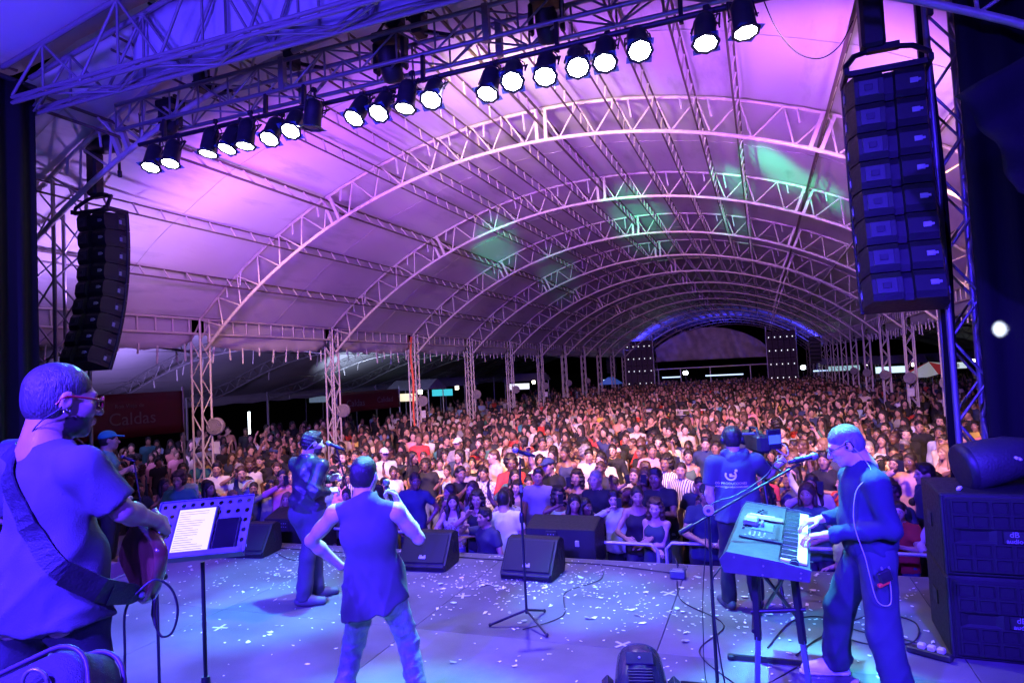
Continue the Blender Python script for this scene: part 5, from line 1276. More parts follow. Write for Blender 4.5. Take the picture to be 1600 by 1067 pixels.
fs = make_fill(); fs.location = (-2.44, 8.06, .95); fs['label'] = 'black fill speaker on a frame below the stage edge, seen from behind, centre'
dup(fs, (-6.55, 8.15, .93), R(6), 'black fill speaker on a frame below the stage edge, seen from behind, on the left')

# --- microphone stands
M_stand = mat('black_stand_tube', (.03, .03, .035), .35, .5)
def microphone(t, tip, dirv, s=1.0, m=None):
    q = Vector(dirv).to_track_quat('Z', 'Y').to_matrix(); tip = Vector(tip)
    MB().lathe([(.010*s, -.185*s), (.0135*s, -.18*s), (.0185*s, -.03*s), (.022*s, -.02*s)], tip, q, 14).build('mic_body', m or M_stand, t)
    o = MB().lathe([(.022*s, -.022*s), (.026*s, -.012*s), (.0265*s, .0), (.024*s, .012*s), (.018*s, .022*s), (.009*s, .027*s), (.0001, .028*s)], tip, q, 16).build('mic_grille', M_alu, t)
    MB().path([tip - Vector(dirv).normalized()*(.08*s), tip - Vector(dirv).normalized()*(.14*s)], .021*s, 10).build('mic_clip', M_black, t)
ms = thing('microphone_stand', 'dark tripod microphone stand with a microphone alone in the middle of the stage', 'microphone stand', (-2.1, 5.62, FL))
bar('pole', (0, 0, .10), (0, 0, .95), .0125, M_stand, ms); bar('pole', (.0, 0, .9), (.01, 0, 1.48), .009, M_stand, ms)
MB().lathe([(.02, 0), (.024, .03), (.02, .08), (.014, .09)], (0, 0, .90), None, 12).build('clutch', M_stand, ms)
for a in (80, 200, 320):
    MB().tube((0, 0, .13), (.33*math.cos(R(a)), .33*math.sin(R(a)), .015), .0105, 8).build('leg', M_stand, ms); MB().ball((.33*math.cos(R(a)), .33*math.sin(R(a)), .016), .017, 8, 6).build('rubber_foot', M_blackp, ms)
MB().box((.01, 0, 1.20), (.03, .03, .07), None, .008).build('clamp', M_alu, ms)
microphone(ms, (-.02, -.02, 1.545), (-.75, -.25, .28))
ms = thing('microphone_stand', 'dark microphone stand in front of the singer in the leather jacket', 'microphone stand', (-4.06, 5.92, FL))
bar('pole', (0, 0, .03), (-.02, 0, .95), .0125, M_stand, ms); bar('pole', (-.02, 0, .9), (-.165, -.06, 1.56), .009, M_stand, ms)
MB().lathe([(.15, 0), (.15, .012), (.03, .03), (.02, .05)], (0, 0, 0), None, 20).build('round_base', M_stand, ms); MB().lathe([(.02, 0), (.024, .03), (.02, .08), (.014, .09)], (-.02, 0, .90), None, 12).build('clutch', M_stand, ms)
microphone(ms, (-.235, -.09, 1.60), (-.85, -.25, .38))
ms = thing('microphone_stand', 'tall boom microphone stand reaching across to the keyboard player', 'microphone stand', (-.41, 4.62, FL))
bar('pole', (0, 0, .05), (.005, -.01, .75), .0125, M_stand, ms); bar('pole', (.005, -.01, .7), (.02, -.06, 1.28), .010, M_stand, ms)
for a in (20, 140, 260): MB().tube((0, 0, .12), (.34*math.cos(R(a)), .34*math.sin(R(a)), .015), .0105, 8).build('leg', M_stand, ms)
MB().lathe([(.034, -.012), (.036, 0), (.034, .012)], (.02, -.08, 1.28), rotxyz(80, 0, 10), 20).build('pivot_disc', M_alu, ms); MB().lathe([(.012, -.02), (.014, 0), (.012, .02)], (.02, -.085, 1.28), rotxyz(80, 0, 10), 12).build('pivot_knob', M_blackp, ms)
bar('boom', (-.16, -.175, 1.15), (.60, .30, 1.525), .008, M_stand, ms); MB().tube((-.16, -.175, 1.15), (-.08, -.125, 1.19), .017, 10).build('counterweight', M_stand, ms)
microphone(ms, (.70, .335, 1.575), (.80, .34, .16))
MB().path([(.52, .26, 1.535), (.46, .2, 1.56), (.38, .18, 1.46), (.2, .05, 1.36), (.02, -.06, 1.29), (-.02, -.05, 1.0), (-.07, .02, .5), (-.04, .05, .02), (.3, .3, .006)], .0035, 6).build('mic_cord', M_blackp, ms)

# --- music stand with a lit page
M_desk = mat('blue_grey_desk_steel', (.085, .105, .125), .4, .3, .1, 12)
mu = thing('music_stand', 'perforated music stand with a bright page and a dark tablet on its desk', 'music stand', (-2.68, 2.58, FL), R(20.6))
bar('pole', (0, 0, .03), (-.01, .02, .80), .0135, M_stand, mu); bar('pole', (-.01, .02, .75), (0, 0, 1.38), .010, M_stand, mu)
MB().lathe([(.02, 0), (.024, .03), (.02, .07)], (-.01, .02, .74), None, 12).build('clutch', M_stand, mu); MB().lathe([(.008, 0), (.008, .035), (.014, .036), (.014, .05)], (.0, .0, .77), rotxyz(0, 90, 0), 10).build('knob', M_stand, mu)
for a in (90, 210, 330): MB().tube((0, 0, .2), (.28*math.cos(R(a)), .28*math.sin(R(a)), .012), .009, 8).build('leg', M_stand, mu)
DM = basis((.0, -.0, 1.545), (1, 0.02, .04), (-.02, .62, .80))   # desk plane: x across, y up the slope, z towards the player
def desk(name, polys, m, th=.004, z0=0):
    b = MB()
    for P in polys: b.prism(P, z0, z0+th, lambda u, v, d: tuple(DM @ V3(u, v, d)))
    return b.build(name, m, mu)
# perforated sheet: strips round rows of holes
def perforated(w, h, nx, ny, r):
    b = MB(); cw, chh = w/nx, h/ny; seg = 16
    for i in range(nx):
        for j in range(ny):
            cx, cy = -w/2+cw*(i+.5), -h/2+chh*(j+.5); ring = []; sq = []
            for k in range(seg):
                a = 2*PI*k/seg; ring.append((cx+r*math.cos(a), cy+r*math.sin(a))); q = max(abs(math.cos(a)), abs(math.sin(a))); sq.append((cx+cw/2*math.cos(a)/q, cy+chh/2*math.sin(a)/q))
            V = [tuple(DM @ V3(u, v, 0)) for u, v in ring+sq] + [tuple(DM @ V3(u, v, -.002)) for u, v in ring+sq]
            F = []
            for k in range(seg):
                k2 = (k+1) % seg; F += [(k, seg+k, seg+k2, k2), (2*seg+k, 2*seg+k2, 3*seg+k2, 3*seg+k), (k, k2, 2*seg+k2, 2*seg+k)]
            b.put(V, F)
    return b
perforated(.475, .32, 10, 6, .0115).build('desk', M_desk, mu)
for P, nm in (((-.2375, .16, .475, .004), 'rim'),):
    pass
MB().box(DM @ V3(0, -.162, .022), (.485, .006, .052), DM.to_3x3()).build('ledge', M_desk, mu)
MB().box(DM @ V3(0, -.150, .048), (.485, .024, .005), DM.to_3x3()).build('ledge_lip', M_desk, mu)
for sx in (-1, 1): MB().box(DM @ V3(sx*.2385, 0, .002), (.004, .324, .012), DM.to_3x3()).build('rim', M_desk, mu)
MB().box(DM @ V3(0, .161, .002), (.478, .004, .012), DM.to_3x3()).build('rim', M_desk, mu)
tb = thing('tablet', 'tablet showing a bright white page of lyrics on the music stand', 'tablet', (-2.68, 2.58, FL), R(20.6))
M_page = mat('lit_page', (.25, .25, .22), .5, emit=((1, 1, .84), .80)); M_ink = mat('page_print', (.35, .38, .3), .6)
MB().box(DM @ V3(-.030, -.022, .014), (.205, .268, .010), DM.to_3x3(), .004).build('case', M_blackp, tb)
MB().box(DM @ V3(-.030, -.022, .0195), (.182, .244, .002), DM.to_3x3()).build('screen', M_page, tb)
rr = random.Random(2); lines = MB()
for k in range(17):
    w = rr.uniform(.05, .15); lines.box(DM @ V3(-.115+w/2, .085-.0125*k, .0207), (w, .0022, .0006), DM.to_3x3())
tag(lines.build('text_line', M_ink, tb), kind='stuff')
tb2 = thing('tablet', 'dark switched off tablet leaning on the music stand beside the lit one', 'tablet', (-2.68, 2.58, FL), R(20.6))
MB().box(DM @ V3(.135, -.06, .012), (.118, .20, .009), DM.to_3x3(), .004).build('case', M_blackp, tb2); MB().box(DM @ V3(.135, -.06, .0172), (.106, .186, .002), DM.to_3x3()).build('screen', mat('black_glass', (.01, .01, .012), .06), tb2)
pm = thing('pencil_microphone', 'small pale pencil microphone on a short stand beyond the guitarist', 'microphone', (-3.42, 2.95, FL))
bar('pole', (0, 0, .02), (0, 0, 1.28), .009, M_stand, pm); MB().lathe([(.09, 0), (.09, .015), (.02, .03)], (0, 0, 0), None, 16).build('round_base', M_stand, pm)
MB().lathe([(.008, 0), (.008, .02), (.0001, .02)], (0, 0, 1.28), None, 10).build('clip', M_alu, pm); MB().lathe([(.013, 0), (.0145, .01), (.0145, .085), (.0001, .088)], (0, 0, 1.30), None, 12).build('mic_body', mat('pale_nickel', (.75, .78, .78), .3, .2), pm)

# --- keyboard on its stand
KB = thing('keyboard', 'large dark synthesizer keyboard with white keys at its right edge', 'keyboard', (-.0, 4.98, 2.165))
ka, kp_, kr = R(-3.9), R(1.8), R(-7.6)
a_ = V3(-math.sin(ka)*math.cos(kp_), math.cos(ka)*math.cos(kp_), math.sin(kp_)); b_ = a_.cross(V3(0, 0, 1)).normalized(); n_ = b_.cross(a_); b_ = b_*math.cos(kr) + n_*math.sin(kr); n_ = b_.cross(a_)
KM = Matrix((b_, a_, n_)).transposed()          # x: towards the player, y: along (away), z: up
def K(x, y, z): return KM @ V3(x, y, z)
KW, KL = .475, 1.35
M_kb = mat('dark_grey_keyboard_shell', (.03, .03, .034), .45, 0, .12, 25, .15, 260); M_kbend = mat('keyboard_end_cheek', (.055, .056, .068), .4, 0, .1, 15)
prof = [(-KW/2, -.115), (KW/2, -.075), (KW/2, -.030), (.065, -.022), (.06, 0), (-KW/2, 0), (-KW/2-.03, -.05)]
MB().prism(prof, -KL/2+.012, KL/2-.012, lambda u, v, d: tuple(K(u, d, v))).build('shell', M_kb, KB)
cheek = [(-KW/2-.006, -.125), (KW/2+.004, -.085), (KW/2+.006, -.012), (.07, .004), (-KW/2-.002, .006), (-KW/2-.038, -.05)]
for s in (-1, 1):
    o = MB().prism(cheek, s*(KL/2-.012), s*KL/2 + s*.004, lambda u, v, d: tuple(K(u, d, v))) if s > 0 else MB().prism(cheek[::-1], s*(KL/2-.012), s*KL/2 + s*.004, lambda u, v, d: tuple(K(u, d, v)))
    o = o.build('end_cheek', M_kbend, KB)
    for u, v in ((-.19, -.02), (-.02, -.04), (-.02, -.095), (.19, -.04), (.19, -.07)): MB().lathe([(.006, 0), (.006, .003), (.0001, .004)], K(u, s*(KL/2+.004), v), KM @ rotxyz(-90*s, 0, 0), 10).build('screw', M_alu, o)
M_wkey = mat('white_key', (.78, .78, .74), .3, 0, .04, 20); M_bkey = mat('black_key', (.02, .02, .022), .3)
nW = 43; kw = (KL-.17)/nW; wk = MB().box((.0, 0, 0), (.150, kw*.93, .016), None, .002).mesh('white_key', M_wkey); bk = MB().box((0, 0, 0), (.095, kw*.55, .014), None, .003).mesh('black_key', M_bkey)
KMq = KM.to_quaternion()
for i in range(nW):
    y = -KL/2 + .105 + kw*(i+.5); o = add('white_key', wk, KB); o.matrix_local = Matrix.LocRotScale(K(.145, y, -.016), KMq, None)
    if i % 7 not in (2, 6): o = add('black_key', bk, KB); o.matrix_local = Matrix.LocRotScale(K(.115, y+kw*.5, -.004), KMq, None)
MB().box(K(.03, .1, .003), (.018, .62, .003), KM).build('ribbon_strip', M_black, KB)
# screen, sliders, buttons, wheels
MB().box(K(-.07, .02, .003), (.14, .20, .006), KM, .002).build('display', mat('dim_lcd', (.10, .12, .2), .15), KB)
rr = random.Random(4); kn_m = MB().lathe([(.010, 0), (.009, .012), (.0001, .013)], n=10).mesh('knob', M_black); bt_m = MB().box((0, 0, .002), (.012, .016, .005), None, .001).mesh('button', M_badge)
for i in range(6):
    y = .28+.04*i; MB().box(K(-.10, y, .002), (.075, .006, .003), KM).build('slider_slot', M_black, KB); MB().box(K(-.125+.012*(i % 3), y, .006), (.014, .014, .012), KM, .002).build('slider_cap', M_blackp, KB)
for i in range(5):
    for j in range(4): o = add('button', bt_m, KB); o.matrix_local = Matrix.LocRotScale(K(-.14+.03*j, -.14-.035*i, .002), KMq, None)
for i in range(4): o = add('knob', kn_m, KB); o.matrix_local = Matrix.LocRotScale(K(-.19, -.1+.09*i, .001), KMq, None)
for i in range(2): MB().lathe([(.026, -.011), (.028, 0), (.026, .011)], K(.15+.0*i, -KL/2+.045+.04*i, -.014), KM @ rotxyz(0, 0, 0) @ Matrix.Rotation(PI/2, 3, 'X'), 16).build('wheel', M_blackp, KB)
ph = thing('smartphone', 'long brown cased phone lying across the middle of the keyboard', 'phone', (0, 4.98, 2.165)); MB().box(K(-.07, .215, .014), (.255, .085, .014), KM, .005).build('case', mat('brown_leather_case', (.16, .08, .045), .5, 0, .2, 30, .2, 80), ph); MB().box(K(-.09, .262, .016), (.17, .006, .012), KM, .002).build('edge_strip', M_wkey, ph)
dv = thing('sound_module', 'small glossy box with knobs sitting on the keyboard', 'sound module', (0, 4.98, 2.165)); MB().box(K(-.15, .03, .03), (.10, .11, .045), KM, .01).build('case', M_alu, dv); MB().box(K(-.15, .03, .054), (.07, .07, .004), KM, .001).build('screen', mat('lit_lcd', (.3, .5, .5), .2, emit=((.5, .9, 1), .5)), dv)
for i in range(3): MB().lathe([(.011, 0), (.010, .02), (.0001, .021)], K(-.075, -.005+.03*i, .018), KM, 10).build('knob', M_alu, dv)
rm = thing('remote_control', 'dark slim remote lying near the end of the keyboard', 'remote', (0, 4.98, 2.165)); MB().box(K(-.06, -.30, .012), (.28, .05, .018), KM, .007).build('case', M_blackp, rm)
for i in range(4): MB().box(K(-.16+.05*i, -.30, .022), (.014, .014, .004), KM, .001).build('button', M_badge, rm)
pl = thing('power_adapter', 'pale plug and lead hanging at the back of the keyboard', 'plug', (-.3, 4.7, 2.05)); MB().box((-.31, 4.62, 2.02), (.05, .08, .05), None, .01).build('plug', mat('pale_plastic', (.7, .7, .7), .5), pl, (-.3, 4.7, 2.05)); MB().path([(-.31, 4.6, 2.02), (-.36, 4.56, 1.98), (-.40, 4.55, 1.85), (-.36, 4.55, 1.3), (-.3, 4.7, FL+.01), (.1, 5.3, FL+.006)], .005, 6).build('cord', M_blackp, pl, (-.3, 4.7, 2.05))
M_lblue = mat('light_blue_grey_tube', (.12, .155, .19), .4, .3)
ks = thing('keyboard_stand', 'dark folding keyboard stand with pale blue lower legs', 'keyboard stand', (-.0, 4.95, FL)); ko = (0, 4.95, FL)
zt = 2.165-.125
for y in (4.62, 5.36):
    bar('arm', (-.20, y, zt+.03), (.22, y, zt), .018, M_stand, ks, True, ko)
    for x, x2 in ((-.13, -.17), (.10, .16)):
        bar('leg', (x, y, zt), (x2*.8, y-.02, FL+.45), .018, M_stand, ks, True, ko); bar('lower_leg', (x2*.8, y-.02, FL+.47), (x2, y-.03, FL+.03), .0145, M_lblue if y < 5 else M_stand, ks, True, ko)
    bar('cross_bar', (-.17, y-.01, FL+.62), (.16, y-.01, FL+.66), .014, M_stand, ks, False, ko); bar('foot', (-.36, y-.03, FL+.022), (.30, y-.03, FL+.022), .015, M_stand, ks, True, ko)
    for x in (-.36, .30): MB().box((x, y-.03, FL+.02), (.05, .05, .036), None, .008).build('rubber_foot', M_blackp, ks, ko)
bar('diagonal', (-.12, 4.64, zt-.03), (.12, 5.34, FL+.35), .014, M_stand, ks, False, ko); bar('diagonal', (.08, 4.64, zt-.03), (-.12, 5.34, FL+.35), .014, M_stand, ks, False, ko)
bar('rail', (-.16, 4.6, FL+.50), (-.16, 5.35, FL+.50), .014, M_stand, ks, False, ko)

# --- moving head light on the floor, close to the camera
M_shell = mat('glossy_dark_shell', (.03, .03, .036), .16, .0, .1, 20, coat=.2)
mh = thing('moving_head_light', 'grey moving head light standing on the stage floor, its vented back towards the viewer', 'stage light', (-.79, 3.98, FL), R(12)); mh.scale = (.95, .95, .93)
MB().box((0, 0, .07), (.40, .34, .13), None, .03).build('base', M_blackp, mh)
for sx in (-1, 1):
    MB().box((sx*.205, .0, .26), (.075, .17, .34), None, .035).build('yoke_arm', M_shell, mh)
    for k in range(4): MB().box((sx*.205, -.088, .30+.025*k), (.05, .008, .008)).build('vent_slot', M_black, mh)
hM = rotxyz(-62, 0, 0)
MB().lathe([(.0001, -.24), (.07, -.235), (.12, -.21), (.155, -.14), (.165, -.02), (.155, .10), (.14, .20), (.125, .22)], (0, 0, .38), hM, 28).build('head', M_shell, mh)
MB().lathe([(.127, .215), (.127, .225), (.0001, .222)], (0, 0, .38), hM, 24).build('lens', M_lens_off, mh)
pan = MB(); 
_prof = [(-.24, .0001), (-.235, .07), (-.21, .12), (-.14, .155), (-.02, .165), (.10, .155), (.20, .14)]
def _rad(z): return float(np.interp(z, [a for a, _ in _prof], [b for _, b in _prof]))
def on_head(z, lift=0): return V3(0, 0, .38) + hM @ V3(0, -_rad(z)-lift, z)
for k in range(9):
    z = -.16+.020*k; p = on_head(z, .001); q = hM
    MB().box(p, (.15, .016, .010), q, .003).build('vent_slot', M_black, mh)
MB().box(on_head(.085, .0), (.17, .018, .09), hM, .004).build('rear_panel', M_shell, mh); MB().lathe([(.008, 0), (.008, .005), (.0001, .006)], on_head(.085, .009), hM @ rotxyz(90, 0, 0), 10).build('screw', M_alu, mh)

# --- gig bag in the near corner
M_bag = fabric('dark_nylon_bag', (.04, .037, .052), .7, bump=.5, bscale=400)
bg = thing('gig_bag', 'padded dark gig bag with a metal ring and pale tag standing close by the guitarist', 'bag', (-1.33, .92, RZ), VIEWYAW)
bM = rotxyz(-30, -22, 4)
def bagp(u, v, d): return tuple(V3(-.03, -.06, .922) + bM @ V3(u, d, v))
out = []
for cx, cz, a0 in ((.10, .10, 0), (-.10, .10, 90), (-.10, -.9, 180), (.10, -.9, 270)):
    for k in range(7): a = R(a0 + 15*k); out.append((cx + .07*math.cos(a), cz + .07*math.sin(a)))
b = MB(); n = len(out); V = []
for d, sc in ((-.07, .86), (-.06, .95), (-.045, 1), (.045, 1), (.06, .95), (.07, .86)): V += [bagp(u*sc, (v+.4)*(1-(1-sc)*.25)-.4, d) for u, v in out]
F = [(q*n+i, q*n+(i+1) % n, (q+1)*n+(i+1) % n, (q+1)*n+i) for q in range(5) for i in range(n)]
b.put(V, F, True).put(V[:n], [tuple(range(n-1, -1, -1))], True).put(V[-n:], [tuple(range(n))], True); b.build('padded_body', M_bag, bg)
for d in (-.052, .052): MB().path([bagp(u*1.012, (v+.4)*1.01-.4, d) for u, v in out+out[:1]], .005, 6).build('piping', mat('purple_piping', (.05, .03, .06), .5), bg)
MB().path([bagp(.095 + .022*math.cos(a)*(1.0), .112 + .024*math.sin(a), -.085-.012*math.sin(a)) for a in np.linspace(0, 2*PI, 19)], .0038, 8).build('ring', M_alu, bg)
MB().box(bagp(.095, .085, -.075), (.045, .015, .035), bM, .005).build('ring_tab', M_bag, bg); MB().box(bagp(.085, .035, -.076), (.075, .006, .065), bM, .004).build('tag', mat('lilac_tag', (.3, .24, .36), .5), bg)
MB().path([bagp(p[0]+.045, p[1]+.038, -.081) for p in ((.028, .008), (.03, .018), (.04, .021), (.048, .015), (.047, .005), (.04, .0), (.036, -.008), (.044, -.014), (.055, -.018))], .0016, 5).build('tag_curl', M_print, bg)

# --- side fill speaker stack on the right
sk0 = (1.16, 5.7, FL)
def stack_box(label, z0):
    t = thing('side_fill_speaker', label, 'speaker', (1.16, 5.70, z0), R(-2), 'stacked side fill speakers'); w, d, h = 1.10, .74, .595
    MB().box((w/2, d/2+.03, h/2), (w, d, h), None, .012).build('cabinet', M_spk, t)
    M_foam = mat('foam_front', (.010, .010, .011), .95, 0, .25, 60, .6, 300)
    MB().box((w/2, .024, h/2), (w-.07, .03, h-.05), None, .01).build('foam_back', M_foam, t)
    ny, nx = 5, 8; x0, x1, zz0, zz1 = .06, w-.06, .04, h-.04; cw, chh = (x1-x0)/nx, (zz1-zz0)/ny
    for i in range(nx):
        for j in range(ny):
            if j == 2 and i < 6: continue
            cx, cz = x0+cw*(i+.5), zz0+chh*(j+.5); b = MB(); o_, q = .0, .5
            V = [(cx+sx*cw*.5, -.006, cz+sz*chh*.5) for sx, sz in ((-1, -1), (1, -1), (1, 1), (-1, 1))] + [(cx+sx*cw*.40, -.010, cz+sz*chh*.40) for sx, sz in ((-1, -1), (1, -1), (1, 1), (-1, 1))] + [(cx+sx*cw*.33, .007, cz+sz*chh*.33) for sx, sz in ((-1, -1), (1, -1), (1, 1), (-1, 1))]
            b.put(V, [(0, 1, 5, 4), (1, 2, 6, 5), (2, 3, 7, 6), (3, 0, 4, 7), (4, 5, 9, 8), (5, 6, 10, 9), (6, 7, 11, 10), (7, 4, 8, 11), (8, 9, 10, 11)]); b.build('foam_pad', M_foam, t)
    # horn recess and name plate in the middle row
    b = MB(); cz = zz0+chh*2.5; cx = x0+cw*1.15
    V = [(cx+sx*.13, -.008, cz+sz*.050) for sx, sz in ((-1, -1), (1, -1), (1, 1), (-1, 1))] + [(cx+sx*.055, .02, cz+sz*.022) for sx, sz in ((-1, -1), (1, -1), (1, 1), (-1, 1))]
    b.put(V, [(0, 1, 5, 4), (1, 2, 6, 5), (2, 3, 7, 6), (3, 0, 4, 7), (4, 5, 6, 7)]); b.build('horn_recess', M_spk, t)
    pl = MB().box((x0+cw*4.1, -.002, cz), (cw*3.2, .014, chh*.86), None, .004).build('name_plate', M_spk, t)
    for s, zz, sz in (('dB', .020, .055), ('audio', -.026, .045)):
        me = text_mesh(s, sz, M_badge, depth=.001); o = add('lettering', me, pl); o.matrix_local = basis((x0+cw*3.05, -.0105, cz+zz), (1, 0, 0), (0, 0, 1))
    for sx in (0, 1): MB().box((sx*w+(-.004 if sx == 0 else .004), .45, h*.55), (.012, .16, .11), None, .004).build('handle', M_black, t)
    bar('corner_bead', (.012, .012, .01), (.012, .012, h-.01), .012, M_black, t)
    return t
stack_box('big black speaker with padded foam front, bottom one of the right hand stack', FL); stack_box('big black speaker with padded foam front, upper one of the right hand stack', FL+.600)
ZS = FL+1.2
dr = thing('equipment_bag', 'black drum shaped soft bag with cords lying on top of the speaker stack', 'bag', (1.62, 6.05, ZS))
Md = rotxyz(0, 78, 12); M_bagk = fabric('black_nylon', (.025, .025, .03), .6, bump=.5, bscale=60)
MB().lathe([(.0001, -.20), (.10, -.205), (.165, -.19), (.185, -.16), (.180, -.02), (.165, .16), (.12, .30), (.05, .34)], (-.05, 0, .175), Md, 26).build('bag_body', M_bagk, dr)
MB().lathe([(.150, -.207), (.172, -.200), (.186, -.165), (.184, -.150)], (-.05, 0, .177), Md, 26).build('rim_piping', M_blackp, dr)
MB().box((.42, .03, .10), (.5, .30, .19), rotxyz(0, 4, 6), .06).build('side_pouch', M_bagk, dr)
MB().path([(.22, -.02, .21), (.35, -.05, .27), (.46, -.03, .26), (.5, .0, .18), (.4, .03, .15), (.3, .02, .17)], .016, 8).build('carry_strap', M_bagk, dr)
for p in ((.12, -.12, .215), (.10, -.13, .225), (.42, -.14, .022), (.18, -.2, .02), (-.30, -.20, .012)): MB().box(p, (.05, .03, .022), rotxyz(10, 12, 40*p[0]*10), .006).build('plug', mat('pale_plastic', (.7, .7, .7), .5), dr)

# --- television camera on its tripod
cm = thing('video_camera', 'black shoulder video camera with a side monitor on a tripod in front of its operator', 'video camera', (-.07, 6.74, SZ), VIEWYAW)
MB().box((0, .05, 1.46), (.13, .36, .17), None, .025).build('camera_body', M_blackp, cm); MB().lathe([(.05, 0), (.06, .10), (.065, .2), (.06, .22)], (0, .22, 1.46), rotxyz(-90, 0, 0), 16).build('lens', M_black, cm)
MB().path([(-.03, -.05, 1.54), (-.03, -.03, 1.60), (-.03, .14, 1.60), (-.03, .16, 1.54)], .013, 8).build('top_handle', M_blackp, cm); MB().box((.10, -.10, 1.50), (.15, .025, .19), rotxyz(0, 0, 12), .008).build('monitor', M_blackp, cm); MB().box((.10, -.118, 1.50), (.12, .004, .08), rotxyz(0, 0, 12)).build('monitor_screen', mat('blue_lit_screen', (.1, .2, .6), .2, emit=((.1, .25, .9), .5)), cm)
MB().box((-.09, .03, 1.55), (.16, .03, .02), None, .005).build('viewfinder_arm', M_alu, cm); MB().path([(.12, -.1, 1.40), (.22, -.08, 1.34), (.24, -.02, 1.42), (.16, .05, 1.47)], .005, 6).build('cord', mat('pale_cord', (.6, .6, .65), .5), cm)
MB().lathe([(.03, 0), (.045, .05), (.06, .09)], (0, .05, 1.28), None, 14).build('tripod_head', M_black, cm); bar('pan_bar', (0, .03, 1.33), (.12, -.22, 1.20), .012, M_black, cm)
for a in (30, 150, 270): bar('tripod_leg', (.03*math.cos(R(a)), .05+.03*math.sin(R(a)), 1.29), (.40*math.cos(R(a)), .05+.40*math.sin(R(a)), .005), .016, M_black, cm)

# --- small gear, cables on the floor
di = thing('floor_socket', 'small pale cable box at the stage edge with a lead coming up', 'cable box', (-.97, 7.2, FL)); MB().box((0, 0, .045), (.16, .11, .09), None, .012).build('case', M_desk, di); MB().path([(0, .02, .09), (-.01, .04, .16), (-.03, .10, .17), (-.05, .3, .12), (-.05, .55, -.1)], .007, 6).build('lead', M_blackp, di); MB().box((0, -.01, .092), (.1, .07, .01), None, .003).build('lid', M_alu, di)
ps = thing('power_strip', 'power strip with white plugs at the foot of the speaker stack', 'power strip', (1.02, 5.72, FL), R(-30)); MB().box((0, 0, .025), (.30, .07, .05), None, .01).build('case', M_blackp, ps)
for i in range(3): MB().box((-.05+.065*i, 0, .065), (.05, .05, .04), None, .008).build('plug', MATS['pale_plastic'], ps)
def floor_cable(label, pts, r=.006, m=None):
    P = [Vector((x, y, FL+r)) for x, y in pts]; out = []
    for i in range(len(P)-1):
        p0, p1, p2, p3 = P[max(i-1, 0)], P[i], P[i+1], P[min(i+2, len(P)-1)]
        for k in range(8):
            t = k/8; out.append(.5*((2*p1) + (p2-p0)*t + (2*p0-5*p1+4*p2-p3)*t*t + (3*p1-p0-3*p2+p3)*t**3))
    out.append(P[-1]); t = MB().path(out, r, 6).build('floor_cable', m or M_blackp, None, tuple(P[0])); t.location = P[0]; return tag(t, label, 'cable', 'cables lying on the stage')
floor_cable('black cable looping on the floor from the keyboard stand to the speaker stack', [(-.1, 5.6), (.1, 6.2), (.35, 6.35), (.6, 6.1), (.9, 6.0), (1.1, 5.85)])
floor_cable('black cable curling in a wide ring behind the keyboard player', [(.1, 5.5), (.3, 5.9), (.75, 6.5), (1.05, 6.4), (.95, 5.95), (.6, 5.85), (.35, 6.2), (.55, 6.8), (1.0, 7.2)])
floor_cable('thin black cable running along the floor past the music stand foot', [(-3.3, 2.2), (-2.6, 2.75), (-2.0, 3.1), (-1.3, 3.3), (-.9, 3.9)], .004)
floor_cable('black cable running from the left wing behind the guitarist', [(-7.2, 3.6), (-5.6, 3.3), (-4.3, 3.1), (-3.5, 2.6), (-3.0, 2.15)], .007)
floor_cable('second black cable from the left wing, bending towards the music stand', [(-7.2, 4.1), (-5.4, 4.0), (-4.2, 3.4), (-3.7, 2.3)], .006)
floor_cable('cable lying along the stage edge past the wedge monitors', [(-6.9, 7.45), (-5.2, 7.40), (-4.3, 7.5), (-3.2, 7.46), (-1.9, 7.5), (-.9, 7.3)], .007)

floor_cable('black cable trailing from the centre microphone stand towards the stage edge', [(-2.1, 5.5), (-1.85, 5.9), (-2.0, 6.5), (-1.75, 7.0), (-1.9, 7.6)], .004)
floor_cable('black cable wandering from the keyboard stand to the small cable box', [(-.3, 4.9), (-.6, 5.4), (-.45, 6.0), (-.85, 6.5), (-.97, 7.1)], .005)
floor_cable('black cable between the two left wedge monitors', [(-6.2, 7.2), (-5.6, 6.95), (-4.9, 7.3), (-4.2, 7.25)], .005)
tape = mat('white_gaffer_tape', (.5, .5, .5), .6)
for k, (x, y, a) in enumerate(((-3.0, 6.2, 20), (-1.2, 5.4, -35), (-4.9, 4.9, 8), (-1.0, 6.7, 60))):
    t = thing('tape_mark', ['white tape cross on the stage floor before the right of the sleeveless singer', 'white tape cross on the floor right of the centre microphone stand', 'white tape cross at the feet of the leather jacket singer', 'white tape cross near the cable box at the stage edge'][k], 'tape', (x, y, FL), R(a))
    for q in (0, 90): MB().box((0, 0, .0015+.0006*(q > 0)), (.16, .024, .001), rotxyz(0, 0, q)).build('strip', tape, t)
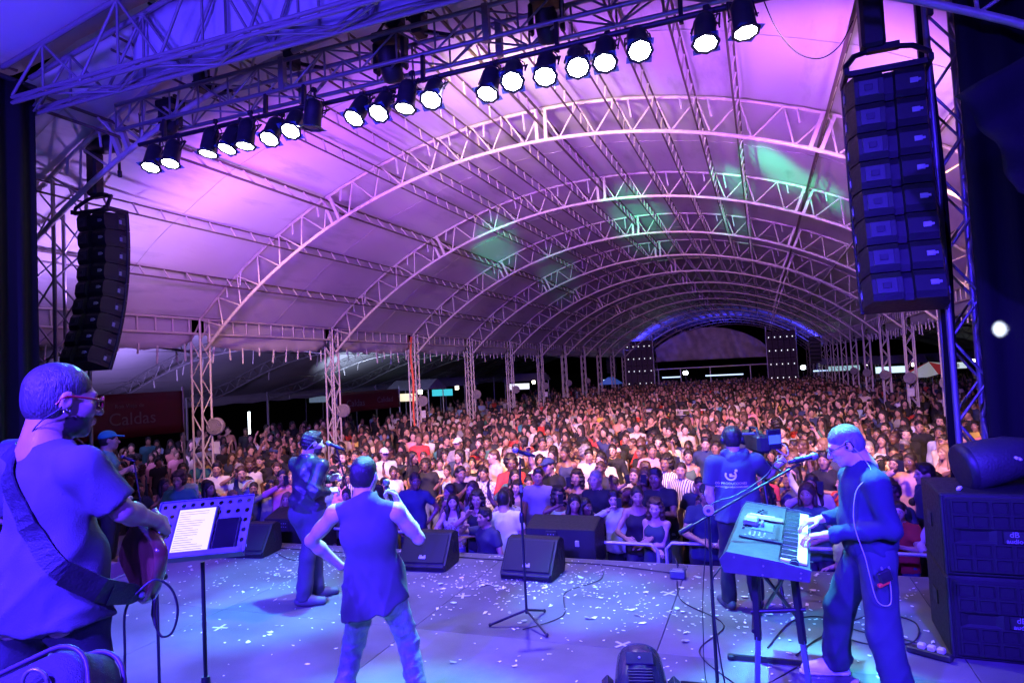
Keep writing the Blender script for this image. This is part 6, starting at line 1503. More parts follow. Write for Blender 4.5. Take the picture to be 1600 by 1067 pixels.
# --- crowd barriers along the pit
M_bar = mat('galvanised_barrier', (.5, .52, .54), .35, .5, .12, 12)
def make_barrier():
    t = thing('crowd_barrier', 'b', 'barrier', (0, 0, 0), 0, 'crowd barriers along the front of the pit'); W2 = 2.2
    MB().path([(.03, 0, .06), (.03, 0, 1.08), (.10, 0, 1.15), (W2-.10, 0, 1.15), (W2-.03, 0, 1.08), (W2-.03, 0, .06)], .022, 8).build('frame', M_bar, t)
    bar('rail', (.03, 0, .80), (W2-.03, 0, .80), .016, M_bar, t); bar('rail', (.03, 0, .16), (W2-.03, 0, .16), .018, M_bar, t)
    for i in range(10): bar('bar', (.2+.2*i, 0, .16), (.2+.2*i, 0, .80), .009, M_bar, t)
    for x in (.25, W2-.25): bar('foot', (x, -.3, .02), (x, .3, .02), .02, M_bar, t)
    return t
bb_ = make_barrier(); place = ['beyond the stage at the far left', 'left of the leather jacket singer', 'behind the sleeveless singer', 'behind the central wedge monitor', 'below the guard in the dark vest', 'behind the keyboard', 'beside the speaker stack']
for i in range(7):
    o = bb_ if i == 0 else copy_tree(bb_); o.location = (-10.2+2.23*i, 8.35+.04*((i*5) % 3-1), 0); o.rotation_euler.z = R((i*7 % 5 - 2)*.8); o['label'] = 'galvanised crowd barrier ' + place[i]

# --- paper confetti
M_conf = mat('pale_paper_confetti', (.8, .8, .78), .7, objcol=True, var=.05); M_confs = mat('white_paper_confetti', (.75, .75, .74), .7)
rr = random.Random(11)
def flake(r, k):
    b = MB(); n = 6; P = []
    for i in range(n):
        a = 2*PI*i/n + k; q = r*rr.uniform(.55, 1.15); P.append((q*math.cos(a)*1.25, q*math.sin(a)*.75, r*rr.uniform(.02, .5)))
    b.put([(0, 0, r*.35)] + P, [(0, i+1, (i+1) % n+1) for i in range(n)]); return b
flakes = [flake(1, k) for k in range(7)]; fmesh = [f.mesh('flake', M_conf) for f in flakes]
def conf_pos():
    while 1:
        u = rr.random(); y = 7.62 - 3.9*abs(rr.gauss(0, .42)); x = rr.uniform(-7.2, 1.3)
        if y > 2.9 and (x > -6.2 or y > 4) and not (1.1 < x and y < 6.5): return x, y
cl = [(-5.6, 7.2), (-2.9, 6.6), (-2.3, 6.5), (-4.9, 7.0), (-1.9, 6.9), (.3, 6.6), (-1.0, 6.2), (-5.2, 6.4), (-4.4, 7.3)]
def conf_at():
    if rr.random() < .45:
        c = rr.choice(cl); x, y = rr.gauss(c[0], .35), min(7.6, rr.gauss(c[1], .25)); return x, y
    return conf_pos()
for i in range(200):
    x, y = conf_at(); s = rr.uniform(.014, .038); o = add('paper_flake', fmesh[i % 7]); o.location = (x, y, FL+.001); o.rotation_euler = (0, 0, rr.uniform(0, 6.3)); o.scale = (s, s, s*rr.uniform(.6, 1.4)); c = rr.choice([(.8, .8, .78), (.8, .8, .78), (.75, .72, .45), (.55, .75, .78), (.75, .6, .6), (.3, .3, .32)]); o.color = (*c, 1)
    tag(o, 'crumpled scrap of pale paper confetti on the stage floor', 'confetti', 'paper confetti on the stage')
sb = MB()
for i in range(1500):
    x, y = conf_at(); s = rr.uniform(.007, .018); a = rr.uniform(0, 6.3); f = flakes[i % 7]; c, q = math.cos(a), math.sin(a)
    sb.put([(x+s*(p[0]*c-p[1]*q), y+s*(p[0]*q+p[1]*c), FL+.001+s*p[2]) for p in f.v], f.f)
tag(sb.build('confetti_litter', M_confs), kind='stuff')
# ------------------------------------------------------------------ the crowd: jointed prototypes, then copies with their own colours
def objmat(name, pattern=None):
    m = fabric(name, (1, 1, 1), .88, objcol=True, bump=.3, bscale=120)
    if pattern:
        nt = m.node_tree; N = nt.nodes; L = nt.links; b = N['Principled BSDF']; src = b.inputs['Base Color'].links[0].from_socket
        tc = N.new('ShaderNodeTexCoord')
        if pattern == 'stripe':
            w = N.new('ShaderNodeTexWave'); w.bands_direction = 'X'; w.inputs['Scale'].default_value = 9; L.new(tc.outputs['Object'], w.inputs[0]); fac = w.outputs['Fac']; col = (.75, .72, .70, 1)
        elif pattern == 'check':
            w = N.new('ShaderNodeTexChecker'); w.inputs['Scale'].default_value = 26; L.new(tc.outputs['Object'], w.inputs[0]); fac = w.outputs['Fac']; col = (.62, .6, .6, 1)
        else:
            w = N.new('ShaderNodeTexVoronoi'); w.inputs['Scale'].default_value = 26; L.new(tc.outputs['Object'], w.inputs[0]); cr = N.new('ShaderNodeMath'); cr.operation = 'LESS_THAN'; cr.inputs[1].default_value = .42; L.new(w.outputs['Distance'], cr.inputs[0]); fac = cr.outputs[0]; col = (.35, .22, .12, 1)
        mx = N.new('ShaderNodeMix'); mx.data_type = 'RGBA'; L.new(fac, mx.inputs[0]); L.new(src, mx.inputs[6]); mx.inputs[7].default_value = col; L.new(mx.outputs[2], b.inputs['Base Color'])
    return m
M_top = objmat('crowd_cloth'); M_stripe = objmat('striped_cloth', 'stripe'); M_check = objmat('checked_cloth', 'check'); M_flor = objmat('flowered_cloth', 'floral'); M_bot = objmat('crowd_trousers')
POSES = {  # wrist targets (left, right), elbow hints, hand direction
    'down': dict(l=(-.25, .05, .86), r=(.25, .05, .86), txt='arms at the sides'),
    'fold': dict(l=(.09, .21, 1.14), r=(-.09, .24, 1.11), txt='arms folded'),
    'clasp': dict(l=(-.05, .27, 1.22), r=(.05, .27, 1.24), txt='hands held together'),
    'lean': dict(l=(-.16, .36, 1.13), r=(.13, .37, 1.13), txt='leaning on the barrier'),
    'phone': dict(l=(-.24, .07, .9), r=(.06, .33, 1.52), txt='holding up a phone'),
    'up': dict(l=(-.24, .06, .88), r=(.30, .10, 1.86), txt='one arm raised'),
    'chin': dict(l=(.05, .22, 1.10), r=(.06, .20, 1.40), txt='hand at the chin'),
    'hip': dict(l=(-.22, .0, 1.0), r=(.22, .06, .9), txt='hand on the hip')}
def proto(fem, pose, yaw, lod=0):
    P = POSES[pose]; h = .965 if fem else 1.0
    lk = (-math.sin(R(yaw)), math.cos(R(yaw)), -.02 if pose != 'phone' else .05)
    J = joints((0, 0, .95*h), (0, .0 if pose != 'lean' else .07), yaw*.3, look=lk, sw=.172, fem=fem, h=h)
    arms = []; hands = []
    for s, k, sh in ((-1, 'l', J['shl']), (1, 'r', J['shr'])):
        w = np.array(P[k])*[1, 1, h]; e, w = ik(sh, w, .285*h, .25*h, (s*1.0, -.5, -.55 if w[2] < 1.6 else .1)); arms.append((sh, e, w))
        d = unit(w-e); hands.append(dict(wrist=w, d=d + (np.array([0, 0, .6]) if pose in ('phone', 'chin') and k == 'r' else np.array([-s*.3, .1, 0])), n=np.array([s*.8, -.3, .5]), side=np.array([-s*.4, .5, .7]), curl=(22, 25, 28, 32), s=.95, spread=2.5, fr=.0105))
    legs = [(J['hipl'], A3(-.11, .03, .49*h), A3(-.12, -.02, .085), A3(-.15, .2, 0)), (J['hipr'], A3(.11, .03, .49*h), A3(.12, -.02, .085), A3(.15, .2, 0))]
    S = SDF(.03); torso_sdf(S, J, fem, .95*h); head_sdf(S, J['head'], J['hM'], .98 if fem else 1.03, fem, lod == 0, lod == 0)
    fx, fy, fz = [(-.2, .2, .0115)], [(-.1, .16, .0115)], [(J['head'][2]-.13, J['head'][2]+.13, .0115)]
    for a in arms: arm_sdf(S, *a, f=.95*h if not fem else .83)
    for l in legs: leg_sdf(S, *l, f=.84)
    if lod == 0:
        for H in hands:
            hand_sdf(S, **H); c = H['wrist'] + unit(H['d'])*.08
            fx.append((c[0]-.09, c[0]+.09, .011)); fy.append((c[1]-.09, c[1]+.09, .011)); fz.append((c[2]-.09, c[2]+.09, .011))
    else:
        for H in hands: S.cone(H['wrist'], H['wrist'] + unit(H['d'])*.14, .035, .03)
    st = .027 if lod == 0 else (.045 if lod == 1 else .075)
    if lod: q = .026 if lod == 1 else .045; fx, fy, fz = [(-.1, .1, q)], [(-.1, .14, q)], [(J['head'][2]-.13, J['head'][2]+.13, q)]
    me, V = sdf_mesh('body', S, st, (fx, fy, fz), M_skin, smooth=1 if lod == 0 else 0)
    if lod == 0: paint_face(me, V, J['head'], J['hM'], .98 if fem else 1.03, fem)
    cs = .024 if lod == 0 else st
    def mk(b, post=()):
        S = SDF(.03); b(S); S.post += list(post); return sdf_mesh('cloth', S, cs, m=M_top, smooth=1 if lod == 0 else 0)[0]
    tops = {}
    fl = [folds(.006, 28, 1.1, len(pose), lambda x, y, z: .5 + .6*np.exp(-((z-1.02)/.12)**2))] if lod == 0 else []
    tops['tee'] = mk(tee(J, arms, .86*h, .62, .98 if not fem else .99, .062, .99*h, (.064, .062) if not fem else (.054, .052)), fl)
    if lod == 0:
        def shirt(S):
            tee(J, [], .84*h, .6, .99 if not fem else .99, .06, .99*h)(S)
            for sh, e, w in arms: S.cone(sh, e, .064, .052, .03); d = unit(w-e); S.cone(e, w, .052, .038, .025, [(w - d*.02, d)])
        tops['shirt'] = mk(shirt, fl)
        if fem:
            def tank(S): tee(J, [], .86*h, .6, .98, .085, .97*h)(S); [S.cone(J[q], J[q] + A3(g*.03, 0, .1), .075, .075, .02, sub=True) for q, g in (('shl', -1), ('shr', 1))]; S.ell(J['neck'] + A3(0, .04, -.02), A3(.10, .11, .075), None, .02, sub=True)
            tops['tank'] = mk(tank, fl)
    bt = mk(trousers(J, legs, h, (.102, .070, .058) if fem else (.105, .078, .070)), [folds(.004, 40, 1, 1)] if lod == 0 else [])
    bt.materials.clear(); bt.materials.append(M_bot); bt.name = 'trousers'
    return dict(body=me, tops=tops, bottom=bt, J=J, hand=arms[1][2] + unit(hands[1]['d'])*.10*h, h=h)
YAWS = {'down': 0, 'fold': 18, 'clasp': -14, 'lean': 12, 'phone': 0, 'up': -8, 'chin': 24, 'hip': -24}
PROTO = {(f, p): proto(f, p, YAWS[p]*(1 if f else -1)) for f in (True, False) for p in POSES}
I3 = np.eye(3)
HSTY = {True: ['long', 'long', 'long', 'pony', 'bun', 'curly', 'bob'], False: ['short', 'fade', 'fade', 'short', 'buzz', 'afro']}
HMESH = {s: sdf_mesh('hair', hair_sdf(np.zeros(3), I3, 1.0, s, 5), .0125, m=M_hair)[0] for s in ('long', 'pony', 'bun', 'curly', 'bob', 'short', 'fade', 'buzz', 'afro')}
M_cap = fabric('cap_cloth', (1, 1, 1), .8, objcol=True); HMESH['cap'] = sdf_mesh('cap', cap_sdf(np.zeros(3), I3, 1.0), .011, m=M_cap)[0]
SKINS = [(.42, .24, .165), (.36, .20, .13), (.48, .29, .21), (.30, .16, .10), (.20, .10, .065), (.52, .33, .24), (.38, .21, .14), (.14, .07, .045)]
HAIRC = {'dark': (.014, .010, .008), 'dark ': (.02, .014, .011), 'brown': (.06, .03, .017), 'fair': (.22, .13, .06), 'grey': (.2, .19, .18)}
TOPC = [('black', (.014, .014, .016), 40), ('white', (.60, .58, .55), 10), ('navy', (.03, .04, .10), 9), ('red', (.48, .04, .035), 4), ('pink', (.66, .28, .30), 7), ('grey', (.25, .25, .26), 7), ('pale blue', (.34, .44, .60), 5), ('cream', (.62, .52, .40), 5), ('green', (.06, .15, .09), 2), ('yellow', (.62, .45, .09), 1.5), ('denim blue', (.12, .18, .32), 4), ('coral', (.58, .24, .17), 2), ('teal', (.05, .20, .22), 1.2)]
rr = random.Random(21)
def pick(lst): return rr.choices(lst, [q[2] for q in lst])[0]
def project(x, y, z):
    q = Vector((x, y, z)) - EYE; d = q.dot(_f); return (800 + 1034.24*q.dot(_r)/d, 533.5 - 1034.24*q.dot(_u)/d, d) if d > .1 else (-9e9, 0, d)
GAPS = [(EX_L, ARCH_Y[i], .35) for i in range(N_ARCH)] + [(EX_R, ARCH_Y[i], .35) for i in range(N_ARCH)] + [(-4.6, 27.0, 1.3), (-3.2, 27.6, 1.2)]
SLOTS = []
row = 0; y = 8.92
while y < 66:
    px_ = .58 if y < 20 else .62; x = -22 + rr.uniform(0, .5)
    while x < 13:
        dens = 1.0 if EX_L+.2 < x < EX_R+.4 else (.62 if (y > 10.2 and x < EX_L-.2 and x > -19) else (.55 if x > EX_R and y > 12 else 0))
        if y > 40: dens *= .9
        if x < -11 and y > 24: dens *= .5
        jx, jy = x + rr.uniform(-.20, .20), y + (rr.uniform(-.24, .24) if row else rr.uniform(-.05, .08)); dens *= .96 if math.sin(x*1.3+y*.9)+math.sin(x*.7-y*1.4+2) < 1.1 else .72
        if rr.random() < dens*.93 and not any((jx-a)**2 + (jy-b)**2 < c*c for a, b, c in GAPS):
            p = project(jx, jy, 1.55)
            if -50 < p[0] < 1560 and 0 < p[2]: SLOTS.append((p[2], jx, jy, row, p[0]))
        x += px_
    row += 1; y += .60 if y < 20 else .72
SLOTS.sort(); NEAR = [s for s in SLOTS if not (s[4] < 75)][:288]; nearset = set(NEAR); FAR = [s for s in SLOTS if s not in nearset]
ROWW = ['front', 'second', 'third', 'fourth', 'fifth', 'sixth', 'seventh', 'eighth', 'ninth', 'tenth', 'eleventh', 'twelfth', 'thirteenth', 'fourteenth', 'fifteenth', 'sixteenth', 'seventeenth', 'eighteenth', 'nineteenth', 'twentieth']
def zone(p):
    for lim, s in ((230, 'behind the guitarist'), (420, 'over the music stand'), (540, 'past the leather jacket'), (680, 'past the sleeveless singer'), (840, 'near the centre microphone'), (1010, 'right of the centre microphone'), (1200, 'by the camera operator'), (1330, 'past the keyboard')):
        if p < lim: return s
    return 'past the keyboard player'
LABELS = set(); PHONES = []
def person(x, y, fem, pose, hair, hc, topk, tname, tcol, bcol, skin, face, scale, label, patt=None, cap=None, z=0, group='people in the crowd'):
    P = PROTO[(fem, pose)]; t = thing('person', label, 'person', (x, y, z), face, group); t.scale = (scale,)*3; t.rotation_euler = (rr.gauss(0, .035), rr.gauss(0, .05), face)
    b = add('body', P['body'], t); b.color = (*skin, 1)
    o = add(topk if topk != 'tank' else 'sleeveless_top', P['tops'][topk], t); o.color = (*tcol, 1)
    if patt: o.material_slots[0].link = 'OBJECT'; o.material_slots[0].material = patt
    o = add('trousers', P['bottom'], t); o.color = (*bcol, 1)
    J = P['J']; s = .98 if fem else 1.03; M = Matrix(J['hM'].tolist()).to_4x4(); M.translation = Vector(J['head']); M = M @ Matrix.Scale(s, 4)
    if hair: o = add('hair', HMESH[hair], t); o.matrix_local = M; o.color = (*HAIRC[hc], 1)
    if cap: o = add('cap', HMESH['cap'], t); o.matrix_local = M; o.color = (*cap, 1)
    if pose == 'phone': PHONES.append((x, y, z, face, scale, P['hand'], label))
    return t
COUNT = {}
def texthair(h, hc): return {'long': f'long {hc} hair', 'pony': f'{hc} ponytail', 'bun': f'{hc} hair in a bun', 'curly': f'curly {hc} hair', 'bob': f'{hc} bobbed hair', 'short': f'short {hc} hair', 'fade': f'cropped {hc} hair', 'buzz': f'shaven {hc} hair', 'afro': f'{hc} afro hair', None: 'bald head'}[h].replace('  ', ' ')
order = {}
for s in sorted(NEAR, key=lambda q: q[4]): order.setdefault(s[3], []).append(s)
for d, x, y, rw, px in NEAR:
    fem = rr.random() < (.8 if rw == 0 else .52); pose = rr.choices(list(POSES), [20, 12, 12, 0, 12, 9, 9, 8])[0]
    if rw == 0: pose = rr.choice(['lean', 'lean', 'lean', 'clasp', 'phone', 'chin'])
    hair = rr.choice(HSTY[fem]); hc = rr.choices(list(HAIRC), [50, 20, 16, 7 if fem else 0, 0 if fem else 6])[0]
    tname, tcol, _ = pick(TOPC); topk = rr.choice(['tank', 'tank', 'tee', 'shirt']) if fem else rr.choice(['tee', 'tee', 'shirt'])
    patt = None; pt = ''
    q = rr.random()
    if q < .05: patt, pt = M_stripe, 'striped '
    elif q < .10 and not fem: patt, pt = M_check, 'checked '
    elif q < .12 and fem: patt, pt = M_flor, 'flowered '
    cap = None
    if not fem and rr.random() < .09: cap = rr.choice([(.02, .02, .02), (.6, .6, .6), (.5, .04, .04), (.03, .05, .15)])
    skin = rr.choice(SKINS); tcol = tuple(min(.8, c*rr.uniform(.8, 1.15)) for c in tcol)
    ang = math.atan2(-(-3.2+ .25*(x+3.2) - x), (5.5-y)) + rr.gauss(0, .30)
    if rr.random() < .10 and rw: ang += rr.choice((-1, 1))*rr.uniform(.7, 1.5)
    bcol = rr.choice([(.02, .02, .025), (.05, .07, .13), (.03, .03, .05), (.12, .14, .2), (.3, .28, .25)])
    who = 'woman' if fem else 'man'; word = {'tank': 'sleeveless top', 'tee': 'T-shirt', 'shirt': 'long sleeved shirt'}[topk]
    hd = 'cap' if cap else texthair(hair, hc.strip())
    cand = [f'{who} in {pt}{tname} {word}, {hd}, {POSES[pose]["txt"]}, {ROWW[rw]} row', f'{who} in {pt}{tname} {word}, {hd}, {ROWW[rw]} row {zone(px)}', f'{who} in {pt}{tname} {word}, {POSES[pose]["txt"]}, {ROWW[rw]} row {zone(px)}']
    k = order[rw].index((d, x, y, rw, px)) + 1
    lab = next((c for c in cand if c not in LABELS and len(c.split()) <= 16), None) or f'{who} in {tname} top, {texthair(hair, hc.strip()).split()[0]} hair, number {k} from the left in {ROWW[rw]} row'
    LABELS.add(lab)
    person(x, y, fem, pose, None if cap and hair == 'afro' else hair, hc, topk, tname, tcol, bcol, skin, ang, rr.uniform(.90, 1.10), lab, patt, cap)

# --- people in the pit and singled out at the barrier
BK = (.02, .02, .024)
person(-.83, 8.62, False, 'lean', 'fade', 'dark', 'tee', 'navy', (.025, .035, .09), BK, SKINS[1], PI+.25, 1.06, 'guard in a dark vest and cap standing with his hands on the barrier', None, (.015, .02, .03), group='people at the barrier')
person(-.30, 8.64, True, 'lean', 'pony', 'brown', 'tank', 'pale', (.5, .55, .5), (.1, .12, .2), SKINS[2], PI+.3, 1.0, 'woman in a pale flowered top leaning on the barrier beside the guard', M_flor, group='people at the barrier')
person(-1.42, 8.70, True, 'fold', 'curly', 'brown', 'tank', 'dark', (.03, .05, .06), BK, SKINS[2], PI-.3, .97, 'woman with curly hair and folded arms between the fill speaker and the guard', group='people at the barrier')
person(-3.48, 8.02, False, 'phone', 'short', 'dark', 'tee', 'navy', (.03, .03, .06), BK, SKINS[1], PI-.5, .93, 'photographer low in the pit beside the wedge monitor, holding up a phone', group='people in the pit')
person(-3.25, 8.30, False, 'down', 'buzz', 'dark', 'tee', 'white', (.76, .77, .72), BK, SKINS[0], .12, 1.02, 'man with a shaven head in a white T-shirt, his back to the stage', group='people in the pit')
person(1.05, 8.72, False, 'chin', 'short', 'dark', 'shirt', 'lilac', (.55, .48, .55), BK, SKINS[0], PI-.9, 1.02, 'man in a pale shirt, hand at his chin, seen between keyboard player and speakers', group='people at the barrier')
t_ = person(.86, 8.22, False, 'fold', 'short', 'dark', 'tee', 'yellow green', (.42, .72, .08), BK, SKINS[1], .9, .90, 'steward in a bright yellow green vest bending in the pit by the speakers', group='people in the pit')
for i, (x, y, z, face, sc, hd, lab) in enumerate(PHONES[:26]):
    who = lab.split(',')[0]; t = thing('smartphone', f'phone held up by the {" ".join(who.split()[:7])}', 'phone', (x, y, z), face, 'phones held up in the crowd')
    full = f'raised phone of the {lab}'.split(); t['label'] = (' '.join(full) if len(full) <= 16 else f'raised phone of the {lab.split(", ")[0]}, {lab.split(", ")[-1]}'); t.scale = (sc,)*3
    p = Vector(hd) + Vector((-.02, .035, .03)); M = rotxyz(-6, 0, 4)
    MB().box(p, (.074, .010, .150), M, .003).build('case', M_blackp, t)
    MB().box(p + Vector((0, -.0065, 0)), (.066, .002, .138), M).build('screen', mat('phone_screen', (.2, .3, .6), .2, emit=((.35, .45, 1), .45)), t)
    if i in (3, 8, 13, 19): MB().box(p + Vector((.02, .0065, .055)), (.010, .003, .010), M).build('flash', mat('phone_torch', (1, 1, 1), .3, emit=((1, 1, .95), 60)), t)

# --- everybody beyond: one mass
def lodset(l):
    out = []
    for f, p in ((True, 'down'), (True, 'clasp'), (True, 'up'), (False, 'down'), (False, 'fold'), (False, 'phone')):
        Q = proto(f, p, YAWS[p], l); parts = []
        hs = 'long' if f else 'fade'; HS = hair_sdf(np.zeros(3), I3, 1.0, hs, 1); HS.post = []
        hm = sdf_mesh('hair', HS, .030 if l == 1 else .05, smooth=0)[0]
        for kind, me in (('skin', Q['body']), ('top', Q['tops']['tee']), ('bottom', Q['bottom']), ('hair', hm)):
            V = np.empty(len(me.vertices)*3, np.float32); me.vertices.foreach_get('co', V); V = V.reshape(-1, 3)
            F = np.empty(len(me.loops), np.int32); me.loops.foreach_get('vertex_index', F); F = F.reshape(-1, 4)
            if kind == 'hair': V = (V*(.98 if f else 1.03)*(1.05)) @ Q['J']['hM'].T + Q['J']['head']
            if kind in ('bottom',) or l == 2: 
                keep = (V[F][:, :, 2].max(1) > .75); F = F[keep]
            parts.append((kind, V, F)); 
            if kind == 'hair': bpy.data.meshes.remove(hm)
        out.append((f, parts))
    return out
LOD = {1: lodset(1), 2: lodset(2)}
Vs, Fs, Cs = [], [], []; base = 0
for d, x, y, rw, px in FAR:
    f, parts = rr.choice(LOD[1 if d < 30 else 2]); ang = math.atan2(-(-3.0 - x), (5.5-y)) + rr.gauss(0, .35); c, s = math.cos(ang), math.sin(ang); sc = rr.uniform(.88, 1.10)
    Mx = np.array([[c, -s, 0], [s, c, 0], [0, 0, 1]], np.float32)*sc
    tcol = pick(TOPC)[1]; cols = {'skin': rr.choice(SKINS), 'top': tcol, 'bottom': (.03, .03, .05), 'hair': rr.choice([(.014, .01, .008)]*4 + [(.07, .04, .02)])}
    for kind, V, F in parts:
        Vs.append(V @ Mx.T + np.array([x, y, 0], np.float32)); Fs.append(F + base); base += len(V); Cs.append(np.tile(np.array([*cols[kind], 1], np.float32), (len(V), 1)))
me = mesh_np('crowd', np.concatenate(Vs), np.concatenate(Fs), mat('crowd_mass', (1, 1, 1), .75, attr='tint'), True)
at = me.color_attributes.new('tint', 'FLOAT_COLOR', 'POINT'); at.data.foreach_set('color', np.concatenate(Cs).ravel())
tag(add('crowd', me), kind='stuff'); print('FAR', len(FAR), 'NEAR', len(NEAR), 'faces', len(me.polygons))

# --- percussionist at the far left of the stage
pc = person(-8.12, 6.3, False, 'clasp', 'fade', 'dark', 'tee', 'teal', (.10, .30, .32), BK, SKINS[0], -.9, 1.0, 'percussionist in a teal cap and pale top, half hidden behind the guitarist', None, (.02, .28, .28), SZ, 'players at the left of the stage')
ms = thing('microphone_stand', 'dark microphone stand at the far left, right of the percussionist', 'microphone stand', (-7.52, 6.25, FL))
bar('pole', (0, 0, .03), (.03, 0, .9), .0125, M_stand, ms); bar('pole', (.03, 0, .85), (-.06, 0, 1.33), .010, M_stand, ms)
for a in (20, 140, 260): MB().tube((0, 0, .12), (.3*math.cos(R(a)), .3*math.sin(R(a)), .015), .0105, 8).build('leg', M_stand, ms)
microphone(ms, (-.20, -.05, 1.42), (-.9, -.2, .35))
# ------------------------------------------------------------------ between and beyond the crowd
M_fanw = mat('white_fan_cage', (.24, .22, .22), .5); M_paper = mat('white_paper', (.5, .5, .5), .7)
def col_fan(x, y, z, face, label, paper=True):
    t = thing('column_fan', label, 'fan', (x, y, z), 0, 'round white fans on the tent columns')
    q = Vector((face[0], face[1], 0)).to_track_quat('Z', 'Y').to_matrix(); r = .19
    MB().lathe([(r*.86, -.09), (r, -.05), (r, .05), (r*.9, .07)], (0, 0, 0), q, 22).build('shroud', M_fanw, t)
    b = MB()
    for k in range(1, 5): b.lathe([(r*k/4.6-.006, .072), (r*k/4.6+.006, .072), (r*k/4.6+.006, .08), (r*k/4.6-.006, .08), (r*k/4.6-.006, .072)], (0, 0, 0), q, 22)
    for k in range(12):
        a = 2*PI*k/12; b.tube(q @ Vector((0, 0, .076)), q @ Vector((r*.93*math.cos(a), r*.93*math.sin(a), .076)), .006, 4, None, False)
    tag(b.build('guard_wire', M_fanw, t), kind='stuff')
    MB().lathe([(.05, -.05), (.05, .05), (.0001, .06)], (0, 0, 0), q, 14).build('hub', M_fanw, t); MB().lathe([(.0001, -.06), (r*.85, -.058), (r*.85, -.03), (.0001, -.028)], (0, 0, 0), q, 22).build('back_plate', M_fanw, t)
    bar('bracket', (0, 0, 0), ((-.16 if x < -5 else .06), (-.1 if x < -5 else .14), -.02), .02, M_steel_dk, t)
    if paper: p = thing('paper_notice', label.replace('round white fan', 'white paper sheet').replace('high on', 'below the fan on'), 'notice', (x, y, z-.46), 0, 'paper sheets on the tent columns'); MB().box((0, 0, 0), (.20, .012, .26)).build('sheet', M_paper, p)
for i in range(1, 9):
    col_fan(EX_L+.20, ARCH_Y[i]+.16, 2.5, (.35, -.94), f'round white fan high on the left hand column under the {ORD[i-1]} arch', i in (1, 3, 6))
for i in range(2, 8):
    col_fan(EX_R-.10, ARCH_Y[i]-.26, 2.5, (-.25, -.97), f'round white fan high on the right hand column under the {ORD[i-1]} arch', i in (3, 4))
orange = thing('cloth_strip', 'orange red cloth strip tied down the third column on the left', 'cloth', (EX_L, ARCH_Y[3], 0)); ribbon([(.03, -.15, 4.75), (-.02, -.16, 4.1), (.04, -.15, 3.2), (.0, -.16, 2.2), (.03, -.15, 1.3)], [.09, .06, .08, .06, .05], [(0, -1, 0)]*5, .01).build('cloth', mat('orange_cloth', (.75, .12, .05), .8), orange)
# banners with lettering under the left side tent
M_banner = mat('red_banner_vinyl', (.075, .003, .008), .5); M_bwhite = mat('banner_print', (.13, .10, .10), .6)
def banner(label, p0, p1, z0, z1, words):
    p0, p1 = V3(*p0, 0), V3(*p1, 0); d = (p1-p0); t = thing('banner', label, 'banner', tuple(p0), 0, 'red banners under the side tent'); n = V3(d.y, -d.x, 0).normalized()
    o = MB().grid(lambda u, v: tuple(p0*(1-u)+p1*u + n*(.03*math.sin(u*14)*(1-v)) + V3(0, 0, z0+(z1-z0)*v)), 20, 4).build('vinyl', M_banner, t, tuple(p0)); o.modifiers.new('t', 'SOLIDIFY').thickness = .004
    for s, u, v, sz in words:
        q = add('lettering', text_mesh(s, sz, M_bwhite, depth=.003), t); q.matrix_local = basis((p1-p0)*u + n*.045 + V3(0, 0, z0+(z1-z0)*v), d, (0, 0, 1))
    for p in (p0, p1): bar('pole', p + V3(0, 0, .0), p + V3(0, 0, z1+.1), .03, M_steel_dk, t, False, tuple(p0))
    return t
b1 = banner('long red banner lettered Caldas with a pale swash, behind the guitarist on the left', (-14.6, 9.6), (-13.9, 12.9), 2.25, 3.30, [('Caldas', .62, .42, .42), ('Ron Viejo de', .60, .72, .13)])
q = MB().path([(-.02+.2+.06, 1.35+.0, 2.40), (.30, 1.9, 2.48), (.45, 2.5, 2.50), (.40, 2.2, 2.42), (.30, 1.7, 2.38), (.26, 1.35, 2.40)], .012, 5); q.build('swash', M_bwhite, b1)
banner('dark red banner lettered Caldas and Calidad hanging between posts far on the left', (-16.6, 23.2), (-15.8, 26.9), 2.0, 2.85, [('Caldas', .27, .42, .40), ('Calidad', .74, .48, .34)])
tube = thing('light_tube', 'upright white light tube standing in the crowd on the left', 'lamp', (-17, 18.6, 0)); bar('lamp', (-17, 18.6, 1.32), (-17, 18.6, 2.42), .035, mat('lit_tube', (1, 1, 1), .4, emit=((.8, .92, 1), 9)), tube, False, (-17, 18.6, 0)); bar('stand', (-17, 18.6, 0), (-17, 18.6, 1.32), .02, M_black, tube, False, (-17, 18.6, 0))
# stalls with lit signs far on the left
def stall(label, x, y, w, col, e, z=2.35, awn=(.25, .25, .28)):
    t = thing('market_stall', label, 'stall', (x, y, 0), 0, 'lit stalls beyond the crowd'); m = mat('sign_%02d%02d%02d' % tuple(int(c*99) for c in col), col, .5, emit=(col, e*.5)); ma = mat('awning_%02d' % int(awn[0]*99), awn, .8)
    for sx in (-1, 1):
        for sy in (-.8, .8): bar('post', (sx*w/2, sy, 0), (sx*w/2, sy, 2.7), .03, M_steel_dk, t)
    MB().prism([(-1.1, 2.7), (1.1, 2.7), (0, 3.2)], -w/2-.1, w/2+.1, lambda u, v, d: (d, u, v)).build('awning', ma, t); MB().box((0, .3, .55), (w, .7, 1.1), None, .02).build('counter', M_skirt, t)
    MB().box((-.1*w, -.85, z), (w*.55, .06, .38), None, .01).build('lit_sign', m, t); MB().box((w*.3, -.83, z+.25), (.2, .05, .2), None, .01).build('lamp', mat('warm_stall_lamp', (1, 1, 1), .4, emit=((1, .9, .7), 14)), t)
stall('stall with a glowing turquoise sign beyond the crowd on the left', -17.5, 36, 2.4, (.05, .55, .65), 2.2)
stall('stall with a glowing cream sign beyond the crowd on the left', -16.6, 30, 2.2, (.9, .8, .5), 2.0)
stall('stall with a white lit panel at the far end of the left side tent', -15.2, 43, 2.6, (.9, .92, 1), 2.4)
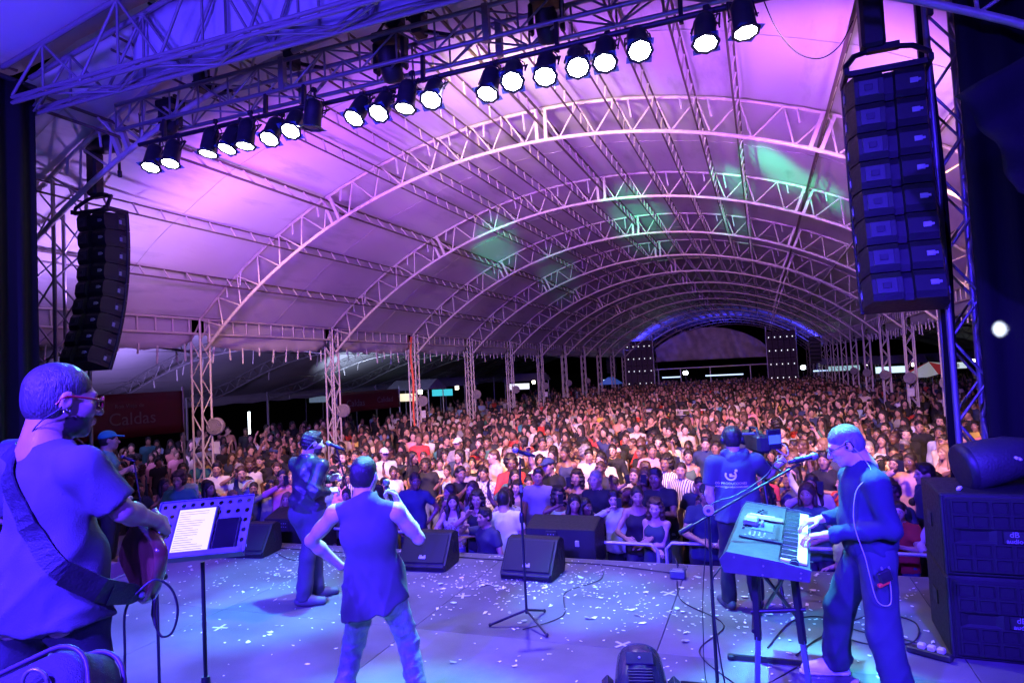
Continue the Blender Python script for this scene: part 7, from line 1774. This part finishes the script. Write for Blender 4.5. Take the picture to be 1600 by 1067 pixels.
stall('stall with a pale blue panel deep under the left side tent', -24, 33, 2.4, (.35, .5, .7), .5)
stall('stall with a cold white panel beyond the right columns', 7.5, 46, 3.0, (.6, .85, .9), 2.6)
stall('stall with a greenish lit awning panel beyond the right columns, farther off', 6.3, 58, 4.0, (.35, .6, .6), 1.6)
stall('stall with a dim white panel at the far right', 11.5, 50, 3.0, (.7, .85, .9), 1.6)
um = thing('parasol', 'tilted red and white parasol beyond the right hand columns', 'parasol', (8.2, 40, 0)); Mu = rotxyz(8, -12, 0)
for k in range(8):
    a0, a1 = 2*PI*k/8, 2*PI*(k+1)/8; V = [(0, 0, .45), (1.3*math.cos(a0), 1.3*math.sin(a0), 0), (1.3*math.cos((a0+a1)/2)*.97, 1.3*math.sin((a0+a1)/2)*.97, -.06), (1.3*math.cos(a1), 1.3*math.sin(a1), 0)]
    o = MB().put([tuple(V3(0, 0, 2.35) + Mu @ V3(*p)) for p in V], [(0, 1, 2), (0, 2, 3)]).build('panel', mat('parasol_red_glow', (.6, .05, .06), .7, emit=((.6, .05, .06), .25)) if k % 3 == 0 else mat('parasol_white_glow', (.8, .8, .8), .7, emit=((.8, .85, .8), .25)), um); o.modifiers.new('t', 'SOLIDIFY').thickness = .01  # panels glow faintly by themselves, in place of light falling on them
bar('pole', (0, 0, 0), (.05, 0, 2.75), .025, M_alu, um)
# sound desk in the middle of the crowd
M_case = mat('black_flight_case', (.03, .03, .033), .5, 0, .2, 12)
rk = thing('flight_case', 'black equipment rack with metal edges standing in the crowd by the sound desk', 'flight case', (-4.6, 27, 0)); MB().box((0, 0, .95), (.8, .7, 1.3), None, .02).build('case', M_case, rk)
for z in (.32, 1.58): MB().box((0, -.36, z), (.84, .03, .05)).build('metal_edge', M_alu, rk)
for x in (-.40, .40): MB().box((x, -.36, .95), (.05, .03, 1.3)).build('metal_edge', M_alu, rk)
for z in (.7, .95, 1.2, 1.42): MB().box((0, -.36, z), (.6, .02, .12)).build('rack_unit', M_spk2, rk)
sd = thing('mixing_desk', 'sound desk on a table behind white rails in the middle of the crowd', 'mixing desk', (-3.2, 27.6, 0)); MB().box((0, 0, 1.0), (1.7, .8, .08), None, .02).build('table', M_case, sd); MB().box((0, -.1, 1.14), (1.5, .6, .16), rotxyz(-12, 0, 0), .03).build('console', M_case, sd); MB().box((.3, .25, 1.42), (.5, .04, .32), rotxyz(-10, 0, 0), .01).build('screen', mat('black_glass', (.01, .01, .012), .06), sd)
for x in (-.8, .8):
    for y in (-.35, .35): bar('leg', (x, y, 0), (x, y, 1.0), .03, M_steel_dk, sd)
fb = thing('rail_barrier', 'pale pipe rail fence round the sound desk', 'barrier', (-5.3, 26.2, 0))
for z in (.6, 1.55): bar('rail', (0, 0, z), (1.3, 0, z), .03, M_steel, fb); bar('rail', (2.1, 0, z), (3.6, 0, z), .03, M_steel, fb)
for x in (0, 1.3, 2.1, 3.6): bar('post', (x, 0, 0), (x, 0, 1.6), .03, M_steel, fb)
# the far stage: two lamp towers, arrays, a pale backcloth and floodlights
M_panel = mat('dark_screen_mesh', (.05, .035, .05), .8, 0, .3, 3); M_dot = mat('panel_lamp', (1, 1, 1), .4, emit=((.9, .95, 1), 1.5))
def panel_tower(label, x0, x1, z0, z1, nx, seed):
    t = thing('lamp_panel_tower', label, 'tower', ((x0+x1)/2, 58, 0), 0, 'dotted panel towers at the far stage'); w = x1-x0
    rr2 = random.Random(seed); ny = 4
    for i in range(nx):
        for j in range(6): MB().box((-w/2+w/nx*(i+.5), 0, z0+(z1-z0)/6*(j+.5)), (w/nx-.02, .12, (z1-z0)/6-.02), None, .01).build('screen_panel', M_panel, t)
    for x in (-w/2, w/2): bar('post', (x, .1, 0), (x, .1, z1+.4), .06, M_steel_dk, t)
    for i in range(nx):
        for j in range(ny): MB().box((-w/2+w/nx*(i+.5)+rr2.uniform(-.03, .03), -.075, z0+(z1-z0)*(j+.55)/ny), (.065, .03, .085), None, .01).build('lamp', M_dot, t)
panel_tower('dark panel tower with rows of white dots at the left of the far stage', -11.2, -8.8, 1.2, 5.5, 5, 1); panel_tower('dark panel tower with rows of white dots at the right of the far stage', .42, 2.65, 1.2, 5.6, 5, 2)
for nm, x in (('left', -12.4), ('right', 4.0)):
    t = thing('speaker_array', f'small dark speaker array hanging at the {nm} of the far stage', 'speaker array', (x, 57.5, 4.8), 0, 'far speaker arrays')
    for k in range(7): MB().box((0, .02*k, -.3*k), (.8, .5, .28), rotxyz(2*k, 0, 0), .03).build('cabinet', M_spk, t)
    bar('chain', (0, 0, 0), (0, 0, 1.2), .03, M_black, t)
bc = thing('backcloth', 'pale rumpled backcloth hanging across the far stage', 'cloth', (-4, 64, 3.6))
o = MB().grid(lambda u, v: (-9.5+10.2*u, 64 + .25*math.sin(u*21+2*math.sin(v*3+u*9)) + .15*math.sin(u*47+v*4) + .5*math.sin(PI*u)*(1-v), 3.6+(2.9*math.sin(PI*min(max(u*.92+.06, 0), 1))**.6+.1)*v), 70, 14).build('cloth', mat('backcloth_canvas', (.30, .24, .25), .8, 0, .25, 1.5), bc, (-4, 64, 3.6)); o.modifiers.new('t', 'SOLIDIFY').thickness = .02
fst = thing('far_stage', 'low dark stage at the far end of the tent under the backcloth', 'stage', (-4, 63, 0)); MB().box((-4, 65, .75), (16, 6, 1.5), None, .03).build('deck', M_skirt, fst, (-4, 63, 0))
for z in (2.9,): bar('rail', (-10, 62, z), (1.5, 62, z+.05), .05, M_steel, fst, False, (-4, 63, 0))
for x in (-9, -7, -4.4, -1, 1): bar('rail_post', (x, 62, 1.5), (x, 62, 2.95), .04, M_steel, fst, False, (-4, 63, 0))
for nm, x, z, e in (('left', -6.46, 2.5, 300), ('right', 3.2, 2.5, 300)):
    t = thing('floodlight', f'bright white floodlight shining from the {nm} of the far stage', 'floodlight', (x, 61, 0), 0, 'floodlights at the far stage'); bar('stand', (0, 0, 0), (0, 0, z-.15), .04, M_black, t)
    MB().box((0, .05, z), (.46, .14, .34), None, .02).build('housing', M_black, t); MB().box((0, -.035, z), (.36, .02, .26), None, .01).build('lens', mat('flood_lens', (1, 1, 1), .4, emit=((.85, .95, 1), 70)), t)
for k, (x, w) in enumerate(((-3.2, 3.2), (-7.8, 1.6), (5.5, 3.0), (-13.5, 1.2))):
    t = thing('strip_lamp', ['cool white strip lamp low under the backcloth of the far stage', 'short white strip lamp beside the left floodlight', 'row lamp glowing beyond the right floodlight', 'blue white strip lamp left of the far panel tower'][k], 'lamp', (x, 61.5, 2.15)); MB().box((0, 0, 0), (w, .06, .10)).build('diffuser', mat('strip_diffuser', (.8, .9, 1), .4, emit=((.5, .75, 1), 1.6)), t); bar('bracket', (0, .05, -2.1), (0, .05, 0), .03, M_black, t)
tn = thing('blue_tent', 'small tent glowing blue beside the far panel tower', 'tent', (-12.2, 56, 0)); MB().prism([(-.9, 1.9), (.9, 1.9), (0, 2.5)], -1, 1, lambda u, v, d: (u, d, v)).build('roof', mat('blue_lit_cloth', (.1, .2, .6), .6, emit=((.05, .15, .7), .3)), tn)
for sx in (-.85, .85): bar('post', (sx, -.9, 0), (sx, -.9, 1.9), .04, M_steel_dk, tn); bar('post', (sx, .9, 0), (sx, .9, 1.9), .04, M_steel_dk, tn)
